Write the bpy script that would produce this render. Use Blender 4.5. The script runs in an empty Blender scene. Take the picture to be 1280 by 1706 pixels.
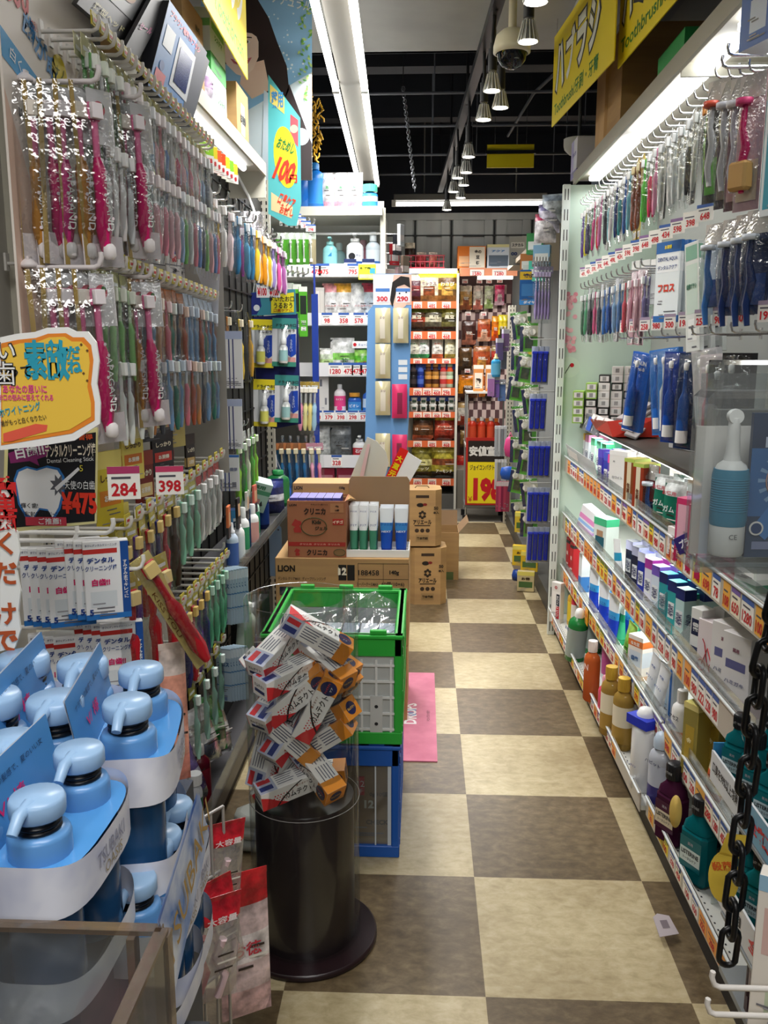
import bpy, math, random
from mathutils import Vector, Matrix, Euler
random.seed(7)
SC = bpy.context.scene
COL = SC.collection
PI = math.pi

# ------------------------------------------------------------------ camera
F = 1465.0
PITCH = math.atan(273 / F)
YAW = math.atan(65 / (F / math.cos(PITCH)))
CAM = Vector((0, 0, 1.42))
cam_d = bpy.data.cameras.new('camera')
cam = bpy.data.objects.new('camera', cam_d)
COL.objects.link(cam)
cam.location = CAM
cam.rotation_euler = (PI / 2 - PITCH, 0, YAW)
cam_d.sensor_fit = 'VERTICAL'
cam_d.sensor_height = 24
cam_d.lens = 24 * F / 1706
cam_d.clip_start = 0.02
SC.camera = cam

# ------------------------------------------------------------------ light and exposure
SC.view_settings.view_transform = 'Standard'
SC.view_settings.look = 'None'
SC.view_settings.gamma = 1
SC.view_settings.exposure = 0.0
SC.cycles.transparent_max_bounces = 24
SC.cycles.max_bounces = 7
SC.cycles.diffuse_bounces = 3
SC.cycles.glossy_bounces = 3
SC.cycles.transmission_bounces = 4
SC.cycles.caustics_reflective = False
SC.cycles.caustics_refractive = False
SC.cycles.sample_clamp_indirect = 4.0
w = bpy.data.worlds.new('world'); SC.world = w
w.use_nodes = True
w.node_tree.nodes['Background'].inputs[0].default_value = (0.8, 0.9, 1, 1)
w.node_tree.nodes['Background'].inputs[1].default_value = 0.06


def area(name, loc, sx, sy, power, rot=(0, 0, 0), color=(1, 0.98, 0.96), spread=2.6):
    d = bpy.data.lights.new(name, 'AREA')
    d.shape = 'RECTANGLE'; d.size = sx; d.size_y = sy; d.energy = power; d.color = color; d.spread = spread
    o = bpy.data.objects.new(name, d); COL.objects.link(o)
    o.location = loc; o.rotation_euler = rot
    return o


# area lamps added by the aisle and back tubes; entrance pair is unseen added fill
area('aisle_fixture_light', (-0.34, 4.3, 2.50), 0.25, 3.6, 64)
area('entrance_fill_light', (0.05, 0.3, 2.64), 1.2, 0.5, 22)
area('entrance_side_fill', (0.1, -1.6, 2.6), 1.6, 0.6, 52)  # added fill behind the camera, without any fixture
area('back_fixture_light', (0.33, 6.9, 2.50), 1.2, 0.2, 46)

# ------------------------------------------------------------------ pixel helper: where a sight line meets a real plane of the shop
_R = cam.rotation_euler.to_matrix()


def P(px, py, ax, val):
    d = _R @ Vector(((px - 640) / F, -(py - 853) / F, -1))
    t = (val - CAM[ax]) / d[ax]
    return CAM + d * t


# ------------------------------------------------------------------ materials
def lin(h):
    h = h.lstrip('#')
    out = []
    for i in (0, 2, 4):
        c = int(h[i:i + 2], 16) / 255
        out.append(c / 12.92 if c <= 0.04045 else ((c + 0.055) / 1.055) ** 2.4)
    return (*out, 1)


_M = {}


def C(hexc, rough=0.5, metal=0.0, emit=0.0):
    k = (hexc, rough, metal, emit)
    if k in _M: return _M[k]
    m = bpy.data.materials.new('paint_' + hexc)
    m.use_nodes = True
    b = m.node_tree.nodes['Principled BSDF']
    b.inputs['Base Color'].default_value = lin(hexc)
    b.inputs['Roughness'].default_value = rough
    b.inputs['Metallic'].default_value = metal
    b.inputs['Specular IOR Level'].default_value = 0.35
    if emit:
        b.inputs['Emission Color'].default_value = lin(hexc)
        b.inputs['Emission Strength'].default_value = emit
    _M[k] = m
    return m


def noisy(key, c1, c2, scale=8, rough=0.6, bump=0.0, detail=4, stretch=(1, 1, 1), metal=0.0):
    if key in _M: return _M[key]
    m = bpy.data.materials.new(key)
    m.use_nodes = True
    nt = m.node_tree; b = nt.nodes['Principled BSDF']
    tc = nt.nodes.new('ShaderNodeTexCoord'); mp = nt.nodes.new('ShaderNodeMapping')
    mp.inputs['Scale'].default_value = stretch
    no = nt.nodes.new('ShaderNodeTexNoise'); no.inputs['Scale'].default_value = scale
    no.inputs['Detail'].default_value = detail
    cr = nt.nodes.new('ShaderNodeValToRGB')
    cr.color_ramp.elements[0].color = lin(c1); cr.color_ramp.elements[1].color = lin(c2)
    cr.color_ramp.elements[0].position = 0.35; cr.color_ramp.elements[1].position = 0.65
    L = nt.links.new
    L(tc.outputs['Object'], mp.inputs[0]); L(mp.outputs[0], no.inputs['Vector'])
    L(no.outputs[0], cr.inputs[0]); L(cr.outputs[0], b.inputs['Base Color'])
    b.inputs['Roughness'].default_value = rough; b.inputs['Metallic'].default_value = metal
    if bump:
        bu = nt.nodes.new('ShaderNodeBump'); bu.inputs['Strength'].default_value = bump
        bu.inputs['Distance'].default_value = 0.01
        L(no.outputs[0], bu.inputs['Height']); L(bu.outputs[0], b.inputs['Normal'])
    _M[key] = m
    return m


def film(key='clear_film', tint='f6f8f8', gloss=0.10, crinkle=0.5, scale=60, rough=0.12, haze=0.0, hazec='e8e8e8'):
    """thin clear plastic: see-through, with a broken glossy sheen"""
    if key in _M: return _M[key]
    m = bpy.data.materials.new(key)
    m.use_nodes = True
    nt = m.node_tree; L = nt.links.new
    for n in list(nt.nodes): nt.nodes.remove(n)
    out = nt.nodes.new('ShaderNodeOutputMaterial')
    tr = nt.nodes.new('ShaderNodeBsdfTransparent'); tr.inputs[0].default_value = lin(tint)
    gl = nt.nodes.new('ShaderNodeBsdfGlossy'); gl.inputs['Roughness'].default_value = rough
    mx = nt.nodes.new('ShaderNodeMixShader')
    lw = nt.nodes.new('ShaderNodeLayerWeight'); lw.inputs[0].default_value = 0.25
    ma = nt.nodes.new('ShaderNodeMath'); ma.operation = 'MULTIPLY_ADD'
    ma.inputs[1].default_value = 0.35; ma.inputs[2].default_value = gloss; ma.use_clamp = True
    L(lw.outputs['Fresnel'], ma.inputs[0]); L(ma.outputs[0], mx.inputs[0])
    L(tr.outputs[0], mx.inputs[1]); L(gl.outputs[0], mx.inputs[2])
    if crinkle:
        tc = nt.nodes.new('ShaderNodeTexCoord')
        no = nt.nodes.new('ShaderNodeTexNoise'); no.inputs['Scale'].default_value = scale
        bu = nt.nodes.new('ShaderNodeBump'); bu.inputs['Strength'].default_value = crinkle
        bu.inputs['Distance'].default_value = 0.01
        L(tc.outputs['Object'], no.inputs['Vector']); L(no.outputs[0], bu.inputs['Height'])
        L(bu.outputs[0], gl.inputs['Normal'])
    last = mx
    if haze:
        df = nt.nodes.new('ShaderNodeBsdfDiffuse'); df.inputs[0].default_value = lin(hazec)
        m2 = nt.nodes.new('ShaderNodeMixShader'); m2.inputs[0].default_value = haze
        L(mx.outputs[0], m2.inputs[1]); L(df.outputs[0], m2.inputs[2]); last = m2
    L(last.outputs[0], out.inputs[0])
    _M[key] = m
    return m


def liquid(hexc, clear=0.35):
    return film('liquid_' + hexc, hexc, 0.06, 0, 1, 0.05, 1 - clear, hexc)


FILM = film()
PLATE = film('clear_plate', 'eef2f2', 0.08, 0.08, 9, 0.06, 0.05)
FROST = film('frosted_film', 'eeeeee', 0.10, 0.4, 30, 0.2, 0.35)
GLOW = C('fdfbf5', 0.4, 0, 6.0)
WHITE = C('f1f1ee', 0.4)
CREAM = C('d9d6c6', 0.45)
CHROME = C('d8d8d8', 0.22, 1.0)
BLACK = C('131316', 0.4)
RED = C('c81e2a', 0.45)
INK = C('26262b', 0.5)
YEL = C('f1d921', 0.45)
GOLD = noisy('gold_foil', 'a8873a', 'e9d9a0', 40, 0.25, 0.4, metal=0.7)
SILVER = noisy('silver_foil', '9a9a98', 'efefec', 30, 0.22, 0.5, metal=0.8)
CARTON = noisy('brown_cardboard', 'a98457', 'b8935f', 3, 0.8, 0, stretch=(1, 1, 9))
CARTON_IN = noisy('bare_cardboard', '8c6f52', '997a58', 3, 0.85)


# ------------------------------------------------------------------ mesh builder
_T = {}


def text_mesh(body, bold):
    k = (body, bold)
    if k in _T: return _T[k]
    c = bpy.data.curves.new('lettering', 'FONT'); c.body = body; c.resolution_u = 2
    c.offset = bold; c.align_x = 'LEFT'
    o = bpy.data.objects.new('lettering', c); COL.objects.link(o)
    dg = bpy.context.evaluated_depsgraph_get(); dg.update()
    me = bpy.data.meshes.new_from_object(o.evaluated_get(dg))
    vs = [tuple(v.co) for v in me.vertices]; fs = [tuple(p.vertices) for p in me.polygons]
    bpy.data.objects.remove(o); bpy.data.curves.remove(c); bpy.data.meshes.remove(me)
    if vs:
        x0 = min(v[0] for v in vs); x1 = max(v[0] for v in vs)
        y0 = min(v[1] for v in vs); y1 = max(v[1] for v in vs)
    else:
        x0 = y0 = 0; x1 = y1 = 1
    _T[k] = (vs, fs, x0, x1, y0, y1)
    return _T[k]


class MB:
    def __init__(s):
        s.v = []; s.f = []; s.mi = []; s.sm = []; s.mats = []; s.M = Matrix()

    def m(s, mat):
        for i, x in enumerate(s.mats):
            if x is mat: return i
        s.mats.append(mat); return len(s.mats) - 1

    def add(s, vs, fs, mat, smooth=False):
        b = len(s.v); M = s.M; i = s.m(mat)
        s.v += [tuple(M @ Vector(v)) for v in vs]
        for f in fs:
            s.f.append(tuple(b + k for k in f)); s.mi.append(i); s.sm.append(smooth)
        return s

    def at(s, M=None):
        s.M = M or Matrix(); return s

    def box(s, x, y, z, sx, sy, sz, mat, bev=0.0):
        """centre x,y; z is the bottom"""
        X, Y, Z = sx / 2, sy / 2, sz / 2
        if bev <= 0:
            vs = [(x + a * X, y + b * Y, z + Z + c * Z) for a in (-1, 1) for b in (-1, 1) for c in (-1, 1)]
            fs = [(0, 1, 3, 2), (4, 6, 7, 5), (0, 4, 5, 1), (2, 3, 7, 6), (0, 2, 6, 4), (1, 5, 7, 3)]
            return s.add(vs, fs, mat)
        b = min(bev, X * .9, Y * .9, Z * .9)
        vs = []; ix = {}
        for a in (-1, 1):
            for e in (-1, 1):
                for c in (-1, 1):
                    for k in range(3):
                        d = [b if j != k else 0 for j in range(3)]
                        ix[(a, e, c, k)] = len(vs)
                        vs.append((x + a * (X - d[0]), y + e * (Y - d[1]), z + Z + c * (Z - d[2])))
        fs = []
        o4 = [(-1, -1), (1, -1), (1, 1), (-1, 1)]
        for g in (-1, 1):
            fs.append([ix[(g, p, q, 0)] for p, q in (o4 if g > 0 else o4[::-1])])
            fs.append([ix[(p, g, q, 1)] for p, q in (o4[::-1] if g > 0 else o4)])
            fs.append([ix[(p, q, g, 2)] for p, q in (o4 if g > 0 else o4[::-1])])
        for p in (-1, 1):
            for q in (-1, 1):
                f1 = [ix[(-1, p, q, 1)], ix[(1, p, q, 1)], ix[(1, p, q, 2)], ix[(-1, p, q, 2)]]
                f2 = [ix[(p, -1, q, 0)], ix[(p, 1, q, 0)], ix[(p, 1, q, 2)], ix[(p, -1, q, 2)]]
                f3 = [ix[(p, q, -1, 0)], ix[(p, q, 1, 0)], ix[(p, q, 1, 1)], ix[(p, q, -1, 1)]]
                fs.append(f1 if p * q > 0 else f1[::-1])
                fs.append(f2 if p * q < 0 else f2[::-1])
                fs.append(f3 if p * q > 0 else f3[::-1])
        for a in (-1, 1):
            for e in (-1, 1):
                for c in (-1, 1):
                    t = [ix[(a, e, c, k)] for k in range(3)]
                    fs.append(t if a * e * c > 0 else t[::-1])
        return s.add(vs, fs, mat)

    def lathe(s, prof, mat, n=18, sx=1.0, sy=1.0, x=0, y=0, z=0, cap=True, smooth=True):
        vs = []; fs = []
        for r, h in prof:
            for i in range(n):
                a = 2 * PI * i / n
                vs.append((x + r * sx * math.cos(a), y + r * sy * math.sin(a), z + h))
        for j in range(len(prof) - 1):
            for i in range(n):
                k = (i + 1) % n
                fs.append((j * n + i, j * n + k, (j + 1) * n + k, (j + 1) * n + i))
        s.add(vs, fs, mat, smooth)
        if cap:
            b = []
            if prof[0][0] > 1e-5: b.append(tuple(range(n))[::-1])
            if prof[-1][0] > 1e-5: b.append(tuple((len(prof) - 1) * n + i for i in range(n)))
            if b: s.add(vs, b, mat)
        return s

    def cyl(s, x, y, z, r, h, mat, n=16, r2=None):
        return s.lathe([(r, 0), (r if r2 is None else r2, h)], mat, n, x=x, y=y, z=z)

    def tube(s, pts, r, mat, n=6, closed=False, cap=True):
        pts = [Vector(p) for p in pts]; N = len(pts); vs = []; fs = []
        up = None
        for i, p in enumerate(pts):
            a = pts[i - 1] if (i or closed) else p
            b = pts[(i + 1) % N] if (i < N - 1 or closed) else p
            d = (b - a).normalized()
            if up is None: up = Vector((0, 0, 1)) if abs(d.z) < .9 else Vector((1, 0, 0))
            u = d.cross(up)
            if u.length < 1e-6: u = d.orthogonal()
            u.normalize(); q = u.cross(d).normalized(); up = q
            rr = r[i] if isinstance(r, (list, tuple)) else r
            for k in range(n):
                t = 2 * PI * k / n
                vs.append(p + u * (rr * math.cos(t)) + q * (rr * math.sin(t)))
        R = N if closed else N - 1
        for i in range(R):
            j = (i + 1) % N
            for k in range(n):
                l = (k + 1) % n
                fs.append((i * n + k, i * n + l, j * n + l, j * n + k))
        s.add(vs, fs, mat, True)
        if cap and not closed:
            s.add(vs, [tuple(range(n))[::-1], tuple((N - 1) * n + k for k in range(n))], mat)
        return s

    def quad(s, a, b, c, d, mat):
        return s.add([a, b, c, d], [(0, 1, 2, 3)], mat)

    def rect(s, x, z, w, h, mat, y=0.0):
        """upright rectangle facing -Y: lower left corner x,z"""
        return s.add([(x, y, z), (x + w, y, z), (x + w, y, z + h), (x, y, z + h)], [(0, 1, 2, 3)], mat)

    def poly(s, pts, mat, y=0.0):
        return s.add([(p[0], y, p[1]) for p in pts], [tuple(range(len(pts)))], mat)

    def disc(s, x, z, r, mat, y=0.0, n=18, rz=None):
        rz = rz or r
        return s.poly([(x + r * math.cos(2 * PI * i / n), z + rz * math.sin(2 * PI * i / n)) for i in range(n)], mat, y)

    def slab(s, pts, t, mat, y=0.0, edge=None):
        """outline in x,z given a thickness t in +y (counter-clockwise seen from -Y)"""
        n = len(pts)
        vs = [(p[0], y, p[1]) for p in pts] + [(p[0], y + t, p[1]) for p in pts]
        s.add(vs, [tuple(range(n)), tuple(range(2 * n - 1, n - 1, -1))], mat)
        return s.add(vs, [(i, i + n, (i + 1) % n + n, (i + 1) % n) for i in range(n)], edge or mat)

    def text(s, body, x, z, h, mat, y=-0.0004, w=None, bold=0.0, al='c', v=False, ry=0.0):
        """lettering on an upright face; x,z centre; h cap height; w fits a width; v: written downwards"""
        if v:
            n = len(body)
            for i, ch in enumerate(body):
                if ch == 'ー': s._txt('l', x, z + (n / 2 - i - .5) * h * 1.1, h, mat, y, None, bold, 'c')
                else: s._txt(ch, x, z + (n / 2 - i - .5) * h * 1.1, h, mat, y, w, bold, 'c')
            return s
        return s._txt(body, x, z, h, mat, y, w, bold, al, ry)

    def _txt(s, body, x, z, h, mat, y, w, bold, al, ry=0.0):
        vs, fs, x0, x1, y0, y1 = text_mesh(body, bold)
        if not vs: return s
        ky = h / max(y1 - y0, 1e-4); kx = ky if w is None else w / max(x1 - x0, 1e-4)
        cx = (x0 + x1) / 2 if al == 'c' else x0; cz = (y0 + y1) / 2
        c_, s_ = math.cos(ry), math.sin(ry)
        out = []
        for p in vs:
            a, b = (p[0] - cx) * kx, (p[1] - cz) * ky
            out.append((x + a * c_ - b * s_, y, z + a * s_ + b * c_))
        return s.add(out, fs, mat)

    def mesh(s, name):
        me = bpy.data.meshes.new(name)
        me.from_pydata(s.v, [], s.f)
        for mt in s.mats: me.materials.append(mt)
        me.polygons.foreach_set('material_index', s.mi)
        me.polygons.foreach_set('use_smooth', s.sm)
        me.update()
        return me


# ------------------------------------------------------------------ objects
_LABELS = {}


def tag(o, label, cat, group=None):
    o['label'] = label; o['category'] = cat
    if group: o['group'] = group
    _LABELS.setdefault(label, []).append((o.name, group))
    n = len(label.split())
    if n > 16 or n < 4: print('LABEL LENGTH', n, label)
    return o


def ob(name, mesh, parent=None, loc=(0, 0, 0), rot=(0, 0, 0)):
    if isinstance(mesh, MB): mesh = mesh.mesh(name)
    o = bpy.data.objects.new(name, mesh); COL.objects.link(o)
    if parent: o.parent = parent
    o.location = loc; o.rotation_euler = rot
    return o


def spawn(kind, name, label, cat, loc, rz=0.0, group=None, rot=None, sc=None):
    """kind: one mesh, or a list of (part name, mesh, [(sub-part name, mesh), ...])"""
    rot = rot or (0, 0, rz)
    if isinstance(kind, MB): kind = kind.mesh(name)
    if isinstance(kind, bpy.types.Mesh):
        o = ob(name, kind, None, loc, rot)
    else:
        o = ob(name, None, None, loc, rot)
        for part in kind:
            c = ob(part[0], part[1], o)
            for sub in (part[2] if len(part) > 2 else []): ob(sub[0], sub[1], c)
    if sc: o.scale = (sc, sc, sc) if not isinstance(sc, tuple) else sc
    return tag(o, label, cat, group)


def struct(name, mb):
    o = ob(name, mb); o['kind'] = 'structure'; return o


ORD = ['first', 'second', 'third', 'fourth', 'fifth', 'sixth', 'seventh', 'eighth', 'ninth', 'tenth', 'eleventh', 'twelfth',
       'thirteenth', 'fourteenth', 'fifteenth', 'sixteenth', 'seventeenth', 'eighteenth', 'nineteenth', 'twentieth']
ORD += ['twenty-' + x for x in ORD[:9]] + ['thirtieth'] + ['thirty-' + x for x in ORD[:9]] + ['fortieth']
ORD += ['forty-' + x for x in ORD[:9]]
# ================================================================== the room
T = 0.4525


def floor_mat():
    m = bpy.data.materials.new('checker_vinyl'); m.use_nodes = True
    nt = m.node_tree; L = nt.links.new; b = nt.nodes['Principled BSDF']
    tc = nt.nodes.new('ShaderNodeTexCoord'); mp = nt.nodes.new('ShaderNodeMapping')
    mp.inputs['Location'].default_value = (-0.151 / T, -1.735 / T, 0.5)
    mp.inputs['Scale'].default_value = (1 / T, 1 / T, 0)
    ck = nt.nodes.new('ShaderNodeTexChecker'); ck.inputs['Scale'].default_value = 1
    L(tc.outputs['Object'], mp.inputs[0]); L(mp.outputs[0], ck.inputs['Vector'])

    def mott(c1, c2, c3):
        mp2 = nt.nodes.new('ShaderNodeMapping'); mp2.inputs['Scale'].default_value = (1, 1.6, 1)
        n1 = nt.nodes.new('ShaderNodeTexNoise'); n1.inputs['Scale'].default_value = 24; n1.inputs['Detail'].default_value = 9
        n1.inputs['Distortion'].default_value = 0.35; n1.inputs['Roughness'].default_value = 0.68
        r = nt.nodes.new('ShaderNodeValToRGB'); e = r.color_ramp.elements
        e[0].position = 0.3; e[0].color = lin(c1); e[1].position = 0.72; e[1].color = lin(c3)
        k = r.color_ramp.elements.new(0.5); k.color = lin(c2)
        L(tc.outputs['Object'], mp2.inputs[0]); L(mp2.outputs[0], n1.inputs['Vector']); L(n1.outputs[0], r.inputs[0])
        return r
    a = mott('ab9c78', 'c1b28d', 'd2c6a6'); d = mott('544733', '6c5c44', '86765a')
    mx = nt.nodes.new('ShaderNodeMix'); mx.data_type = 'RGBA'
    L(ck.outputs['Fac'], mx.inputs['Factor']); L(a.outputs[0], mx.inputs['A']); L(d.outputs[0], mx.inputs['B'])
    # grime of the shop floor: large soft patches and scuffs
    n2 = nt.nodes.new('ShaderNodeTexNoise'); n2.inputs['Scale'].default_value = 2.2; n2.inputs['Detail'].default_value = 5
    L(tc.outputs['Object'], n2.inputs['Vector'])
    r2 = nt.nodes.new('ShaderNodeValToRGB'); r2.color_ramp.elements[0].position = 0.3; r2.color_ramp.elements[1].position = 0.62
    r2.color_ramp.elements[0].color = (0.62, 0.58, 0.52, 1); r2.color_ramp.elements[1].color = (1, 1, 1, 1)
    L(n2.outputs[0], r2.inputs[0])
    mu = nt.nodes.new('ShaderNodeMix'); mu.data_type = 'RGBA'; mu.blend_type = 'MULTIPLY'; mu.inputs['Factor'].default_value = 1
    L(mx.outputs['Result'], mu.inputs['A']); L(r2.outputs[0], mu.inputs['B']); L(mu.outputs['Result'], b.inputs['Base Color'])
    b.inputs['Roughness'].default_value = 0.34; b.inputs['Specular IOR Level'].default_value = 0.4
    return m


FM = floor_mat()
struct('floor', MB().box(0, 2.1, -0.05, 3.4, 10.2, 0.05, FM))
struct('floor_annex', MB().box(0, 7.85, -0.05, 3.4, 1.3, 0.0502, noisy('grey_vinyl', '6d685f', '847e73', 6, 0.4)))
PANELC = noisy('ceiling_panel', '8f8f8c', 'a4a4a0', 2, 0.6)
c = MB().box(0, 0.7, 2.78, 3.4, 7.5, 0.04, PANELC)
c.box(0.62, 3.0, 2.755, 0.04, 2.9, 0.025, C('b9b9b6', .4)).box(0.9, 3.0, 2.74, 0.2, 2.9, 0.04, C('77777a', .3))
struct('ceiling', c)
struct('ceiling_rear', MB().box(0, 6.5, 3.3, 3.4, 4.2, 0.04, C('14161e', .8)))
struct('trim_1', MB().box(0, 4.44, 2.78, 3.4, 0.03, 0.56, C('2a2c33', .7)))
struct('wall_left', MB().box(-1.5, 2.1, 0, 0.06, 10.2, 3.34, C('3a3936', .8)))
struct('wall_right', MB().box(1.5, 2.1, 0, 0.06, 10.2, 3.34, C('3a3936', .8)))
STEEL = noisy('shutter_steel', 'b4b6b3', 'c6c8c4', 2, 0.38, 0, stretch=(3, 1, .3), metal=0.15)
wb = MB().box(0, 8.4, 0, 3.0, 0.08, 2.62, STEEL).box(0, 8.42, 2.62, 3.0, 0.08, 0.72, C('1d1f27', .8))
for x in (-0.62, -0.36, -0.08, 0.25, 0.64, 0.98):       # framed doors of the shutter wall
    wb.box(x, 8.35, 0, 0.016, 0.02, 2.58, C('2d2e2e', .5))
    wb.box(x + 0.06, 8.345, 0, 0.085, 0.03, 2.6, STEEL).box(x - 0.055, 8.345, 0, 0.07, 0.03, 2.6, STEEL)
wb.box(0, 8.34, 2.42, 3.0, 0.03, 0.012, C('3a3b3b', .5)).box(0, 8.34, 2.56, 3.0, 0.05, 0.06, STEEL)
struct('wall_back', wb)
# black rods of the open ceiling
for i, (py, Y) in enumerate(((155, 5.0), (210, 5.6), (258, 6.3), (290, 6.9))):
    z = P(700, py, 1, Y).z
    r = MB().tube([(-1.4, Y, z), (1.4, Y, z)], 0.008, C('5a5c64', .5))
    for x in (-.9, 0.05, .35, .95): r.tube([(x, Y, z), (x, Y, 3.3)], 0.004, C('5a5c64', .5))
    struct('trim_%d' % (i + 2), r)
struct('trim_6', MB().box(0, 5.4, 2.98, 3, 0.14, 0.3, C('191b22', .7)).box(0, 6.6, 3.0, 3, 0.14, 0.3, C('191b22', .7)))
cb = MB().tube([(1.4, 3.9, 2.77), (0.9, 4.5, 2.95), (0.62, 5.4, 2.85), (0.55, 6.2, 2.8)], 0.01, C('2b2d33', .5))
tag(ob('ceiling_cable', cb), 'dark cable running along the open black ceiling', 'cable')

# ------------------------------------------------------------------ lamps
HOUS = C('7d7a74', .5)


def tubes(name, label, x0, y0, x1, y1, z, n, gap, width, house_w, along='y', hc=HOUS):
    """a batten fixture: housing and glowing tubes, n in line"""
    o = ob(name, None, None, ((x0 + x1) / 2, (y0 + y1) / 2, z)); tag(o, label, 'light')
    Lx = (y1 - y0) if along == 'y' else (x1 - x0)
    mb = MB()
    if along == 'y': mb.box(0, 0, 0.012, house_w, Lx, 0.05, hc, 0.006)
    else: mb.box(0, 0, 0.012, Lx, house_w, 0.05, hc, 0.006)
    seg = Lx / n
    for i in range(n + 1):
        q = -Lx / 2 + i * seg
        for s in ((-1, 1) if width else (0,)):
            if along == 'y': mb.box(s * width, q, -0.03, 0.03, 0.035, 0.05, C('e8e6df', .4))
            else: mb.box(q, s * width, -0.03, 0.035, 0.03, 0.05, C('e8e6df', .4))
    for q in (-.3, .3):
        a_ = (0, q * Lx) if along == 'y' else (q * Lx, 0)
        mb.tube([(*a_, .06), (*a_, (3.3 if y1 > 7 else 2.79) - z)], .006, hc, 5)
    ob('housing', mb, o)
    for i in range(n):
        a = -Lx / 2 + i * seg + gap; b = a + seg - 2 * gap
        for s in ((-1, 1) if width else (0,)):
            t = MB()
            if along == 'y': t.tube([(s * width, a, -0.012), (s * width, b, -0.012)], 0.0165, GLOW, 10)
            else: t.tube([(a, s * width, -0.012), (b, s * width, -0.012)], 0.0165, GLOW, 10)
            ob('tube', t, o)
    return o


tubes('fluorescent_fixture', 'long twin fluorescent batten hanging above the aisle', -0.44, 1.9, -0.245, 6.70, 2.6, 2, 0.02, 0.066, 0.10).rotation_euler.z = 0.027
tubes('fluorescent_fixture', 'single fluorescent batten over the far snack shelves', -0.25, 7.55, 1.0, 7.65, 2.60, 1, 0.02, 0, 0.12, 'x', C('6d6d6b', .5))
tubes('fluorescent_fixture', 'unseen fluorescent batten added overhead for the entrance fill light', -0.5, 0.25, 0.6, 0.35, 2.7, 1, 0.02, 0.08, 0.2, 'x')  # out of view; built to house the added entrance fill lamp
# spot lamps on the black track
tr = MB()
A, B = Vector((0.30, 2.2, 2.62)), Vector((0.125, 7.25, 2.62))
d = (B - A).normalized(); n_ = Vector((d.y, -d.x, 0)) * 0.02
for dz0, dz1 in ((0, 0.035),):
    vs = [A - n_, A + n_, B + n_, B - n_]
    tr.add([tuple(v + Vector((0, 0, dz0))) for v in vs] + [tuple(v + Vector((0, 0, dz1))) for v in vs],
           [(0, 1, 2, 3), (7, 6, 5, 4), (0, 4, 5, 1), (1, 5, 6, 2), (2, 6, 7, 3), (3, 7, 4, 0)], C('17171b', .4))
for i in range(5):
    q = A.lerp(B, i / 4); tr.tube([q, (q.x, q.y, 2.775 if q.y < 4.4 else 3.3)], 0.008, C('17171b', .4))
tag(ob('lamp_track', tr), 'black ceiling track that carries the spot lamps', 'track')
bulb = MB()
prof = [(0.012, 0.075), (0.017, 0.06), (0.024, 0.03), (0.031, 0.004), (0.031, 0)]
bulb.lathe(prof, C('a9a9a6', .25, .8), 20, cap=False)
for i in range(14):
    a = 2 * PI * i / 14
    bulb.tube([((r + .001) * math.cos(a), (r + .001) * math.sin(a), z) for r, z in prof[1:]], 0.0022, C('dedcd6', .3, .6), 4)
face = MB().lathe([(0.0, 0.001), (0.02, 0.0), (0.0285, 0.003)], C('fffaf0', .4, 0, 14.0), 16, cap=False)
sock = MB().cyl(0, 0, 0.07, 0.017, 0.075, C('15151a', .4)).cyl(0, 0, 0.145, 0.011, 0.02, C('15151a', .4))
bm_, fm_, sm_ = bulb.mesh('reflector'), face.mesh('lens'), sock.mesh('socket')
SP = [(893, 4, 'nearest'), (880, 70, ''), (820, 152, ''), (834, 180, ''), (806, 200, ''), (781, 262, ''), (777, 288, ''),
      (763, 297, ''), (773, 309, ''), (756, 320, ''), (768, 330, ''), (745, 350, '')]
for i, (px, py, _) in enumerate(SP):
    p = P(px, py, 2, 2.36 if i else 2.30)
    # the track position nearest to the lamp
    t = max(0, min(1, (p - A).dot(d) / (B - A).length)); q = A.lerp(B, t)
    yoke = MB().tube([(0, 0, 0.16), (0, 0, 0.19), (q.x - p.x, q.y - p.y, 2.60 - p.z), (q.x - p.x, q.y - p.y, 2.64 - p.z)], 0.007, C('15151a', .4))
    o = spawn([('reflector', bm_), ('lens', fm_), ('socket', sm_), ('arm', yoke.mesh('arm'))], 'spot_lamp',
              'lit ribbed spot lamp, %s along the black track from the near end' % ORD[i], 'spot lamp', p, 0.3 * i, 'track spot lamps')
    d_ = bpy.data.lights.new('spot_bulb', 'SPOT'); d_.energy = 5; d_.spot_size = 1.5; d_.spot_blend = .8; d_.shadow_soft_size = 0.03
    d_.color = (1, .93, .82)
    l = bpy.data.objects.new('spot_bulb', d_); COL.objects.link(l); l.parent = o; l.location = (0, 0, -0.02)
# security camera
p = P(853, 88, 2, 2.42)
dome = MB().lathe([(0.0, 0.075), (0.035, 0.072), (0.055, 0.055), (0.064, 0.02), (0.064, 0.0), (0.055, -0.004)], C('d9d3bf', .35), 24, cap=False)
glass = MB().lathe([(0.052, 0.0), (0.047, -0.025), (0.033, -0.043), (0.012, -0.052), (0.0, -0.053)], C('15171c', .06), 24, cap=False)
stem = MB().cyl(0, 0, 0.07, 0.014, 2.78 - p.z - .07, C('c9c3b3', .4)).cyl(0, 0, 2.76 - p.z, 0.06, 0.02, C('c9c3b3', .4))
lens = MB().cyl(0.01, -0.03, -0.03, 0.014, 0.02, C('9aa0a6', .2, .5))
o = spawn([('housing', dome.mesh('housing')), ('dome_glass', glass.mesh('dome_glass'), [('camera_lens', lens.mesh('camera_lens'))]), ('stem', stem.mesh('stem'))],
          'security_camera', 'cream dome security camera hanging beside the spot lamps', 'camera', p)
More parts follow.
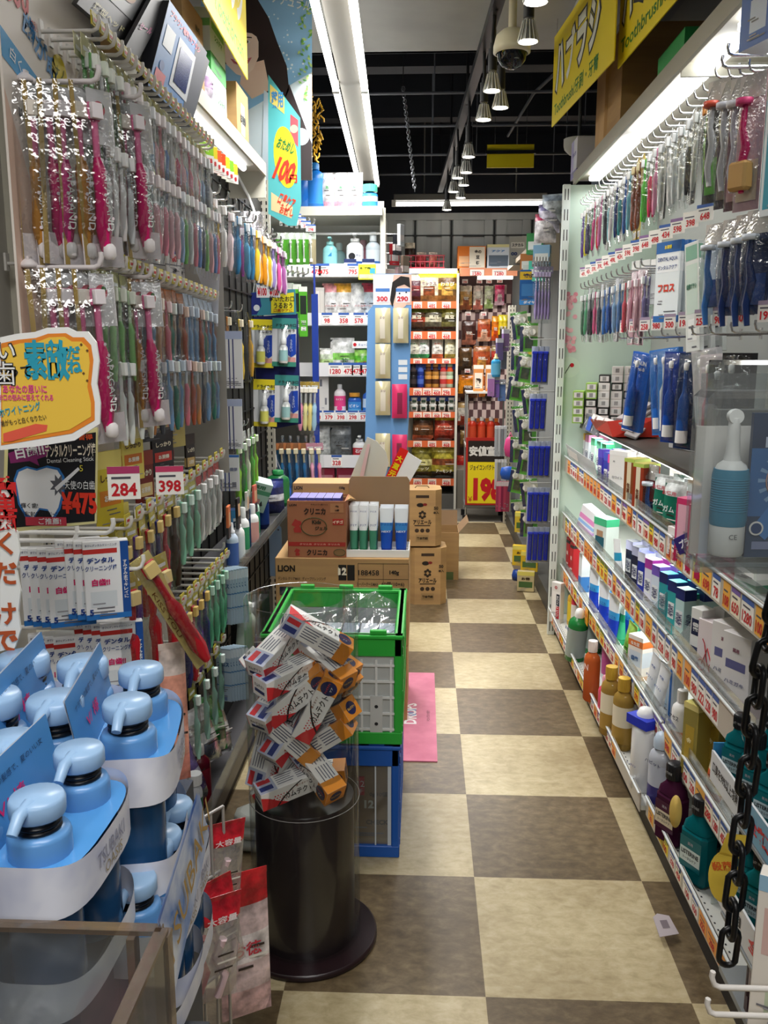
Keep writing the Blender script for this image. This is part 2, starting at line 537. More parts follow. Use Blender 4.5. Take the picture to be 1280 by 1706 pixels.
# yellow hanging board far off, smoke detector, hanging chain
a = P(812, 240, 1, 6.0)
b_ = MB().box(0.15, 0, -0.145, 0.3, 0.012, 0.14, YEL).box(0.15, -0.01, -0.062, 0.32, 0.02, 0.02, C('1b1c22', .5))
b_.tube([(0.05, 0, 0), (0.05, 0, 3.31 - a.z)], 0.002, CHROME).tube([(0.25, 0, 0), (0.25, 0, 3.31 - a.z)], 0.002, CHROME)
spawn(b_, 'hanging_board', 'yellow board hanging blank side on below the dark ceiling', 'sign', a)
p = P(965, 242, 1, 4.9)
spawn(MB().lathe([(0.0, -0.05), (0.05, -0.045), (0.075, -0.02), (0.08, 0.0), (0.08, 0.03)], C('b9b7ae', .5), 20).tube([(0, 0, 0.03), (0, 0, 3.3 - p.z)], 0.01, C('4a4a4a', .5)),
      'smoke_detector', 'round white smoke detector over the far toothbrush gondola', 'smoke detector', p)
ch = MB(); p0, p1 = P(672, 148, 1, 5.1), P(692, 320, 1, 5.1)
N = 34
for i in range(N):
    q = p0.lerp(p1, i / N); a_ = i % 2 * PI / 2
    ch.tube([(q.x + .009 * math.cos(t) * math.cos(a_), q.y + .009 * math.cos(t) * math.sin(a_), q.z + .014 * math.sin(t)) for t in [k * PI / 4 for k in range(8)]], 0.0022, C('8d8f96', .3, .8), 4, True)
ch.tube([p0, (p0.x, p0.y, 3.3)], 0.003, CHROME)
tag(ob('hanging_chain', ch), 'thin grey metal chain hanging from the dark ceiling', 'chain')
# ================================================================== kit of shop goods (front faces -Y)
_K = {}
R90, L90 = -PI / 2, PI / 2      # facing the aisle from the far-side wall / near-side wall


def memo(fn):
    def g(*a, **k):
        key = (fn.__name__, repr(a), repr(sorted(k.items())))
        if key not in _K: _K[key] = fn(*a, **k)
        return _K[key]
    return g


def Rz(a): return Matrix.Rotation(a, 4, 'Z')
def Ry(a): return Matrix.Rotation(a, 4, 'Y')
def Rx(a): return Matrix.Rotation(a, 4, 'X')
def Tr(x, y=0, z=0): return Matrix.Translation((x, y, z))


def brush_geo(mb, hexh, hexb, L=0.16, y=-0.008, x=0.0, top=-0.03, fat=1.0, n=6, base=None):
    """a toothbrush hanging head up: top of the head at z=top; bristles towards -Y"""
    M0 = mb.M
    mb.M = M0 @ Tr(x, y, top)
    H = C(hexh, .25); B = C(hexb, .7); S = C(base or hexh, .3)
    mb.box(0, 0, -0.028, 0.011 * fat, 0.005, 0.028, S, 0.002)
    mb.box(0, -0.0075, -0.026, 0.0095 * fat, 0.010, 0.024, B, 0.001)
    mb.tube([(0, 0, -0.028), (0, 0.001, -L * .38)], 0.0027 * fat, S, n)
    mb.tube([(0, 0.001, -L * .36), (0, -0.001, -L * .45), (0, 0, -L * .6), (0, 0.001, -L * .85), (0, 0, -L)],
            [0.003 * fat, 0.0055 * fat, 0.0048 * fat, 0.0062 * fat, 0.003 * fat], H, n)
    mb.M = M0
    return mb


def sheet_bulge(mb, w, h, d, mat, z0=0.0, nx=4, nz=6, taper=0.0, y=0.0, smooth=True, back=False, pat=None):
    """a front sheet bulging towards -Y between z0-h and z0"""
    vs = []; fs = []
    for j in range(nz + 1):
        v = j / nz
        for i in range(nx + 1):
            u = i / nx
            b = (math.sin(PI * u) ** .6 if 0 < u < 1 else 0) * (math.sin(PI * v) ** .5 if 0 < v < 1 else 0)
            ww = w * (1 - taper * v)
            vs.append(((u - .5) * ww, y - d * b, z0 - h + h * v))
    cells = {}
    for j in range(nz):
        for i in range(nx):
            q = (j * (nx + 1) + i, j * (nx + 1) + i + 1, (j + 1) * (nx + 1) + i + 1, (j + 1) * (nx + 1) + i)
            m_ = mat if pat is None else pat((i + .5) / nx, (j + .5) / nz)
            cells.setdefault(id(m_), (m_, []))[1].append(q)
    for m_, fl in cells.values(): mb.add(vs, fl, m_, smooth)
    return mb


@memo
def brush_pack(hexh, hexb='f4f4f0', w=0.042, h=0.19, card=None, L=0.155, head=None, fat=1.0, base=None, two=None):
    """card with a clear blister around a toothbrush, hung from its top"""
    parts = []
    if card:
        cm = MB().box(0, 0.0006, -h, w, 0.0008, h, C(card, .5))
        if head: cm.rect(-w / 2, -0.034, w, 0.034, C(head, .5), -0.0004)
        cm.rect(-w / 2 + .004, -h + .006, w - .008, .02, C('f7f7f2', .5), -0.0004)
        for k in range(3): cm.rect(-w / 2 + .008, -h + .009 + k * .005, w - .018, .0022, C('6a6a70', .5), -0.0007)
        parts.append(('card', cm.mesh('card')))
    elif head:
        cm = MB().box(0, 0.0004, -0.036, w, 0.0008, 0.036, C(head, .5)).rect(-w / 2 + .006, -.026, w - .012, .007, C('ffffff', .5), -0.0005)
        parts.append(('header_card', cm.mesh('header_card')))
    bm = brush_geo(MB(), hexh, hexb, L, -0.008, 0 if not two else -w * .2, -0.028, fat, base=base)
    parts.append(('toothbrush', bm.mesh('toothbrush')))
    if two: parts.append(('toothbrush', brush_geo(MB(), two, hexb, L, -0.008, w * .22, -0.034, fat).mesh('toothbrush')))
    parts.append(('film', sheet_bulge(MB(), w, h, 0.018, FILM, 0, 3, 5).mesh('film')))
    return parts


@memo
def hook(L=0.16, r=0.0032, hexc='d2d0c8', flag=None, ball=False, metal=False):
    """peg hook from the wall at y=0 towards -Y"""
    m = C(hexc, .35) if not metal else CHROME
    h = MB().tube([(0, 0, 0), (0, -L, 0), (0, -L - .008, .004), (0, -L - .012, .016), (0, -L - .011, .024)], r, m, 6)
    if ball: h.lathe([(0.0, -.002), (.016, 0), (.016, .006), (.006, .014)], m, 10)
    h.box(0, -0.002, -0.012, 0.014, 0.004, 0.03, m)
    if not flag: return h.mesh('display_hook')
    f = MB().box(0, -L - .004, .006, 0.03, 0.002, 0.022, C(flag, .4))
    f.rect(-.012, .01, .024, .012, C('f4f1d8', .5), -L - .0058).rect(-.008, .013, .016, .005, RED, -L - .0062)
    return [('wire', h.mesh('wire')), ('price_flag', f.mesh('price_flag'))]


def panel_print(mb, w, h, z0, y, bands, txt, x0=0.0):
    """printing on an upright face: bands (x0,z0,x1,z1,colour) and txt (body,x,z,h,colour[,w[,v]]) in fractions of the face"""
    for k, (a, b, c, d, hx) in enumerate(bands):
        mb.rect(x0 + (a - .5) * w, z0 + b * h, (c - a) * w, (d - b) * h, C(hx, .45) if isinstance(hx, str) else hx, y - .0003 - k * .00005)
    for t in txt:
        v = len(t) > 6 and t[6]
        mb.text(t[0], x0 + (t[1] - .5) * w, z0 + t[2] * h, t[3] * h, C(t[4], .45), y - .0017, (t[5] * w if len(t) > 5 and t[5] else None), .045 if len(t[0]) < 6 else .015, v=v)
    return mb


@memo
def carton(w, d, h, base, bands=(), txt=(), sides=True, top=None, bev=0.001, rough=.4):
    """printed paper box standing on z=0"""
    mb = MB(); B = C(base, rough) if isinstance(base, str) else base
    mb.box(0, 0, 0, w, d, h, B, bev)
    rg = random.Random('%s%.3f%.3f' % (base if isinstance(base, str) else '', w, h))
    if isinstance(base, str): panel_print(mb, w, h, 0, -d / 2 - .0007, [(a, b, a + .15 + .35 * rg.random(), b + .014, ('6d6d74', '9a9aa0')[k % 2]) for k in range(5) for a, b in ((.08 + .4 * rg.random(), .03 + .24 * rg.random()),)], ())
    panel_print(mb, w, h, 0, -d / 2, bands, txt)
    if sides:
        for a, ww in ((PI / 2, d), (-PI / 2, d)):
            mb.M = Rz(a)
            bb = [(0, b, 1, c_, hx) for (a0, b, a1, c_, hx) in bands if a1 - a0 > .7]
            panel_print(mb, ww, h, 0, -w / 2, bb, [t for t in txt if len(t) > 6 and t[6]])
            mb.M = Matrix()
    if top: mb.quad((-w / 2 + bev, -d / 2 + bev, h + .0003), (w / 2 - bev, -d / 2 + bev, h + .0003), (w / 2 - bev, d / 2 - bev, h + .0003), (-w / 2 + bev, d / 2 - bev, h + .0003), C(top, rough))
    return mb.mesh('carton')


def shade(hx, k):
    return ''.join('%02x' % max(0, min(255, int(int(hx[i:i + 2], 16) * k))) for i in (0, 2, 4))


def bagmat(hx, rough): return noisy('bag_%s_%.2f' % (hx, rough), shade(hx, .72), shade(hx, 1.12), 28, rough, .5, 3)


@memo
def pouch(w, h, d, base, top=None, mid=None, low=None, txt=(), gloss=0.28, foot=True, zipc=None, blob=None, blobc='b5512a'):
    """soft bag: pillow shaped, crimped at the top, printed in fields"""
    def mk(hx): return hx if not isinstance(hx, str) else bagmat(hx, gloss)
    bm = mk(base); tm = mk(top) if top else bm; mm = mk(mid) if mid else bm; lm = mk(low) if low else bm

    def pat(u, v):
        if blob and (u - .5) ** 2 / .09 + (v - blob) ** 2 / .03 < 1: return mk(blobc)
        return tm if v > .78 else lm if v < .22 else mm if .42 < v < .62 else bm
    mb = MB()
    sheet_bulge(mb, w, h, d / 2, bm, h, 8, 10, 0.06, pat=pat)
    sheet_bulge(mb, w, h, -d / 2, bm, h, 5, 6, 0.06)
    mb.box(0, 0, h - .004, w * .95, .0015, .012, tm)
    rg = random.Random(base if isinstance(base, str) else 'f')
    for k in range(3): mb.rect((rg.random() - .75) * w * .3, h * (.36 + .07 * k), w * (.2 + .2 * rg.random()), h * .018, C(('3a302c', 'e9e4da')[k % 2], .4), -d / 2 - .0008)
    if zipc: mb.rect(-w * .45, h * .86, w * .9, h * .02, C(zipc, .4), -.004)
    for t in txt: mb.text(t[0], (t[1] - .5) * w, t[2] * h, t[3] * h, C(t[4], .4), -d / 2 - .0012, t[5] * w if len(t) > 5 and t[5] else None, .02)
    return mb.mesh('pouch')


@memo
def bottle(r=0.032, h=0.2, body='f2f2f2', cap='e8e8e8', kind='pump', sy=0.7, label=None, label2=None, txt=(), neck=None, capr=None, clear=False, shape='round'):
    """moulded bottle with a cap of its own and a printed label; neck height fraction"""
    nk = neck or .78
    B = liquid(body) if clear else C(body, .25)
    if shape == 'round': pr = [(r * .9, 0), (r, h * .02), (r, h * (nk - .14)), (r * .9, h * (nk - .08)), (r * .55, h * (nk - .02)), (r * .4, h * nk)]
    elif shape == 'waist': pr = [(r * .9, 0), (r, h * .03), (r * .96, h * .25), (r * .8, h * .42), (r * .95, h * .58), (r * .92, h * (nk - .1)), (r * .5, h * (nk - .02)), (r * .4, h * nk)]
    else: pr = [(r * .95, 0), (r, h * .02), (r * .98, h * (nk - .04)), (r * .85, h * (nk - .015)), (r * .45, h * nk)]
    n = 20
    mb = MB().lathe(pr, B, n, 1, sy)
    parts = [['body', mb.mesh('body'), []]]
    cr = capr or r * .5
    K = C(cap, .3); c = MB()
    z = h * nk
    if kind == 'pump':
        c.cyl(0, 0, z, cr, h * .07, K).cyl(0, 0, z + h * .07, cr * .35, h * .06, K).box(0, -r * .35, z + h * .13, r * .5, r * 1.4, h * .05, K, .003)
    elif kind == 'flip': c.lathe([(cr, 0), (cr, h * (1 - nk) * .85), (cr * .8, h * (1 - nk))], K, 16, z=z)
    elif kind == 'dome': c.lathe([(cr, 0), (cr * 1.02, h * (1 - nk) * .45), (cr * .75, h * (1 - nk) * .85), (cr * .25, h * (1 - nk)), (0, h * (1 - nk))], K, 16, z=z)
    elif kind == 'spray':
        c.lathe([(cr, 0), (cr, h * .05), (cr * .6, h * .07), (cr * .55, h * (1 - nk) * .8), (cr * .4, h * (1 - nk))], K, 14, z=z)
    else:
        c.lathe([(cr, 0), (cr, h * (1 - nk))], K, 18, z=z)
        for i in range(18):
            a = 2 * PI * i / 18
            c.tube([(cr * math.cos(a), cr * math.sin(a), z + .002), (cr * math.cos(a), cr * math.sin(a), z + h * (1 - nk) - .002)], r * .03, K, 3)
    parts.append(['cap', c.mesh('cap'), []])
    if label:
        lm = MB().lathe([(r * 1.012, h * .1), (r * 1.012, h * (nk - .2))], C(label, .4), n, 1, sy, cap=False)
        if label2: lm.lathe([(r * 1.02, h * .1), (r * 1.02, h * .1 + h * (nk - .3) * .45)], C(label2, .4), n, 1, sy, cap=False)
        for t in txt: lm.text(t[0], (t[1] - .5) * 2 * r, t[2] * h, t[3] * h, C(t[4], .4), -r * sy * 1.03, t[5] * 2 * r if len(t) > 5 and t[5] else None, .015)
        parts.append(['label', lm.mesh('label'), []])
    elif txt:
        lm = MB()
        for t in txt: lm.text(t[0], (t[1] - .5) * 2 * r, t[2] * h, t[3] * h, C(t[4], .4), -r * sy * 1.02, t[5] * 2 * r if len(t) > 5 and t[5] else None, .015)
        parts.append(['lettering', lm.mesh('lettering'), []])
    return [tuple(p) for p in parts]


@memo
def tube_stand(w=0.045, h=0.15, body='f4f6f6', cap='3fa57a', low=None, mid=None, txt=()):
    """toothpaste tube standing on its cap: flat crimp at the top"""
    mb = MB(); n = 16; vs = []; fs = []
    zs = [0.022, .05, .09, .12, h - .012, h]
    for k, z in enumerate(zs):
        t = (z - zs[0]) / (h - zs[0]); rx = w / 2 * (.8 + .25 * t); ry = .017 * (1 - t) + .001
        for i in range(n):
            a = 2 * PI * i / n; vs.append((rx * math.cos(a), ry * math.sin(a), z))
    for k in range(len(zs) - 1):
        m_ = C(low, .3) if (low and k < 2) else C(mid, .3) if (mid and k == 2) else C(body, .3)
        mb.add(vs, [(k * n + i, k * n + (i + 1) % n, (k + 1) * n + (i + 1) % n, (k + 1) * n + i) for i in range(n)], m_, True)
    mb.add(vs, [tuple(range(n))[::-1], tuple(len(vs) - n + i for i in range(n))], C(body, .3))
    for t in txt: mb.text(t[0], (t[1] - .5) * w, t[2] * h, t[3] * h, C(t[4], .4), -.0145 if t[2] < .7 else -.009, t[5] * w if len(t) > 5 and t[5] else None, .02)
    c = MB().lathe([(w * .38, 0), (w * .38, .02), (w * .3, .023)], C(cap, .3), 14)
    return [('tube', mb.mesh('tube')), ('cap', c.mesh('cap'))]


@memo
def price_card(num, w=0.055, h=0.036, base='f6f4ee', bar='3a5fa8', numc='c8202c', small=True, nh=.42, barh=.2):
    mb = MB().box(0, .0004, 0, w, .0008, h, C(base, .5))
    if bar: mb.rect(-w / 2, h * (1 - barh), w, h * barh, C(bar, .5), -.0004)
    if small: mb.rect(-w * .38, h * .62, w * .6, h * .07, C('50505a', .5), -.0004)
    if num: mb.text(num, 0, h * .3, h * nh, C(numc, .45), -.0006, min(w * .8, h * nh * .62 * len(num)), .03)
    return mb.mesh('price_card')


@memo
def can(r, h, body, band=None, lid='c9c9c9', txt=()):
    mb = MB().lathe([(r * .93, 0), (r, .004), (r, h - .004), (r * .93, h)], C(body, .3), 18)
    if band: mb.lathe([(r * 1.01, h * .3), (r * 1.01, h * .7)], C(band, .35), 18, cap=False)
    for t in txt: mb.text(t[0], 0, t[2] * h, t[3] * h, C(t[4], .4), -r * 1.03, None, .015)
    l = MB().lathe([(r * .86, h), (r * .8, h - .002), (0, h - .002)], C(lid, .3, .8), 18, cap=False)
    return [('body', mb.mesh('body')), ('lid', l.mesh('lid'))]


def slotted_post(w, h, d=.03, hexc='cfcbbb', pitch=.03, face=(0, -1)):
    """upright with two columns of slots on its front face"""
    mb = MB().box(0, 0, 0, w, d, h, C(hexc, .4), .002)
    dk = C('17171a', .7)
    for i in range(int(h / pitch)):
        z = .02 + i * pitch
        for x in (-w * .2, w * .2): mb.rect(x - w * .055, z, w * .11, pitch * .55, dk, -d / 2 - .0005)
    return mb
# ================================================================== middle of the aisle
# ---- dump bin: dark pedestal, clear sleeve, loose toothpaste boxes
BX, BY = -0.274, 1.93
DKP = noisy('plum_board', '1c1417', '261b1f', 4, 0.28)
ped = MB().lathe([(0.118, 0.012), (0.118, 0.372), (0.116, 0.375)], DKP, 40)
basem = MB().lathe([(0.166, 0), (0.172, 0.003), (0.172, 0.013), (0.168, 0.016)], noisy('plum_base', '1a1013', '2a1a1e', 5, 0.3), 48)
slv = MB().lathe([(0.131, 0.018), (0.131, 0.86)], film('sleeve', 'f2f4f3', 0.03, 0.05, 3, 0.06, 0.006), 48, cap=False)
slv.tube([(0.131 * math.cos(t), 0.131 * math.sin(t), 0.86) for t in [2 * PI * k / 40 for k in range(40)]], 0.0007, PLATE, 4, True)
slv.tube([(0.131 * math.cos(t), 0.131 * math.sin(t), 0.374) for t in [2 * PI * k / 40 for k in range(40)]], 0.001, C('8d8a88', .2), 4, True)
spawn([('pedestal', ped.mesh('pedestal')), ('base_disc', basem.mesh('base_disc')), ('clear_sleeve', slv.mesh('clear_sleeve'))],
      'dump_bin', 'round dark brown dump bin with a clear sleeve standing in the aisle', 'display bin', (BX, BY, 0))


def kam(kind):
    """white toothpaste box with red dots, black swoosh and orange end"""
    w, d, h = 0.160, 0.050, 0.044
    mb = MB(); Wh = C('f0efec', .35); OR = C('d98a2e', .35)
    mb.box(0, 0, -h / 2, w, d, h, Wh, 0.001)
    for f, (M, hh) in enumerate(((Matrix(), h), (Rx(-PI / 2), d), (Rx(PI), h), (Rx(PI / 2), d))):
        mb.M = M; y = -(d if f % 2 == 0 else h) / 2
        if (f + kind) % 2 == 0:
            mb.rect(w * .5 - .036, -hh / 2, .036, hh, OR, y - .0003)
            mb.disc(w * .5 - .022, 0, .0165, C('1d2350', .4), y - .0006, 18, hh * .42)
            mb.text('シュミテクト', w * .5 - .022, .003, .005, C('e34b36', .4), y - .001, .026, .02)
            mb.text('ケア', w * .5 - .022, -.006, .005, WHITE, y - .001, None, .02)
            mb.poly([(-w / 2, -hh / 2), (-w * .12, -hh / 2), (-w * .26, -hh * .22), (-w * .38, hh * .1), (-w / 2, hh * .3)], C('d42c34', .4), y - .0003)
            for a in range(7):
                for b in range(4):
                    mb.disc(-w * .36 + a * .0068 + b * .003, -hh * .3 + b * .006, .0021 - a * .0002, C('d42c34', .4), y - .0005, 6)
            mb.poly([(-w * .3, -hh / 2), (-w * .27, -hh / 2), (-w * .16, -hh * .1), (-w * .02, hh * .24), (w * .12, hh * .5), (w * .08, hh * .5), (-w * .06, hh * .24), (-w * .2, -hh * .1)], C('23191a', .4), y - .0005)
            mb.text('カムテクト', w * .04, -hh * .08, hh * .36, C('1d1a1c', .4), y - .0009, w * .42, .02)
            mb.text('歯ぐきケア', w * .1, hh * .28, hh * .13, C('8a4b2a', .4), y - .0009, None, .01)
        else:
            mb.rect(-w / 2, -hh / 2, .04, hh, C('b6bcd0', .4), y - .0003)
            mb.rect(-w / 2 + .004, -hh * .35, .03, hh * .3, C('2d3a78', .4), y - .0006).rect(-w / 2 + .004, hh * .1, .03, hh * .28, C('c8343a', .4), y - .0006)
            mb.rect(w * .5 - .03, -hh / 2, .03, hh, OR, y - .0003)
            for r in range(5):
                for q in range(2): mb.rect(-w * .22 + q * .046, hh * (.3 - r * .14), .042 - (r * 7 + q * 3) % 5 * .002, .0022, C('5a5e74', .5), y - .0005)
    mb.M = Rz(PI / 2)
    mb.rect(-d / 2, -h / 2, d, h, OR, -w / 2 - .0003).disc(0, 0, .015, C('1d2350', .4), -w / 2 - .0006).text('カムテクト', 0, 0, .006, C('f0c23a', .4), -w / 2 - .001, .025, .02)
    mb.M = Rz(-PI / 2)
    mb.text('カムテクト', 0, .006, .008, INK, -w / 2 - .0009, .034, .02).rect(-.017, -.012, .034, .008, C('2a3566', .4), -w / 2 - .0006)
    return mb.mesh('toothpaste_box')


KM = [kam(0), kam(1)]
KL = [  # px, py, depth offset, image angle, yaw, which
    (528, 1057, -.045, -32, .15, 1, 'large grey printed back, topmost of the heap'),
    (462, 1078, -.04, 24, 1.0, 0, 'white end towards us, high at the sleeve'),
    (540, 1102, -.02, -22, -.7, 0, 'orange corner poking out under the topmost box'),
    (482, 1123, -.06, 8, .8, 0, 'orange end up, under the grey-backed box'),
    (490, 1165, -.09, 38, .1, 0, 'slanted box with black lettering facing us'),
    (537, 1182, -.095, 62, -.1, 0, 'steep box with black lettering facing us'),
    (446, 1165, -.045, 28, 1.05, 0, 'stubby white end beside the slanted box'),
    (470, 1228, -.075, -45, .2, 1, 'box leaning down across the lower sleeve'),
    (482, 1214, -.03, 40, .9, 0, 'orange end in the middle of the heap'),
    (553, 1236, -.06, 36, -.25, 1, 'low box tilted upwards along the sleeve'),
    (566, 1200, -.03, 32, -.6, 1, 'blue panelled box behind the steep one'),
    (486, 1306, -.06, 10, .5, 0, 'orange boxed end lying lowest in the bin'),
    (443, 1252, -.03, 70, .9, 0, 'orange side against the dim sleeve wall'),
    (533, 1286, -.07, -28, -.8, 0, 'orange end at the foot of the heap'),
    (577, 1150, .0, 66, -.7, 1, 'upright box at the far rim of the sleeve'),
    (572, 1100, .02, -38, -.5, 1, 'pale box wedged high near the crate'),
    (510, 1200, .03, 20, .3, 1, 'hidden box deep in the heap'),
    (520, 1290, .04, 5, 0, 0, 'flat box on the pedestal behind the others'),
    (470, 1290, .03, 50, .4, 1, 'box standing in the dim bottom corner'),
    (500, 1120, .05, 15, -.2, 0, 'box at the back, under the topmost one'),
    (450, 1130, .03, -50, .6, 1, 'box resting against the sleeve behind the stub'),
]
for px, py, dy, a, yw, k, s_ in KL:
    p = P(px, py, 1, BY + dy); v_ = Vector((p.x - BX, p.y - BY)); r_ = max(.001, v_.length); lim_ = .062 if abs(a) < 50 else .085
    if r_ > lim_: p.x, p.y = BX + v_.x * lim_ / r_, BY + v_.y * lim_ / r_
    M = Rz(yw) @ Ry(-math.radians(a)) @ Rx(.15)
    spawn(KM[k], 'toothpaste_box', 'toothpaste box in the dump bin, ' + s_, 'toothpaste box', p, rot=M.to_euler(), group='toothpaste boxes in the dump bin', sc=1.04)

# ---- folding crates
def crate(x0, x1, y0, y1, z0, z1, hexc, hexd, panel, kind):
    W, D, H = x1 - x0, y1 - y0, z1 - z0
    A = C(hexc, .35); A2 = C(hexd, .4)
    rim = MB(); t = .016
    rh = .062
    for yy in (-D / 2 + t / 2, D / 2 - t / 2):
        rim.box(0, yy, H - rh, W, t, rh, A, .003).box(0, yy, H - .012, W + .012, t + .01, .012, A, .003)
        for q in (-.33, 0, .33): rim.box(q * W, yy, H, .045, t, .012, A, .002)
    for xx in (-W / 2 + t / 2, W / 2 - t / 2):
        rim.box(xx, 0, H - rh, t, D, rh, A, .003).box(xx, 0, H - .012, t + .01, D + .012, .012, A, .003)
        for q in range(7): rim.box(xx + (.003 if xx > 0 else -.003), -D / 2 + (q + .5) * D / 7, H - rh - .01, t, .02, .03, A2, .002)
    parts = [('rim', rim.mesh('rim'))]
    b = MB().box(0, 0, 0, W, D, .02, A, .003)
    for yy in (-D / 2 + .006, D / 2 - .006): b.box(0, yy, 0, W, .014, .035, A, .002)
    for xx in (-W / 2 + .006, W / 2 - .006): b.box(xx, 0, 0, .014, D, .035, A, .002)
    parts.append(('base', b.mesh('base')))
    for xx in (-W / 2 + .011, W / 2 - .011):
        for yy in (-D / 2 + .011, D / 2 - .011): parts.append(('corner_post', MB().box(xx, yy, .01, .022, .022, H - .02, A, .003).mesh('corner_post')))
    for yy in (-D / 2 + .01, D / 2 - .01):
        f = MB()
        if kind == 'lattice':
            f.box(0, yy, .02, W - .03, .006, H - rh - .02, C('b9bdbb', .4))
            for i in range(9): f.box(-W / 2 + .03 + i * (W - .06) / 8, yy - .004 * (1 if yy < 0 else -1), .03, .006, .008, H - rh - .04, C('dfe1df', .4))
            for i in range(5): f.box(0, yy - .004 * (1 if yy < 0 else -1), .04 + i * (H - rh - .05) / 4.4, W - .04, .009, .006, C('dfe1df', .4))
            f.box(.12, yy - .005, .03, .034, .008, .11, C('c9cbc9', .4)).disc(.12, .06, .005, INK, yy - .0095).disc(.12, .11, .005, INK, yy - .0095)
        else:
            f.box(0, yy, .03, W - .03, .004, H - rh - .03, PLATE)
            f.box(W * .32, yy - .003, .03, .004, .004, H - rh - .03, C('cfd6dc', .3)).box(W * .44, yy - .003, .03, .02, .004, H - rh - .03, C('cfd6dc', .35))
        parts.append(('front_panel' if yy < 0 else 'back_panel', f.mesh('panel')))
    for xx in (-W / 2 + .008, W / 2 - .008):
        f = MB()
        f.box(xx, 0, .02, .006, D - .03, H - rh - .02, C('d5d9d8', .5) if kind == 'lattice' else A2)
        sg = .005 if xx > 0 else -.005
        for i in range(3): f.box(xx + sg, 0, .03 + i * (H - rh - .05) / 2, .012, D - .03, .02, A, .002)
        for i in range(6): f.box(xx + sg, -D / 2 + .03 + i * (D - .06) / 5, .03, .012, .014, H - rh - .04, A, .002)
        parts.append(('side_panel', f.mesh('side_panel')))
    return parts


spawn(crate(-.425, -.057, 2.27, 2.73, 0, .338, '1f5bb5', '17458c', '', 'clear'), 'folding_crate', 'blue folding crate with clear front on the floor under the green one', 'crate', (-.241, 2.5, 0))
spawn(crate(-.43, -.05, 2.265, 2.735, .345, .66, '2fae3f', '23882f', '', 'lattice'), 'folding_crate', 'green folding crate stacked on the blue crate behind the bin', 'crate', (-.24, 2.5, .345))
cb = carton(.33, .40, .25, '9c7b52', (), (('12', .78, .5, .1, 'e8e2d0'), ('0g 10個', .86, .62, .07, '3a2f25'), ('CHECK', .85, .28, .06, '3a2f25')), top='8c6f4a')
spawn(cb, 'carton', 'brown carton sealed inside the clear-fronted blue crate', 'carton', (-.235, 2.5, .022))
rb = MB().box(0, 0, 0, .02, .004, .055, RED).text('12', 0, .035, .018, WHITE, -.003).text('千', 0, .013, .014, WHITE, -.003)
spawn(rb, 'price_tag', 'small red tag inside the front of the blue crate', 'price tag', (-.165, 2.29, .18))
# packs of tubes in the green crate under loose film
GB = carton(.05, .16, .20, 'e9ebee', ((0, 0, 1, .3, '3d7a68'), (0, .72, 1, 1, '2b3f92')), (('クリニカ', .5, .55, .1, '2b3f92', .8),), top='dfe3ee')
BB = carton(.05, .16, .20, '3f66b5', ((0, .3, 1, .6, 'dfe6f2'),), (('クリニカ', .5, .45, .1, '1c2a66', .8),), top='ccd6ea')
for i in range(6):
    for j in range(2):
        k = (i + j) % 2
        spawn(GB if k else BB, 'toothpaste_box', '%s toothpaste pack in the green crate, %s from its aisle side, %s row' % ('white and green' if k else 'blue', ORD[5 - i], 'near' if j == 0 else 'far'),
              'toothpaste box', (-.385 + i * .056, 2.40 + j * .18, .367), group='toothpaste packs in the green crate')
shp = MB(); vs = []; fs = []; n = 14
rng = random.Random(3)
for j in range(n + 1):
    for i in range(n + 1):
        u, v = i / n, j / n
        vs.append((-.17 + .34 * u, -.2 + .4 * v, .0 + .03 * math.sin(7 * u + 3 * v) + rng.uniform(-.012, .012) + .05 * max(0, abs(v - .5) * 2 - .5)))
for j in range(n):
    for i in range(n): fs.append((j * (n + 1) + i, j * (n + 1) + i + 1, (j + 1) * (n + 1) + i + 1, (j + 1) * (n + 1) + i))
shp.add(vs, fs, film('loose_film', 'f4f6f8', .16, .6, 25, .1, .06), False)
tag(ob('plastic_sheet', shp, None, (-.24, 2.5, .605)), 'crumpled clear plastic sheet over the packs in the green crate', 'plastic sheet')

# ---- pile of cartons behind the crates
LY = 3.2
under = carton(.5, .36, .30, CARTON, (), (('LION', .12, .85, .1, '2b2622'),))
spawn(under, 'carton', 'plain brown carton lowest under the long lettered carton', 'carton', (-.30, LY + .18, 0))
long_ = MB().box(0, 0, 0, .505, .34, .34, CARTON, .002)
panel_print(long_, .505, .34, 0, -.17, [(.03, .57, .27, .67, '1d2230'), (.27, .58, .52, .66, 'f0ede4')],
            [('LION', .085, .88, .075, '201d1b', .13), ('デンタル クリアMAX   ディープクレンジング', .2, .765, .04, '3a2f25', .36),
             ('12', .505, .85, .075, 'f3ead2'), ('188458', .70, .84, .06, '2a241e'), ('140g', .89, .84, .06, '2a241e'), ('スーパークールMAX', .69, .71, .04, '2a241e', .16),
             ('60個(10×6)', .88, .71, .06, '2a241e', .17)])
ink = C('2a241e', .6)
long_.rect(-.013, .255, .03, .06, C('1d1a17', .6), -.1707).rect(.02, .255, .028, .06, C('1d1a17', .6), -.1707)
for i in range(5): long_.box(.061 + i * .0475, -.1702, .222, .0012, .001, .1, ink) if i in (0, 2, 4) else None
for z in (.222, .26, .32): long_.box(.156, -.1702, z, .19, .001, .0014, ink)
for i in range(24): long_.rect(-.105 + i * .0048, .2, .0026 if i % 3 else .0036, .02, ink, -.1711)
long_.text('12', .002, .29, .03, C('f0e6cc', .5), -.1712)
spawn(long_, 'carton', 'long brown carton printed with a bold company name, behind the green crate', 'carton', (-.298, LY + .17, .305))
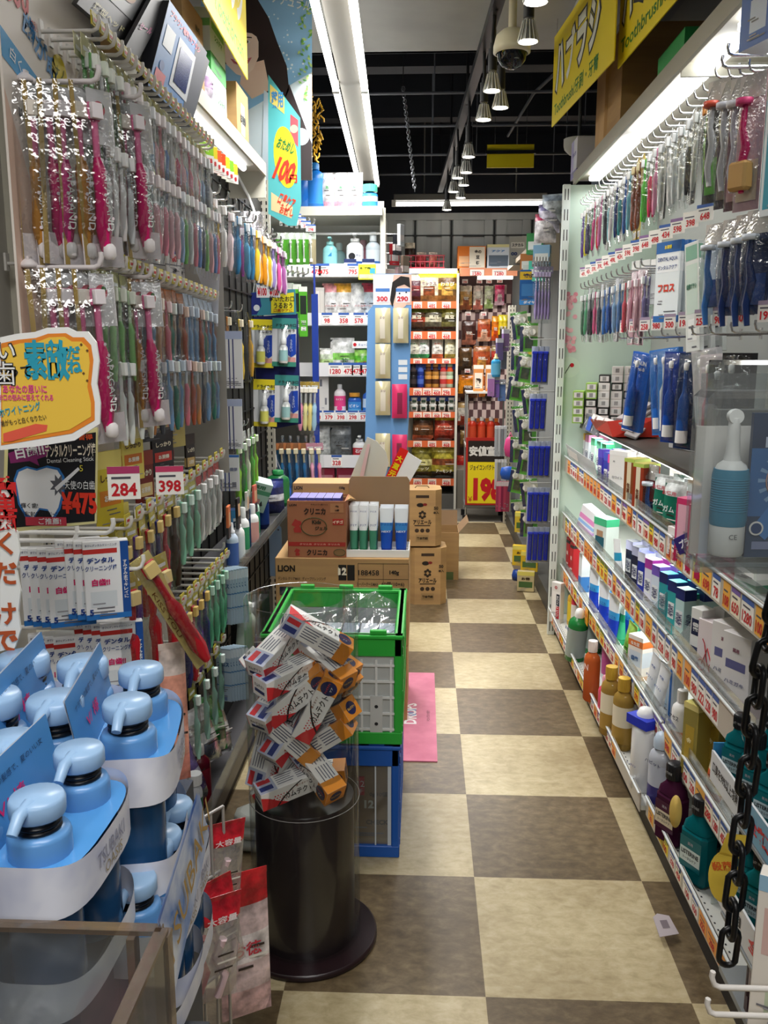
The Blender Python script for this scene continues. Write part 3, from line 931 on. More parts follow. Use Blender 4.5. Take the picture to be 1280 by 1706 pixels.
# open carton of children's toothpaste
kid = MB(); KC = noisy('red_brown_board', '9a6040', 'a76c49', 3, .75)
w_, h_, d_ = .215, .215, .16
for (x, y, sx, sy) in ((0, -d_ / 2, w_, .005), (0, d_ / 2, w_, .005), (-w_ / 2, 0, .005, d_), (w_ / 2, 0, .005, d_)): kid.box(x, y, 0, sx, sy, h_, KC)
kid.box(0, 0, 0, w_, d_, .005, KC)
Y_ = -d_ / 2 - .0028
panel_print(kid, w_, h_, 0, Y_, [(0, .2, 1, .275, 'a8332c'), (.74, .80, .97, .96, 'b07a55'), (.78, .58, .97, .69, 'b3322b')],
            [('クリニカ', .47, .82, .12, '2b1f1a', .38), ('LION', .09, .93, .045, '2b1f1a', .13), ('Kids', .5, .63, .07, '2b2a1e'), ('ジェル', .58, .52, .07, '2b2a1e', .22),
             ('クリニカ', .5, .09, .11, '2b1f1a', .36), ('60g', .86, .91, .04, '2b1f1a'), ('10個', .86, .84, .04, '2b1f1a'), ('イチゴ', .87, .635, .06, 'f0d9c0'), ('やさしいフッ素ジェル', .55, .94, .03, '2b1f1a', .3),
             ('クリニカ  クリニカ  クリニカ', .55, .237, .03, 'e6b9a2', .7)])
ov = [(-.01 + .048 * math.cos(t), .118 + .034 * math.sin(t)) for t in [2 * PI * k / 26 for k in range(26)]]
kid.tube([(a, Y_ - .001, b) for a, b in ov], .0013, C('3a4a2a', .6), 4, True)
ov2 = [(.085 + .022 * math.cos(t), .02 + .013 * math.sin(t)) for t in [2 * PI * k / 20 for k in range(20)]]
kid.poly(ov2, C('8d6a44', .6), Y_ - .0006).tube([(a, Y_ - .001, b) for a, b in ov2], .0009, C('3a4a2a', .6), 4, True)
for ox, oz, k in ((-.075, .12, 1), (-.075, .02, .55)):    # red rocking animal mark
    kid.poly([(ox + a * k * .9, oz + b * k * .9) for a, b in ((-.022, .004), (-.012, .02), (-.006, .03), (.004, .024), (.018, .02), (.022, .006), (.01, .0), (.02, -.012), (.018, -.028), (-.01, -.028), (-.014, -.012), (-.006, -.004))], C('a8332c', .6), Y_ - .0006)
flap = MB()
flap.quad((w_ / 2, -d_ / 2, h_), (w_ / 2 + .02, -d_ / 2 + .01, h_ + .01), (w_ / 2 + .03, d_ / 2 - .01, h_ - .02), (w_ / 2, d_ / 2, h_), CARTON)
flap2 = MB().box(0, d_ / 2 + .02, h_ - .012, w_ + .02, .05, .004, CARTON)
spawn([('box', kid.mesh('box')), ('flap', flap.mesh('flap')), ('flap', flap2.mesh('flap'))], 'carton', 'open reddish carton of children\'s toothpaste on the long brown carton', 'carton', (-.392, LY + .09, .646))
VB = carton(.03, .12, .05, 'd9d3ea', ((0, .3, 1, 1, '4b4fa0'),), (('キッズ', .5, .5, .2, 'f2f2fa', .8),), top='8b86c9')
for i in range(6): spawn(VB, 'toothpaste_box', 'violet toothpaste box poking out of the reddish carton, %s from its crate end' % ORD[i], 'toothpaste box', (-.48 + i * .032, LY + .085, .82),
                         group='violet toothpaste boxes in the reddish carton')
bk = carton(.22, .15, .255, CARTON, (), (('LION', .1, .93, .06, '2b2622', .15), ('150g', .88, .93, .05, '2b2622')), top='c19a66')
spawn(bk, 'carton', 'brown carton standing right behind the reddish one', 'carton', (-.395, LY + .255, .646))
# white tray with tubes and the raised cardboard lid behind
try_ = MB()
tw, td = .235, .15
try_.box(0, 0, 0, tw, td, .006, WHITE)
for (x, y, sx, sy) in ((0, -td / 2, tw, .004), (0, td / 2, tw, .004), (-tw / 2, 0, .004, td), (tw / 2, 0, .004, td)): try_.box(x, y, 0, sx, sy, .028, WHITE)
bkf = MB().slab([(-tw / 2, 0), (tw / 2, 0), (tw / 2, .27), (tw / 2 - .01, .285), (-tw / 2 + .01, .285), (-tw / 2, .27)], .004, CARTON_IN, td / 2)
spawn([('tray', try_.mesh('tray')), ('raised_lid', bkf.mesh('raised_lid'))], 'display_tray', 'white card tray with a raised brown lid on the long carton', 'tray', (-.165, LY + .095, .646))
TG = tube_stand(.034, .185, 'f3f5f6', '3f8a63', '44866a', None, (('クリア', .5, .6, .05, '1e2f86', .7), ('クリニカ', .5, .88, .035, '1e2f86', .7)))
TBl = tube_stand(.05, .175, 'eef3f8', '17348c', '1f4fb4', '3f8ad0', (('クリニカ', .5, .66, .06, '183a9a', .9), ('NEXT', .5, .5, .04, 'f4f7fa', .7)))
for i, x in enumerate((-.092, -.056, -.018)):
    for j in range(3): spawn(TG, 'toothpaste_tube', 'white and green tube in the card tray, %s column, %s row' % (('outer', 'middle', 'inner')[i], ('front', 'second', 'third')[j]), 'toothpaste tube',
                             (-.165 + x, LY + .055 + j * .04, .653), group='white and green tubes in the card tray')
for i, x in enumerate((.032, .088)):
    for j in range(3): spawn(TBl, 'toothpaste_tube', 'blue tube in the card tray, column %s, %s row' % (('beside the white tubes', 'at the aisle end')[i], ('front', 'second', 'third')[j]), 'toothpaste tube',
                             (-.165 + x, LY + .055 + j * .04, .653), group='blue tubes in the card tray')
# loose boards sticking up from the pile
def board(name, label, pts, Y, t, mat, extra=None, cat='board', tilt=0):
    q = [P(a, b, 1, Y) for a, b in pts]; o0 = q[0]
    mb = MB().slab([(v.x - o0.x, v.z - o0.z) for v in q], t, mat)
    if extra: extra(mb, o0, Y)
    return tag(ob(name, mb, None, o0, (tilt, 0, 0)), label, cat)


board('paper_sheet', 'curved off-white plastic sheet sticking up behind the cartons', [(570, 830), (612, 728), (628, 735), (643, 752), (648, 772), (640, 800), (640, 830)], 3.46, .004, film('milky_sheet', 'f0efe8', .06, 0, 1, .3, .85, 'd8d6c8'))
board('paper_sheet', 'pale pink strip of sheet leaning in the cartons', [(591, 830), (612, 740), (617, 740), (599, 830)], 3.452, .002, C('dcb8b4', .5))
def redstrip(mb, o0, Y):
    q = [P(a, b, 1, Y) - o0 for a, b in ((640, 800), (667, 745), (681, 751), (654, 806))]
    mb.poly([(v.x, v.z) for v in q], C('e0241c', .4), -.0006)
    c_ = (q[0] + q[1] + q[2] + q[3]) / 4; dv = (q[1] - q[0]).normalized()
    a = math.atan2(dv.z, dv.x) - PI / 2
    for i, ch in enumerate('大還元祭'):
        k = c_ + dv * ((.9 - i) * .033)
        mb.text(ch, k.x, k.z, .026, C('f3d716', .4), -.0016, None, .04, ry=a)
board('shelf_talker_board', 'white card with a red and yellow lettered edge sticking up from the cartons', [(638, 815), (668, 746), (703, 768), (676, 815)], 3.44, .004, WHITE, redstrip, 'sign')
board('paper_sheet', 'cyan plastic sheet corner behind the reddish carton', [(565, 803), (590, 800), (600, 830), (580, 830)], 3.445, .003, C('49b4d2', .3))
# ---- detergent cartons with cut corners
def ariel(w, d, h):
    mb = MB(); c_ = .035
    pts = [(-w / 2 + c_, -d / 2), (w / 2 - c_, -d / 2), (w / 2, -d / 2 + c_), (w / 2, d / 2 - c_), (w / 2 - c_, d / 2), (-w / 2 + c_, d / 2), (-w / 2, d / 2 - c_), (-w / 2, -d / 2 + c_)]
    vs = [(x, y, 0) for x, y in pts] + [(x, y, h) for x, y in pts]
    mb.add(vs, [tuple(range(7, -1, -1)), tuple(range(8, 16))] + [(i, (i + 1) % 8, (i + 1) % 8 + 8, i + 8) for i in range(8)], CARTON)
    fw = w - 2 * c_; y = -d / 2
    panel_print(mb, fw, h, 0, y, [(.25, .86, .75, .91, '3a2c22'), (.25, .08, .75, .2, '9a7c52')],
                [('アリエール', .5, .43, .085, '2b2119', .7), ('50', 1.02, .68, .06, '2b2119'), ('本入', 1.02, .6, .05, '2b2119'), ('粉末洗剤', .5, .14, .05, '2b2119', .42)])
    mb.disc(-.012, h * .735, .02, C('1d1714', .5), y - .0006, 16, .012).disc(.014, h * .745, .012, C('7d2020', .5), y - .0008, 12, .008)
    for k in range(6):
        a = k * PI / 3 + .5; mb.disc(.02 * math.cos(a) * .7, h * .56 + .017 * math.sin(a), .0085, C('2b2119', .5), y - .0006, 8)
    mb.disc(0, h * .56, .006, CARTON, y - .0008, 8)
    for k in (-1, 0, 1): mb.disc(k * .03, h * .28, .012, C('3a2c22', .5), y - .0006, 12)
    mb.rect(-fw * .3, h * .36, fw * .6, .006, C('3a2c22', .5), y - .0006)
    mb.tube([(-.04, -d * .1, h), (-.03, -d * .1, h + .012), (.03, -d * .1, h + .012), (.04, -d * .1, h)], .003, C('6b5337', .6), 5)
    return mb.mesh('carton')
AR = ariel(.215, .2, .325)
spawn(AR, 'carton', 'octagonal detergent carton on the floor, lower of the pair', 'carton', (.03, 4.88, 0), .06, 'octagonal detergent cartons')
spawn(AR, 'carton', 'octagonal detergent carton on top of its twin', 'carton', (.0, 4.88, .337), .04, 'octagonal detergent cartons', sc=(1, 1, .97))
ob_ = MB()
for (x, y, sx, sy) in ((0, -.12, .2, .004), (0, .12, .2, .004), (-.1, 0, .004, .24), (.1, 0, .004, .24)): ob_.box(x, y, 0, sx, sy, .30, CARTON)
ob_.box(0, 0, 0, .2, .24, .004, CARTON_IN).rect(-.02, .0, .09, .05, C('5b6b3f', .6), -.1226)
f1 = MB().quad((.1, -.12, .3), (.16, -.12, .37), (.16, .12, .37), (.1, .12, .3), CARTON_IN)
f2 = MB().quad((-.1, .12, .3), (.1, .12, .3), (.1, .16, .39), (-.1, .16, .39), CARTON_IN)
spawn([('box', ob_.mesh('box')), ('flap', f1.mesh('flap')), ('flap', f2.mesh('flap'))], 'carton', 'empty open carton on the floor behind the octagonal ones', 'carton', (.13, 5.45, 0))
# ---- pink floor mat
mt = MB(); PK = noisy('pink_mat', 'c56a86', 'd57b96', 12, .55)
mt.box(0, 0, 0, .42, .85, .004, PK)
mt.M = Tr(0, 0, .0042) @ Rz(PI / 2) @ Rx(-PI / 2)
mt.text('DROPS', -.02, -.11, .05, C('f3ecf0', .5), -.0004, .2, .03)
mt.rect(-.04, -.132, .03, .03, C('5b8ac8', .5), -.0002).rect(-.0, -.132, .02, .04, C('5b8ac8', .5), -.0002)
mt.text('ドロップス の 香り', -.04, -.18, .014, C('5a2034', .5), -.0004, .1, .01)
tag(ob('floor_mat', mt, None, (-.148, 3.285, 0)), 'pink lettered promotional mat lying beside the crates', 'mat')
# ---- clear wrapped bundle on the floor
bl = MB(); rng = random.Random(5)
SLV = film('bundle_film', 'e8ebe6', .2, .7, 18, .12, .5, 'c9cdc6')
for k, (z, r) in enumerate(((0, .085), (.035, .08), (.07, .07))):
    pr = [(r * .8, z), (r, z + .012), (r * .95, z + .028), (r * .7, z + .035)]
    bl.lathe(pr, SLV, 9, 1, .8)
tag(ob('wrapped_bundle', bl, None, (-.47, 2.33, 0)), 'round clear wrapped bundle on the floor between shelf and bin', 'bundle')
# ================================================================== near-side toothbrush wall (left of the aisle)
LX = -0.74
GRID = C('1b1b1e', .6)
pg = MB().box(-.75, 1.55, .25, .02, 1.8, 1.82, C('b9b6ae', .5))
pg.box(-.75, 3.32, .1, .02, 1.74, 1.97, C('23221f', .6))
for i in range(15): pg.box(-.738, 2.5 + i * .115, .12, .006, .006, 1.9, C('0c0c0e', .5))
for i in range(16): pg.box(-.738, 3.32, .2 + i * .12, .006, 1.7, .006, C('0c0c0e', .5))
pg.box(-.745, 2.45, .05, .03, 3.5, .22, C('2c2a28', .6))
tag(ob('pegboard_gondola', pg), 'pegboard wall of the toothbrush aisle with its dark grid end', 'shelving')
for y, z in ((1.62, 2.06), (4.17, 2.36)):
    spawn(slotted_post(.055, z), 'shelf_post', 'slotted cream upright at the %s of the toothbrush wall' % ('entrance edge' if y < 2 else 'far end'), 'post', (LX + .01, y, 0), L90 if y < 2 else .12)
ty = MB().box(-.665, 2.95, .045, .13, 2.3, .012, C('77767a', .4, .4)).box(-.602, 2.95, .045, .006, 2.3, .05, C('5b5a5c', .4, .3)).box(-.66, 2.95, 0, .1, 2.3, .045, C('17171a', .6))
trf = MB().box(-.6, 2.95, .095, .003, 2.3, .055, PLATE)
spawn([('tray', ty.mesh('tray')), ('clear_lip', trf.mesh('clear_lip'))], 'bottom_shelf', 'low metal bottom tray of the toothbrush wall', 'shelf', (0, 0, 0))
# header shelf with its light
hs = MB().box(-.77, 2.83, 2.075, .34, 1.3, .02, C('d8d6cc', .4)).box(-.602, 2.83, 2.06, .008, 1.3, .045, C('c9c6ba', .4)).box(-.77, 3.475, 1.98, .34, .012, .11, CREAM)
hl = MB().tube([(-.66, 2.24, 2.066), (-.66, 3.36, 2.066)], .011, C('fdfdff', .4, 0, 4.0), 10)
hc = MB().tube([(-.70, 3.42, 2.06), (-.66, 3.44, 1.98), (-.63, 3.44, 1.9), (-.66, 3.42, 1.84), (-.735, 3.4, 1.82)], .006, WHITE, 6)
spawn([('board', hs.mesh('board')), ('light_tube', hl.mesh('light_tube')), ('cable', hc.mesh('cable'))], 'header_shelf', 'header shelf with a light tube above the far toothbrush hooks', 'shelf', (0, 0, 0))
area('header_shelf_light', (-.66, 2.8, 2.045), .03, 1.1, 1.6)


def hdr_box(name, label, mesh, px, py, X, rz=L90, dz=0.0, cat='carton'):
    p = Vector((X, py, 2.096 + dz))
    return spawn(mesh, name, label, cat, p, rz)


hdr_box('carton', 'brown carton on the header shelf nearest the slanted screen board', carton(.22, .22, .235, CARTON, ((0, .55, 1, .58, '7b6a78'),), (('60×3', .7, .8, .08, '4a3b30'),), top='b8935f'), 0, 2.56, -.74)
hdr_box('carton', 'white carton with a green foot on the header shelf, topmost', carton(.2, .2, .17, 'e9f0ea', ((0, 0, 1, .3, '3b9a45'), (.1, .7, .9, .82, '7fbf6a')), (('LION', .8, .93, .06, '3a3a3a'), ('システマ', .5, .6, .1, '3b9a45', .5)), top='f4f4f0'), 0, 2.86, -.73, dz=.132)
hdr_box('carton', 'pale green carton under the green-footed white one', carton(.2, .2, .13, 'd7e6da', ((0, 0, 1, .12, '7fae84'),), (('システマ', .6, .5, .16, '5b8a6a', .5),), top='e9f0ea'), 0, 2.86, -.73)
hdr_box('bag_pack', 'clear pink and violet refill pack beside the brown header carton', pouch(.12, .15, .07, 'd9cfe0', 'efe8ef', 'b79cc2', 'e8dfe9'), 0, 2.71, -.65, cat='pouch')
hdr_box('carton', 'brown carton with a white label at the post end of the header shelf', carton(.2, .2, .2, CARTON, ((.35, .25, .65, .75, 'e9e6dc'),), (('お買得', .5, .5, .15, '3a3a3a'),), top='a98457'), 0, 3.22, -.73)

# ---------------------------------------------------------------- rows of hooks
def unit(rz): return Vector((math.sin(rz), -math.cos(rz), 0))      # the way a thing with this turn faces


def row(n, p0, p1, rz, packs, per, label, group, hk=None, gap=.015, jit=.0, hlabel=None, L=.17, dz=-.004, rnd=None, tilt=.05, name='toothbrush_pack', cat='toothbrush pack'):
    """n hooks between the tip positions p0 and p1, each holding packs (list of (kind, words)) chosen per hook"""
    f = unit(rz); rg = random.Random(rnd or sum(map(ord, label)))
    p0, p1 = Vector(p0), Vector(p1)
    for i in range(n):
        tip = p0.lerp(p1, i / max(n - 1, 1)); base = tip - f * L
        if hk: spawn(hk, 'display_hook', 'peg hook, %s from the entrance, %s' % (ORD[i], hlabel or label), 'hook', base, rz, 'hooks: ' + (hlabel or label))
        kind, words = packs(i)
        for k in range(per(i) if callable(per) else per):
            q = tip - f * (.012 + k * gap)
            q = q + Vector((0, 0, dz + rg.uniform(-.004, .002)))
            spawn(kind, name, '%s, %s %s hook, %s' % (words, ('outermost on', 'second on', 'third on', 'fourth on')[k], ORD[i], label), cat, q,
                  group=group, rot=(rg.uniform(-.03, .02) - (.02 * k), rg.uniform(-tilt, tilt), rz + rg.uniform(-.10, .10) + jit))


HKP = hook(.17, .0035, 'd8d5cf', 'c9b93a')
HK = hook(.17, .0035, 'd8d5cf', None, True)
# upper row
UC = [('78b86a', 'f0f4ea', 'green'), ('8cc47a', 'e8f0e0', 'light green'), ('bfd8b0', 'f2f5ee', 'pale green'), ('e58aa0', 'f6eef0', 'pink'), ('e9b6c0', 'f7f0f0', 'pale pink'),
      ('d8dde0', 'f4f4f4', 'clear white'), ('c9587a', 'f2e6ea', 'rose'), ('9db8d8', 'eef2f6', 'pale blue'), ('e7e3e3', 'f4f4f4', 'milky'), ('6f8fc4', 'eef2f6', 'blue'), ('d98a98', 'f6eef0', 'salmon'), ('58606e', 'e6e8ea', 'slate')]
USEQ = [0, 1, 0, 2, 3, 5, 4, 8, 7, 4, 10, 9, 8, 6, 4, 9, 3, 8, 10, 7, 11, 8, 5, 4]


def upk(i):
    a, b, c_ = UC[USEQ[i % len(USEQ)]]
    return brush_pack(a, b, .04, .215, None, .165, 'd9cf8a' if i % 3 else 'e4dfae', 1.35, 'f0eeee' if i % 2 else None), c_ + ' toothbrush pack'


def upk2(i):
    a, b, c_ = UC[USEQ[(i * 5 + 7) % len(USEQ)]]
    return brush_pack(a, b, .04, .2, None, .155, None, 1.3, '8a8d92' if i % 3 == 0 else 'f0eeee'), c_ + ' brush pack'


row(22, (-.56, 1.58, 1.945), (-.56, 2.40, 1.93), L90, upk, 2, 'top row of the toothbrush wall', 'top row packs', hook(.09, .0035, 'd8d5cf', 'c9b93a'), rnd=1, L=.09)
row(22, (-.545, 1.58, 1.80), (-.545, 2.40, 1.80), L90, upk2, 1, 'under the top row', 'packs under the top row', None, rnd=2)
# middle row: orange header packs, with green ones nearest
MC = [('3f7a6a', 'd9e4e0', 'deep green'), ('c98a55', 'efe4d6', 'amber'), ('6f93b8', 'c8d6e4', 'steel blue'), ('4a4f58', 'b9bcc2', 'dark grey'), ('d97a8a', 'f0d8dc', 'rose'), ('7aa0c8', 'd6e2ee', 'sky blue'), ('a8553a', 'e6cdbf', 'rust')]


def mpk(i):
    if i < 4: return brush_pack('8fca7a', 'eef5e8', .045, .235, None, .17, 'd8d79a', 1.2, 'cfe8c0'), 'light green brush pack'
    a, b, c_ = MC[(i * 3 + 1) % 7 if i < 12 else (2, 5, 2, 6, 5, 2, 6, 0)[i % 8]]
    return brush_pack(a, b, .046, .19, 'b9814c' if i < 12 else ('9fb4d4' if i < 15 else 'a8452f'), .15, 'c0703a' if i < 12 else 'c9d6ea', 1.2), c_ + ' brush on a card'


def mpk2(i):
    a, b, c_ = MC[(i * 2) % 7]
    if i < 4: a, b, c_ = 'e6ece8', 'f4f6f4', 'white'
    return brush_pack(a, b, .044, .18, None, .155, None, 1.25, 'd9dfe6' if i % 2 else None), c_ + ' toothbrush pack'


row(18, (-.56, 1.56, 1.565), (-.56, 2.39, 1.545), L90, mpk, 2, 'middle row of the toothbrush wall', 'middle row packs', HKP, rnd=3)
row(16, (-.555, 1.62, 1.43), (-.555, 2.39, 1.42), L90, mpk2, 1, 'under the middle row', 'packs under the middle row', None, rnd=4)

# big brush packs with gold bristles, lower rows
GC = [('b01f2e', 'red'), ('3a2a1e', 'dark brown'), ('4b2a78', 'purple'), ('b01f2e', 'red'), ('2c2a6a', 'indigo')]


def gpk(i):
    if i < 6:
        a, c_ = GC[(i + 1) % 5]; return brush_pack(a, 'd9bf7a', .05, .225, None, .185, 'd8c84a', 1.9), c_ + ' wide-head brush pack'
    if i < 9: return brush_pack('8fd0b0', 'd9f0e6', .05, .19, None, .15, 'c8c04a', 1.5), 'mint brush pack'
    return brush_pack('eceae6', 'ffffff', .044, .19, 'd8e4de', .15, 'b9352f', 1.3), 'white brush on a mint card'


row(13, (-.55, 1.58, 1.09), (-.56, 2.40, 1.12), L90, gpk, 2, 'lower row by the price cards', 'lower row packs', HKP, rnd=5)


def gpk2(i):
    if i < 5:
        a, c_ = GC[(2, 4, 0, 2, 4)[i]]; return brush_pack(a, 'd9b96a', .05, .24, None, .19, 'd8c84a', 1.9), c_ + ' gold-bristle brush pack'
    return brush_pack('6fc49a', 'bfe4d2', .045, .22, None, .17, 'c8c04a', 1.4), 'sea green brush pack'


row(9, (-.55, 1.92, .84), (-.56, 2.42, .83), L90, gpk2, 2, 'bottom row over the tray', 'bottom row packs', HKP, rnd=6)
row(4, (-.56, 2.06, .60), (-.565, 2.36, .60), L90, lambda i: (brush_pack('a8d8c8', 'e6f4ee', .045, .21, None, .17, 'c8c04a', 1.5), 'pale mint brush pack'), 1, 'lowest pegs near the tray', 'lowest pegs', HKP, rnd=7)
# the red packs hanging in front, one leaning out across the row
RB = brush_pack('b3202c', 'dcc58a', .046, .235, None, .20, 'cbb64a', 2.2)
for i, (px, py, s_, rr) in enumerate(((212, 955, 'shortest of the three hanging side by side', 0.0), (238, 940, 'middle one of the three hanging side by side', -.12), (262, 925, 'longest of the three hanging side by side', -.16))):
    spawn(RB, 'toothbrush_pack', 'big red toothbrush pack, ' + s_, 'toothbrush pack', P(px, py, 0, -.50), rot=(0, rr, 1.1), group='big red packs')
def gold_brush():
    card = MB().slab([(-.02, -.245), (.006, -.245), (.02, -.03), (.02, 0), (-.02, 0)], .001, C('d9c77a', .4), .001).text('KISS YOU', -.013, -.12, .007, C('7a4a1a', .5), -.0003, .1, .0, ry=-PI / 2)
    br = brush_geo(MB(), 'b81c2a', 'd8bf7c', .225, -.008, .002, -.012, 2.5)
    fl = sheet_bulge(MB(), .046, .25, .026, FILM, 0, 3, 6)
    return [('card', card.mesh('card')), ('toothbrush', br.mesh('toothbrush')), ('film', fl.mesh('film'))]
spawn(gold_brush(), 'toothbrush_pack', 'red and gold toothbrush pack leaning out across the row', 'toothbrush pack', P(232, 928, 0, -.475), rot=(0, -.50, .75))
spawn(hook(.26, .0035, 'e4e2dd'), 'display_hook', 'white peg hook that the leaning red and gold pack hangs on', 'hook', P(228, 938, 0, -.475) + Vector((-.26, 0, -.01)), L90)

# ---------------------------------------------------------------- poster board with the pink brush packs
b0 = P(18, 300, 0, -.655)
bd = MB(); W_, H_ = .40, 1.0
bd.box(W_ / 2, 0.002, -.55, W_, .004, H_, C('efe6dd', .5))
bd.poly([(0, .1), (.09, -.06), (.16, -.55), (0, -.55)], C('e8c9b6', .5), -.0003)
bd.poly([(0, .19), (.22, .12), (.22, .085), (0, .145)], C('3f9ad0', .5), -.0006)
bd.text('白く   つややか', .11, .135, .020, C('f4f8fa', .5), -.0012, .17, .01, ry=-.3)
bd.text('.500', .062, .26, .05, C('d0252e', .45), -.0012, .1, .03).text('税別', .125, .23, .014, C('c8202c', .5), -.0012)
bd.text('歯が命', .15, .20, .045, C('2f86c8', .45), -.0012, .14, .03, ry=-.4)
bd.disc(.225, .18, .034, YEL, -.0012, 24).text('ナノ', .225, .185, .018, C('5b7a2a', .5), -.0018).text('アパガード', .225, .162, .008, C('5b7a2a', .5), -.0018)
bd.text('APAGARD', .12, .075, .018, C('6a6a70', .5), -.0012, .11, .0).rect(.045, .068, .012, .014, C('6a6a70', .5), -.0012)
tag(ob('poster_board', bd, None, (-.655, b0.y, 1.72), (0, 0, L90)), 'white and peach poster board behind the pink brush packs', 'sign')


@memo
def apa(hexh, hexb, v=0):
    w, h = .082, .285
    cd = MB().box(-w / 2 + .006, .001, -h, .008, .0008, h, C('c9a860', .4)).box(0, .002, -h + .0, w, .0008, .05, C('f3e9ec', .4))
    cd.disc(.015, -.035, .012, C('e06a78', .4), -.0003).disc(.02, -.03, .005, C('3f7a4a', .4), -.0006).box(.018, .0016, -.09, .05, .0008, .085, C('f1eff0', .5))
    br = brush_geo(MB(), hexh, hexb, .235, -.009, -.004, -.03, 2.1, 8, 'ef7aa8')
    br.text('APAGAND', -.0005, -.185, .012, WHITE, -.0235, .09, .0, ry=-PI / 2)
    for k in range(7): br.disc(-.006 + .011 * ((k * 7) % 3) / 2, -.12 - k * .018, .003, C('fbe9f0', .4), -.0232, 6)
    br.lathe([(.006, -.275), (.011, -.27), (.011, -.255), (.007, -.25)], C('f2ecec', .4), 10, y=-.012)
    return [('card', cd.mesh('card')), ('toothbrush', br.mesh('toothbrush')), ('film', sheet_bulge(MB(), w, h, .028, film('pack_film', 'f6f8f8', .13, .7, 45), 0, 4, 7).mesh('film'))]


PA = [(apa('d61f6e', 'f6eef2'), 'magenta'), (apa('c98a3a', 'f6eee2'), 'giraffe tan'), (apa('e0388a', 'f6eef2'), 'hot pink')]
AH = hook(.11, .0045, 'e6dfdf', None, True)
for (px, py, n, words) in ((42, 137, 5, 'upper hook nearest the entrance'), (128, 163, 4, 'upper hook further in'), (48, 446, 4, 'lower hook nearest the entrance'), (150, 462, 4, 'lower hook further in')):
    p = P(px, py, 0, -.648)
    spawn(AH, 'display_hook', 'round-based white hook on the poster board, ' + words, 'hook', p, L90)
    for k in range(n):
        kd, cw = PA[(0, 1, 2, 0, 1)[k]]
        q = p + Vector((.105 - .022 * k, -.004 * k, -.004))
        spawn(kd, 'toothbrush_pack', '%s flowered brush pack, %s from the tip of the %s' % (cw, ORD[k], words), 'toothbrush pack', q, rot=(-.02, .03 * (k % 3 - 1), L90 - .55 - .10 * k), group='flowered brush packs')

# ---------------------------------------------------------------- pop signs near the entrance
def flat(name, label, pts, Y, build, t=.004, mat=WHITE, cat='sign', yaw=0.0):
    """a card cut to an outline given in the photo, hung at distance Y; build prints in metres from its first corner"""
    q = [P(a, b, 1, Y) for a, b in pts]; o0 = q[0]; sc = (q[0] - CAM).length / F * 1.02
    mb = MB().slab([(v.x - o0.x, v.z - o0.z) for v in q][::-1], t, mat)
    def at(px, py):
        v = P(px, py, 1, Y) - o0; return v.x, v.z
    build(mb, at, sc)
    return tag(ob(name, mb, None, o0, (0, 0, yaw)), label, cat)


def pop1(mb, at, s):
    Yl = C('f0c64a', .5)
    mb.poly([at(*p) for p in ((2, 742), (2, 572), (30, 566), (60, 563), (80, 556), (110, 555), (122, 562), (140, 562), (152, 575), (156, 600), (152, 640), (158, 670), (158, 700), (120, 722), (60, 732))], C('e8892e', .5), -.0004)
    mb.poly([at(*p) for p in ((4, 738), (4, 580), (34, 572), (62, 570), (82, 562), (108, 561), (120, 569), (136, 569), (147, 580), (150, 604), (146, 645), (152, 672), (152, 694), (116, 716), (60, 726))], Yl, -.0008)
    mb.text('素敵', *at(78, 600), 60 * s, C('2f9fb8', .5), -.0016, 68 * s, .05).text('だ', *at(123, 588), 20 * s, C('2f9fb8', .5), -.0016, None, .04).text('ね', *at(125, 610), 20 * s, C('2f9fb8', .5), -.0016, None, .04)
    mb.text('い', *at(12, 585), 26 * s, INK, -.0016, None, .05).text('い', *at(12, 585), 22 * s, WHITE, -.0022, None, .01)
    mb.text('歯', *at(8, 622), 36 * s, INK, -.0016, None, .06).text('歯', *at(8, 622), 34 * s, WHITE, -.0022, None, .0).text('って', *at(34, 619), 16 * s, INK, -.0016, None, .02)
    mb.text('あなたの思いに', *at(42, 648), 12 * s, C('e0508a', .5), -.0016, 66 * s, .03).text('お口の悩みに答えてくれる', *at(44, 662), 10 * s, C('e0508a', .5), -.0016, 82 * s, .03)
    mb.text('ホワイトニング', *at(34, 682), 13 * s, C('2f9fb8', .5), -.0016, 64 * s, .02, ry=.18).text('歯がもっと白くなりたい', *at(40, 700), 9 * s, INK, -.0016, 70 * s, .01, ry=.15)
    mb.poly([at(*p) for p in ((6, 722), (60, 706), (80, 708), (78, 718), (20, 735), (6, 736))], C('e8604a', .5), -.0012)
    for a, b in ((136, 574), (146, 584), (140, 622), (146, 634)): mb.disc(*at(a, b), 2.2 * s, C('6a4a2a', .5), -.0014, 4)


flat('pop_sign', 'yellow cloud shaped handwritten sign hung at the entrance edge', ((0, 750), (0, 562), (28, 556), (58, 553), (78, 546), (112, 545), (126, 552), (146, 552), (160, 570), (165, 602), (161, 640), (167, 672), (166, 706), (124, 734), (60, 744)), 1.12, pop1)


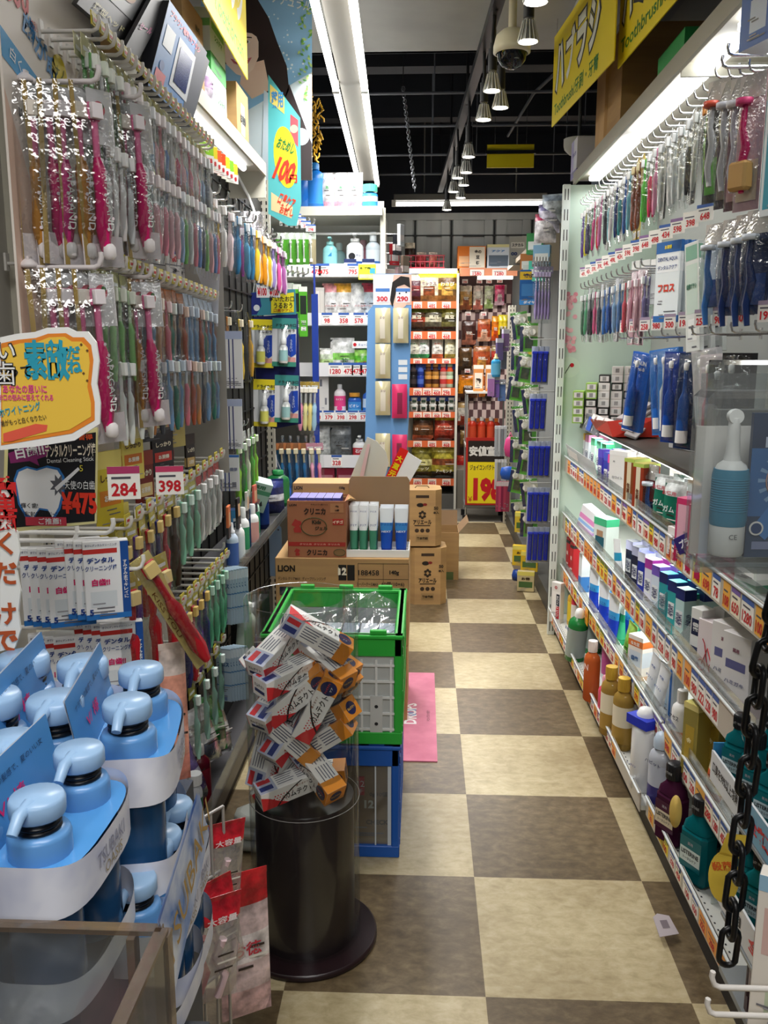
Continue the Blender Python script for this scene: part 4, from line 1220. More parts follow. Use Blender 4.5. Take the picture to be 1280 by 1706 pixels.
def pop2(mb, at, s):
    mb.poly([at(*p) for p in ((10, 880), (14, 740), (160, 720), (158, 868))], C('16161c', .5), -.0004)
    mb.poly([at(*p) for p in ((14, 755), (62, 738), (84, 744), (78, 760), (62, 765), (66, 776), (50, 768), (18, 772))], C('8a2a6a', .5), -.0008)
    mb.text('白歯!!', *at(50, 752), 17 * s, WHITE, -.0014, 44 * s, .03, ry=.15)
    mb.text('毎日成分習得', *at(118, 728), 9 * s, C('d8552a', .5), -.0014, 66 * s, .02)
    mb.text('デンタルクリーニング棒', *at(118, 750), 20 * s, C('f3e7d0', .5), -.0014, 76 * s, .02, ry=.04).text('Dental Cleaning Stick', *at(118, 767), 8 * s, WHITE, -.0014, 70 * s, .0, ry=.06).text('5', *at(136, 780), 9 * s, C('e8d84a', .5), -.0014)
    to = ((27, 800), (32, 786), (46, 780), (62, 784), (78, 779), (96, 783), (104, 796), (104, 820), (98, 845), (88, 862), (80, 848), (66, 846), (56, 862), (44, 856), (34, 838))
    cx, cy = 66, 815
    mb.poly([at(cx + (a - cx) * 1.1, cy + (b - cy) * 1.1) for a, b in to], C('2f78c0', .5), -.0008).poly([at(*p) for p in to], C('f4f4f2', .4), -.0013)
    st = [(98 + (15 if k % 2 else 8) * math.cos(k * PI / 8), 808 + (15 if k % 2 else 8) * 1.3 * math.sin(k * PI / 8)) for k in range(16)]
    mb.poly([at(*p) for p in st], C('5b5b60', .5), -.0017).poly([at(*p) for p in ((92, 812), (96, 818), (134, 782), (131, 778))], C('e6e6e6', .4), -.0021)
    mb.text('天使の白歯', *at(133, 808), 13 * s, WHITE, -.0014, 46 * s, .0).text('¥475', *at(132, 838), 34 * s, C('e63a24', .45), -.0014, 54 * s, .05)
    mb.text('輝く歯!', *at(50, 842), 8 * s, INK, -.0019, 26 * s, .01).text('手軽に歯のデンタルクリーニング', *at(72, 856), 8 * s, INK, -.0019, 62 * s, .01)
    mb.rect(*at(44, 875), 62 * s, 13 * s, C('c83a4a', .5), -.0017).text('ご推薦!', *at(84, 868), 10 * s, WHITE, -.0022, 34 * s, .01)


flat('pop_sign', 'black sign with a large white tooth and a red price under the yellow one', ((4, 888), (8, 730), (162, 712), (160, 872)), 1.22, pop2, mat=C('e6dc9a', .5))


def pop3(mb, at, s):
    for ch, y in (('簡', 812), ('単', 840), ('歯', 868), ('く', 905), ('だ', 955), ('け', 1022), ('で', 1068)): mb.text(ch, *at(10, y), 34 * s, C('b8542a', .5) if y > 880 else C('d02a2a', .5), -.0014, None, .03)


flat('pop_sign', 'white cloud edged strip with brown brush lettering written downwards', ((0, 1085), (0, 806), (12, 806), (18, 840), (16, 880), (28, 885), (33, 920), (27, 950), (34, 985), (30, 1020), (34, 1050), (24, 1080)), 1.05, pop3, mat=C('ecebe4', .5))

# dental stick boxes on hooks
DS = carton(.07, .014, .13, 'f4f5f6', ((0, .84, .75, .9, 'c8352f'), (.82, 0, 1, .98, '1d4f9a'), (0, 0, 1, .07, '2a74c0'), (.12, .16, .7, .36, 'dfe6ea')),
            (('デンタル', .38, .76, .075, '1f3f8a', .6), ('クリーニング棒', .38, .66, .07, '1f3f8a', .7), ('白歯!!', .36, .48, .09, 'd8266a', .4), ('手軽にデンタルクリーニング', .4, .95, .03, '3a3f6a', .7), ('5', .12, .1, .08, '1f3f8a'),
             ('すみずみまでキレイに', .91, .5, .045, 'f4f4f4', .09, True)))
for (px, py, n, w_, hk_) in ((118, 905, 4, 'upper', 'entrance'), (178, 892, 4, 'upper', 'inner'), (128, 1050, 4, 'lower', 'entrance'), (205, 1028, 4, 'lower', 'inner')):
    p = P(px, py, 1, 1.36 if w_ == 'upper' else 1.42)
    spawn(hook(.15, .004, 'e9e7e3'), 'display_hook', 'white hook of the dental stick boxes, %s tier, %s side' % (w_, hk_), 'hook', p + Vector((-.15, .0, .004)), L90)
    for k in range(n):
        bd_ = spawn(DS, 'dental_stick_box', 'white dental stick box, %s in the %s-side stack of the %s tier' % (('frontmost', 'second', 'third', 'fourth')[k], hk_, w_), 'box', p + Vector((-.004 - .016 * k, .003 * k, -.137)), .42, 'dental stick boxes')

# price cards and carded goods between the rows
PC = price_card('284', .062, .066, barh=.22, bar='b03a6a', nh=.4); PC2 = price_card('398', .062, .066, barh=.2, bar='c8406a', nh=.42)
spawn(PC, 'price_card', 'white price card with a plum band reading 284', 'price tag', P(208, 832, 1, 1.46), .25, sc=.86)
spawn(PC2, 'price_card', 'white price card with a pink band reading 398', 'price tag', P(284, 824, 1, 1.62), .25, sc=.82)
ra, rb_ = P(216, 872, 0, -.57), P(305, 838, 0, -.57)
pr_ = MB().box(0, 0, 0, (rb_ - ra).length, .002, .034, PLATE)
mid = (ra + rb_) / 2
spawn(pr_, 'price_rail', 'slanted clear price rail under the two large price cards', 'price rail', mid, rot=(0, 0, L90))
for i in range(4):
    q = ra.lerp(rb_, (i + .5) / 4)
    spawn(price_card('398', .048, .03), 'price_card', 'small blue-topped price card, %s along the slanted clear rail' % ORD[i], 'price tag', q + Vector((.003, 0, .002)), L90)
CPK = [('yellow carded ear pick pack behind the 284 price card', 'd9c43a', 'e8d878', 'e08a2a', 185, 880, 0, .075, .15), ('pale yellow carded pack above the 284 price card', 'e2d060', 'f0e6a0', 'd87a2a', 222, 800, 0, .07, .11),
       ('dark red carded pack between the two price cards', '7a2a24', '9a3a2c', 'e6c98a', 243, 858, 0, .06, .14), ('black and red carded pack above the 398 price card', '1d181c', '2a2024', 'c83a30', 272, 792, 0, .08, .11),
       ('yellow paper with handwriting below the 284 price card', 'd8c24e', 'e0d070', 'bfae48', 193, 925, 0, .085, .10), ('dark tilted carded pack under the lowest flowered brush', '26242a', '3a3438', 'd8c88a', 252, 735, 0, .10, .09),
       ('yellow lettered carded pack beside the grey divider', 'bfae62', 'd8cfa0', 'e08a6a', 292, 745, 0, .08, .16), ('navy carded pack in the shade above the price cards', '22284a', '2f3a6a', '8aa0c8', 258, 690, 0, .09, .14),
       ('dark watch-like round brush pack hanging by the divider', '2a2220', '3a2e28', 'd8b878', 318, 800, 0, .04, .12)]
for lb, a, b, c_, px, py, _, w_, h_ in CPK:
    spawn(carton(w_, .006, h_, a, ((0, .78, 1, 1, b), (.1, .3, .9, .5, c_)), (('しっかり', .5, .66, .1, 'f0e8d0' if a < '8' else '4a2a1a', .7), ('お買得', .5, .4, .09, 'f6f0e0', .5))), 'carded_pack', lb, 'carded pack', P(px, py, 0, -.60), L90 - .35)
for i, (px, py) in enumerate(((238, 462), (262, 462), (290, 462), (300, 466))):
    spawn(carton(.07, .004, .085, ('d8d4d0', 'e6e2e0', 'e8e4e2', 'dcd8d4')[i], ((0, .7, 1, 1, ('b03a4a', 'c8505a', '4a5aa0', 'b0303a')[i]), (0, .35, 1, .38, '6a6a70')), (('2個', .5, .2, .15, '3a3a40'), ('80', .5, .55, .2, 'c8202c'))), 'price_sign',
          'white and red shelf sign above the middle row, %s from the entrance' % ORD[i], 'price tag', P(px, py, 0, -.66), L90 - .3)
# grey divider panel and its papers
dv = MB().box(0, 0, 0, .16, .006, .66, C('a7a39b', .5)).rect(.0, .31, .016, .045, C('6a6862', .4), -.004)
dt = MB().box(.02, -.004, .60, .11, .002, .10, C('e2b62a', .5)); dt.tube([(.02 + .026 * math.cos(t), -.0055, .655 + .026 * math.sin(t)) for t in [k * PI / 10 for k in range(20)]], .0012, C('f0d878', .4), 4, True).text('オーラツー', .02, .655, .012, C('f6e9a8', .5), -.0056, .045)
spawn([('panel', dv.mesh('panel')), ('yellow_header', dt.mesh('yellow_header'))], 'divider_panel', 'plain grey divider panel with a yellow header between brush rows', 'panel', (-.63, 2.46, 1.07), .18)
fs_ = MB().slab([(0, 0), (.055, -.17), (.06, -.17), (.07, -.01), (.03, .015)], .0015, C('d8dbe6', .4), 0)
tag(ob('paper_flap', fs_, None, P(322, 436, 1, 2.42), (0, 0, .1)), 'pale paper flap curling from the yellow header', 'paper')

# slanted screen board and dark cards over the top row
def quadboard(name, label, pts, X, t, mat, deco=None, cat='sign'):
    q = [P(a, b, 0, X) if not isinstance(X, (list, tuple)) else P(a, b, 0, X[i]) for i, (a, b) in enumerate(pts)]
    o0 = q[0]; u = (q[1] - q[0]); v = (q[3] - q[0]); n = u.cross(v).normalized()
    if n.dot(CAM - o0) < 0: n = -n
    mb = MB(); loc = [x - o0 for x in q]
    bk_ = [x - n * t for x in loc]
    mb.add([tuple(x) for x in loc] + [tuple(x) for x in bk_], [(0, 1, 2, 3), (7, 6, 5, 4), (0, 4, 5, 1), (1, 5, 6, 2), (2, 6, 7, 3), (3, 7, 4, 0)], mat)
    fr = Matrix.Identity(4); uu = u.normalized(); vv = v.normalized()
    for r_ in range(3): fr[r_][0] = uu[r_]; fr[r_][1] = -n[r_]; fr[r_][2] = vv[r_]
    mb.M = fr
    if deco: deco(mb, u.length, v.length)
    mb.M = Matrix()
    return tag(ob(name, mb, None, o0), label, cat)


def scr(mb, W, H):
    mb.rect(0, 0, W, H, C('3f7ab8', .4), -.001).rect(W * .72, 0, W * .28, H, C('20263a', .4), -.0014)
    mb.rect(W * .34, H * .2, W * .42, H * .58, C('c9cdd2', .35), -.002).rect(W * .40, H * .27, W * .30, H * .42, C('2a3c7a', .15), -.003)
    mb.text('ブラウン電動歯ブラシ', W * .45, H * .9, H * .09, C('e86a7a', .4), -.002, W * .75, .03)
    mb.rect(W * .06, H * .5, W * .2, H * .25, C('e6ecf0', .4), -.002).disc(W * .14, H * .3, W * .05, C('2f5a9a', .4), -.002).rect(W * .05, H * .06, W * .2, H * .18, C('c8404a', .4), -.002)


quadboard('screen_board', 'slanted blue promotional board with a dark screen over the hooks', ((246, 142), (318, 213), (349, 102), (282, 0)), -.585, .03, C('2a2c34', .4), scr, 'screen')


def dk(mb, W, H):
    mb.text('薄型ヘッド', W * .5, H * .14, H * .1, C('d8cf8a', .4), -.002, W * .6, .02).rect(W * .1, H * .35, W * .75, H * .6, C('8a8d92', .4), -.001).disc(W * .6, H * .62, W * .14, C('d8b09a', .5), -.002, 16, H * .1)


quadboard('display_card', 'dark tilted display card above the flowered brush packs', ((128, 6), (212, 78), (268, -10), (190, -90)), -.62, .01, C('1a1a1e', .4), dk)
quadboard('display_card', 'black star speckled card edge beside the slanted screen board', ((205, 86), (232, 98), (284, 0), (262, -20)), -.60, .01, C('17171f', .4), lambda mb, W, H: mb.text('セール', W * .5, H * .4, H * .1, C('c83a8a', .4), -.002, W * .8, .02))
# ================================================================== far end of the toothbrush wall
KC_ = [('f0d8dc', 'f6f0f2', 'pale pink'), ('e9e6e4', 'ffffff', 'white'), ('3f86b8', 'dfeaf2', 'blue'), ('5aa0c8', 'e6f0f6', 'light blue'), ('f0a02a', 'f6ead0', 'orange'), ('f2c23a', 'fff6d8', 'yellow'),
       ('b86ab0', 'f0e0ee', 'violet'), ('d8589a', 'f6e0ec', 'pink'), ('9a8ac8', 'e8e4f2', 'lilac')]


def kpk(i):
    a, b, c_ = KC_[(0, 1, 0, 2, 3, 2, 5, 4, 5, 8, 7, 6)[i]]
    return brush_pack(a, b, .05, .21, None, .17, None, 1.9, two=(None if i < 6 else b)), c_ + ' children\'s brush pack'


row(12, (-.575, 2.50, 1.855), (-.58, 3.75, 1.85), L90, kpk, lambda i: 1 + i % 2, 'upper row past the divider', 'upper packs past the divider', hook(.15, .004, metal=True), rnd=11, tilt=.08)
for i in range(7):
    X = ('9fdc3a', 'f2dc3a', 'f06a3a', 'f0542a', 'f2e03a', '8fd83a', 'e8c83a')[i]
    q = P(345 + i * 7, 275 + i * 5, 0, -.60)
    spawn(carton(.055, .003, .06, X, ((0, 0, 1, .45, 'f4f2ee'),), (('¥298', .5, .22, .22, 'c8202c', .7), ('新', .5, .72, .3, 'f6f4e0'))), 'shelf_talker', 'neon shelf tag past the divider, %s in the bright row' % ORD[i], 'price tag', q, L90 - .5)
for nm, px, py, hx, w_ in (('violet bag', 412, 352, 'c8b4d8', 'clear bag with violet and blue toothbrushes'), ('pink bag', 422, 352, 'd8a8c8', 'clear bag with pink toothbrushes and a white cup')):
    q = P(px, py, 1, 3.3)
    bag = [('bag', sheet_bulge(MB(), .085, .25, .05, film('bag_film', 'f4f0f6', .16, .7, 20, .12, .1), 0, 5, 8).mesh('bag'))]
    for k, c_ in enumerate(('b04fb0', 'e0508a', '5a7ac8') if 'violet' in nm else ('e05a9a', 'f0a8c8', 'f4f4f4')):
        bag.append(('toothbrush', brush_geo(MB(), c_, 'f4f4f4', .17, -.015, (k - 1) * .022, -.06, 1.6).mesh('toothbrush')))
    spawn(bag, 'toothbrush_bag', w_ + ' hanging before the post', 'toothbrush bag', q, .25)
# grid hooks and striped card stacks
ST = carton(.03, .004, .155, 'f1f2f4', ((0, 0, .12, 1, '2f3a7a'), (0, .86, 1, 1, 'b8c4e4')), ())
ST2 = carton(.034, .004, .115, 'eef0f2', ((0, 0, .1, 1, '2f4a9a'), (0, .93, 1, 1, '3a74c0'), (.3, .1, .7, .25, '8a8d98')), (('歯間', .5, .6, .1, '8a90a8'),))
for z_, (k0, kd, py, w_) in enumerate(((0, ST, 490, 'upper'), (0, ST, 618, 'lower'), (1, ST2, 718, 'lowest'))):
    for i in range(4 if kd is ST else 3):
        p = P(378 + i * 6.5, py + (157 if kd is ST and z_ == 0 else 130 if kd is ST else 100), 1, 2.72)
        spawn(kd, 'interdental_card', 'white blue-striped card, %s of the %s bundle past the divider' % (ORD[i], w_), 'card pack', p, .05, 'blue-striped cards past the divider', sc=(1, 1, 1.12 if z_ == 0 else 1))
    q = P(392, py + 2, 1, 2.72)
    spawn(hook(.05, .004, metal=True), 'display_hook', 'metal hook carrying the %s bundle of striped cards' % w_, 'hook', (-.725, 2.75, q.z), L90)
GRN = [('8fd040', 'e6f4d0', 'lime green'), ('3fa03a', 'd8ecd0', 'green'), ('d8e4c0', 'f4f6ee', 'pale green'), ('5ac040', 'e0f2d4', 'bright green')]
row(5, (-.60, 2.85, 1.14), (-.62, 3.25, 1.14), L90, lambda i: (brush_pack(GRN[i % 4][0], GRN[i % 4][1], .05, .235, None, .2, 'e4e8e0', 1.9), GRN[i % 4][2] + ' fan-shaped brush pack'), 1, 'dark grid below the spray display', 'green packs on the grid', hook(.13, .004, metal=True), rnd=12)
row(3, (-.60, 2.75, 1.55), (-.62, 3.2, 1.55), L90, lambda i: (brush_pack(('c8803a', 'd8b84a', 'c89a3a')[i], 'e8dcc0', .045, .25, None, .2, None, 1.8), ('amber', 'straw yellow', 'honey')[i] + ' long brush pack'), 1, 'dark grid beside the spray display', 'amber packs on the grid', hook(.13, .004, metal=True), rnd=13)
row(5, (-.58, 2.62, .95), (-.6, 3.3, .93), L90, lambda i: (carton(.05, .008, .1, ('e07a4a', '1d1a1a', 'd8d4cc', 'd86a5a', '232022')[i], ((0, .0, 1, .35, '3a3a3c'), (.15, .4, .85, .8, 'e0b48a'))), ('orange', 'black', 'grey', 'salmon', 'dark')[i] + ' carded pack'), 1,
    'grid above the spray boxes', 'carded packs on the grid', None, rnd=14, dz=-.1, name='carded_pack', cat='carded pack')
# narrow card columns at tray level
LB = carton(.05, .004, .17, 'a9bfd0', ((0, .82, 1, .97, 'd6e2ea'), (0, .55, 1, .57, '3f74a8'), (0, .3, 1, .32, '3f74a8'), (.3, .02, .7, .12, '6a7fa8')), (('フロス', .5, .7, .08, '2f5a8a', .8),))
for j, (py, w_) in enumerate(((1040, 'upper'), (1168, 'lower'))):
    for i in range(7):
        p = P(375 + i * 4.6, py - i * .8, 1, 2.52)
        spawn(LB, 'floss_card', 'light blue floss card, %s in the %s column beside the bin' % (ORD[i], w_), 'card pack', p, -.25, 'light blue floss cards beside the bin')
    q = P(395, py - 118, 1, 2.56)
    spawn(hook(.12, .004), 'display_hook', 'white peg holding the %s column of light blue floss cards' % w_, 'hook', (-.735, 2.6, q.z), L90)
# wire shelf with bottles and boxes before the post
wz = .72
ws = MB().box(-.655, 3.4, 0, .16, 1.4, .008, C('3a3a3c', .5)).box(-.574, 3.4, 0, .004, 1.4, .04, PLATE)
spawn([('deck', ws.mesh('deck'))], 'wire_shelf', 'dark shelf with mouth sprays and bottles before the slotted post', 'shelf', (0, 0, wz))
WB = [('white spray bottle', bottle(.02, .15, 'f0f0ee', 'f4f4f4', 'spray', 1, 'e6ecee'), -.60, 2.80), ('white bottle with green band', bottle(.022, .16, 'f0f2f0', 'f4f6f4', 'flip', 1, '3a9a6a'), -.61, 2.92), ('white bottle with red mark', bottle(.022, .15, 'f0efec', 'f0f0ee', 'flip', 1, 'd8a09a'), -.60, 3.04),
      ('mint green bottle', bottle(.02, .17, 'bfe0cc', 'f2f4f2', 'flip', 1, '3f9a70'), -.62, 3.18), ('clear blue spray', bottle(.02, .15, 'c8d8ea', 'eef0f4', 'spray', 1, '4a6ab0'), -.60, 2.70), ('navy bottle', bottle(.025, .17, '22306a', 'e8e8ee', 'flip', 1, '2a4a9a'), -.62, 3.35)]
for lb, kd, x, y in WB: spawn(kd, 'mouth_care_bottle', lb + ' on the dark shelf before the slotted post', 'bottle', (x, y, wz + .008))
spawn(carton(.07, .05, .14, '20406a', ((0, 0, .45, 1, '4a9ad0'), (.1, .2, .8, .8, 'eef2f4')), (('口臭', .45, .65, .18, '1d2a4a'), ('スプレー', .45, .35, .16, '1d2a4a', .6))), 'spray_box', 'blue box of mouth spray leaning on the dark shelf', 'box', (-.64, 3.0, wz + .008), .5)
spawn(carton(.10, .06, .12, 'bcd8cc', ((0, .6, 1, .75, '5aa07a'), (.3, .2, .7, .45, 'd8a0a0')), (('薬用', .5, .85, .14, '3f7a5a', .5),)), 'spray_box', 'pale mint box leaning behind the mouth sprays', 'box', (-.66, 3.3, wz + .1), rot=(.3, .3, .4))
spawn(pouch(.16, .14, .06, '1d2658', '2c3a80', 'd8dce8', '1d2658'), 'refill_pouch', 'navy refill pouch lying before the slotted post', 'pouch', (-.655, 3.62, wz + .012), .4)
spawn(bottle(.05, .16, '1f6a3a', '2a8a4a', 'flip', .8, '2f7a44', neck=.88), 'mouth_care_bottle', 'green capped bottle on the dark shelf beside the post', 'bottle', (-.64, 3.85, wz + .008))
# tray stock
TB = [('silver tube with a navy band', 'c9ccd2', '2a3f8a', -.63, 2.08), ('silver tube with a crimson band', 'cdcfd4', '9a2a3a', -.65, 2.17), ('silver tube with a green band', 'c9ccd2', '2a6a4a', -.63, 2.26)]
for lb, a, b, x, y in TB: spawn(bottle(.021, .19, a, 'eef0f2', 'round', 1, b, neck=.84, capr=.02), 'mouth_care_bottle', lb + ' standing in the metal tray', 'bottle', (x, y, .06))
spawn(bottle(.035, .2, '5a1020', 'd8d4d0', 'flip', .8, '8a1a2c', neck=.85, txt=(('薬用', .5, .45, .1, 'e6c8cc'),)), 'mouth_care_bottle', 'dark crimson bottle in the metal tray behind the silver tubes', 'bottle', (-.66, 2.42, .06))
for i, (a, b, c_, y) in enumerate((('6a5a8a', 'b8b4c4', 'violet and silver', 2.36), ('b0b0b0', 'd8d8d6', 'bright silver', 2.52), ('9a9a98', 'c8c8c6', 'dull silver', 2.68), ('2a7a3a', '8ab08a', 'green and silver', 2.60))):
    spawn(pouch(.13, .17, .07, SILVER if i in (1, 2) else a, a, b, SILVER, gloss=.2), 'refill_pouch', c_ + ' refill pouch slumped on the metal tray', 'pouch', (-.655, y, .10 + .05 * (i % 2)), rot=(-.35, .1 * i - .1, 1.1))
spawn(bottle(.028, .21, 'cfd3c6', 'f0f0ea', 'flip', .9, 'b8c4b0', neck=.86), 'mouth_care_bottle', 'tilted pale bottle with a white cap beside the bin', 'bottle', P(408, 1010, 1, 2.62) + Vector((-.01, 0, -.19)), rot=(.1, .12, 0))
spawn(pouch(.13, .26, .08, film('dark_bag', '5a5e5c', .2, .7, 16, .15, .35, '3a3e3c'), foot=False), 'refill_pouch', 'dark translucent bag standing between the bin and the wall', 'pouch', P(420, 1120, 1, 2.66), .2)

# ---------------------------------------------------------------- navy spray display hanging from the post
NY = 3.86
def pxz(px, py): return P(px, py, 1, NY)
o0 = pxz(428, 705)
nb = MB(); NV = C('1d2560', .45)
q = [pxz(*p) for p in ((422, 528), (496, 522), (502, 706), (458, 714), (430, 705))]
nb.slab([(v.x - o0.x, v.z - o0.z) for v in q][::-1], .006, NV)
q2 = [pxz(*p) for p in ((407, 490), (450, 482), (492, 482), (494, 524), (410, 526))]
tp = MB(); tp.slab([(v.x - o0.x, v.z - o0.z) for v in q2][::-1], .004, C('3f8a9a', .45), -.002)
def AT(px, py): v = pxz(px, py) - o0; return v.x, v.z
S_ = (o0 - CAM).length / F
tp.poly([AT(*p) for p in ((407, 490), (432, 486), (436, 510), (428, 524), (410, 525))], C('232f7a', .45), -.0026).disc(*AT(428, 513), 5 * S_, C('d8dce0', .4), -.0032).disc(*AT(415, 513), 4 * S_, C('c8ccd4', .4), -.0032)
tp.poly([AT(*p) for p in ((452, 492), (490, 487), (490, 520), (452, 522))], C('e6da2e', .45), -.0030)
tp.text('乾いたお口', *AT(470, 498), 9 * S_, INK, -.0040, 40 * S_, .02).text('うるおう', *AT(472, 509), 9 * S_, INK, -.0040, 30 * S_, .02).text('口臭ケアに', *AT(472, 517), 5 * S_, C('b85a1a', .5), -.0040, 30 * S_, .02)
tp.rect(*AT(428, 496), 38 * S_, 28 * S_, C('eef0f2', .45), -.0036).rect(*AT(428, 474), 38 * S_, 6 * S_, C('3a62b0', .45), -.0042)
tp.text('¥100', *AT(437, 486), 13 * S_, RED, -.0046, 15 * S_, .04).text('¥100', *AT(457, 486), 13 * S_, RED, -.0046, 15 * S_, .04)
st = MB().tube([(AT(437, 405)[0], .0, AT(437, 405)[1]), (AT(421, 490)[0], 0, AT(421, 490)[1])], .0012, WHITE, 4).tube([(AT(437, 405)[0], 0, AT(437, 405)[1]), (AT(470, 482)[0], 0, AT(470, 482)[1])], .0012, WHITE, 4)
spawn([('board', nb.mesh('board')), ('top_sign', tp.mesh('top_sign')), ('string', st.mesh('string'))], 'spray_display', 'navy board hung by string on the post, with a yellow and teal top sign', 'display board', o0)


@memo
def spray_card(top, bot, bandc):
    w, h = .104, .205
    cd = MB().box(0, .001, -h, w, .001, h, C('e4e6e8', .45)).rect(-w / 2, -.045, w, .045, C(top, .45), -.0002)
    cd.text('ドライなお口', .008, -.03, .013, INK, -.0010, .085, .03).text('うるおう', .015, -.052, .013, INK, -.0010, .06, .03)
    cd.poly([(w * .48 * 1, -.065), (w * .5, -.15), (.03, -.165), (-.002, -.14), (-.008, -.1), (.01, -.085), (.02, -.068)], C('1f46b0', .45), -.0006)
    cd.text('うるおい', .03, -.115, .012, C('cfd9f0', .5), -.0012, None, .01, v=True)
    for k in range(3): cd.rect(.012, -.172 - k * .0, .036, .0, C('d8888a', .5), -.001)
    cd.rect(.014, -.185, .036, .02, C('d89a94', .45), -.0008).rect(-w / 2, -h, w, .02, C(bandc, .45), -.0008)
    bt = MB().lathe([(.017, -.19), (.019, -.185), (.019, -.125), (.011, -.112), (.010, -.108)], C('eef0ee', .3), 14, y=-.022)
    lb = MB().lathe([(.0195, -.18), (.0195, -.135)], C(bot, .35), 14, y=-.022, cap=False)
    cp = MB().lathe([(.013, -.11), (.013, -.088), (.008, -.084), (.0075, -.06), (.005, -.056)], C('f6f6f4', .3), 12, y=-.022)
    return [('card', cd.mesh('card')), ('bottle', bt.mesh('bottle'), [('label', lb.mesh('label')), ('cap', cp.mesh('cap'))]), ('film', sheet_bulge(MB(), .06, .17, .044, FILM, -.03, 4, 6).mesh('film'))]


for (px, py, a, b, c_, w_) in ((436, 532, 'ecdc2e', 'd8d86a', 'e0d03a', 'yellow card, upper'), (474, 530, '3f8f8a', '9ac4c4', '3f8f7a', 'teal card, upper'), (442, 632, 'ecdc2e', 'd8d86a', 'e0d03a', 'yellow card, lower'), (478, 625, '3f8f8a', '9ac4c4', '3f8f7a', 'teal card, lower')):
    q = P(px, py, 1, NY - .02)
    spawn(spray_card(a, b, c_), 'spray_pack', 'mouth spray bottle on a %s row of the navy board' % w_, 'spray pack', q, rot=(0, .03, .02))
# ---------------------------------------------------------------- teal sale sign, woman poster, garland, hanging banner
def teal(mb, at, s):
    mb.poly([at(*p) for p in ((450, 140), (474, 163), (474, 190), (450, 170))], C('e6cf6a', .45), -.0006).text('薬用', *at(462, 166), 24 * s, C('3f8ac0', .45), -.0014, 18 * s, .03)
    mb.poly([at(476 + 20 * math.cos(t), 262 + 50 * math.sin(-t) + 12 * math.cos(t)) for t in [k * PI / 14 for k in range(28)]], C('f0dc2a', .45), -.0008)
    mb.poly([at(476 + 18 * math.cos(t), 262 + 46 * math.sin(-t) + 12 * math.cos(t)) for t in [k * PI / 14 for k in range(28)]], C('e8c42a', .45), -.0012)
    mb.text('おためし', *at(477, 243), 16 * s, C('1f7a3a', .45), -.002, 28 * s, .04, ry=-.4).text('100', *at(475, 285), 34 * s, C('e03a24', .45), -.002, 30 * s, .05, ry=-.4).text('円', *at(489, 298), 12 * s, C('e03a24', .45), -.002, None, .03)
    mb.poly([at(*p) for p in ((452, 320), (488, 345), (486, 364), (452, 350))], C('eccb9a', .45), -.0006).text('口臭ケア', *at(478, 335), 18 * s, C('d8402a', .45), -.002, 26 * s, .03, ry=-.4).text('お試し', *at(478, 352), 12 * s, C('d8402a', .45), -.002, 22 * s, .03, ry=-.3)
    mb.poly([at(*p) for p in ((484, 190), (497, 200), (497, 245), (484, 230))], C('b8505a', .45), -.0006).disc(*at(490, 215), 6 * s, C('e8b49a', .45), -.0014)


flat('sale_sign', 'teal hanging sign with a yellow oval and red figures beside the post', ((447, 356), (447, 124), (500, 196), (502, 340), (494, 376), (480, 376)), 3.62, teal, mat=C('56b4b8', .45))


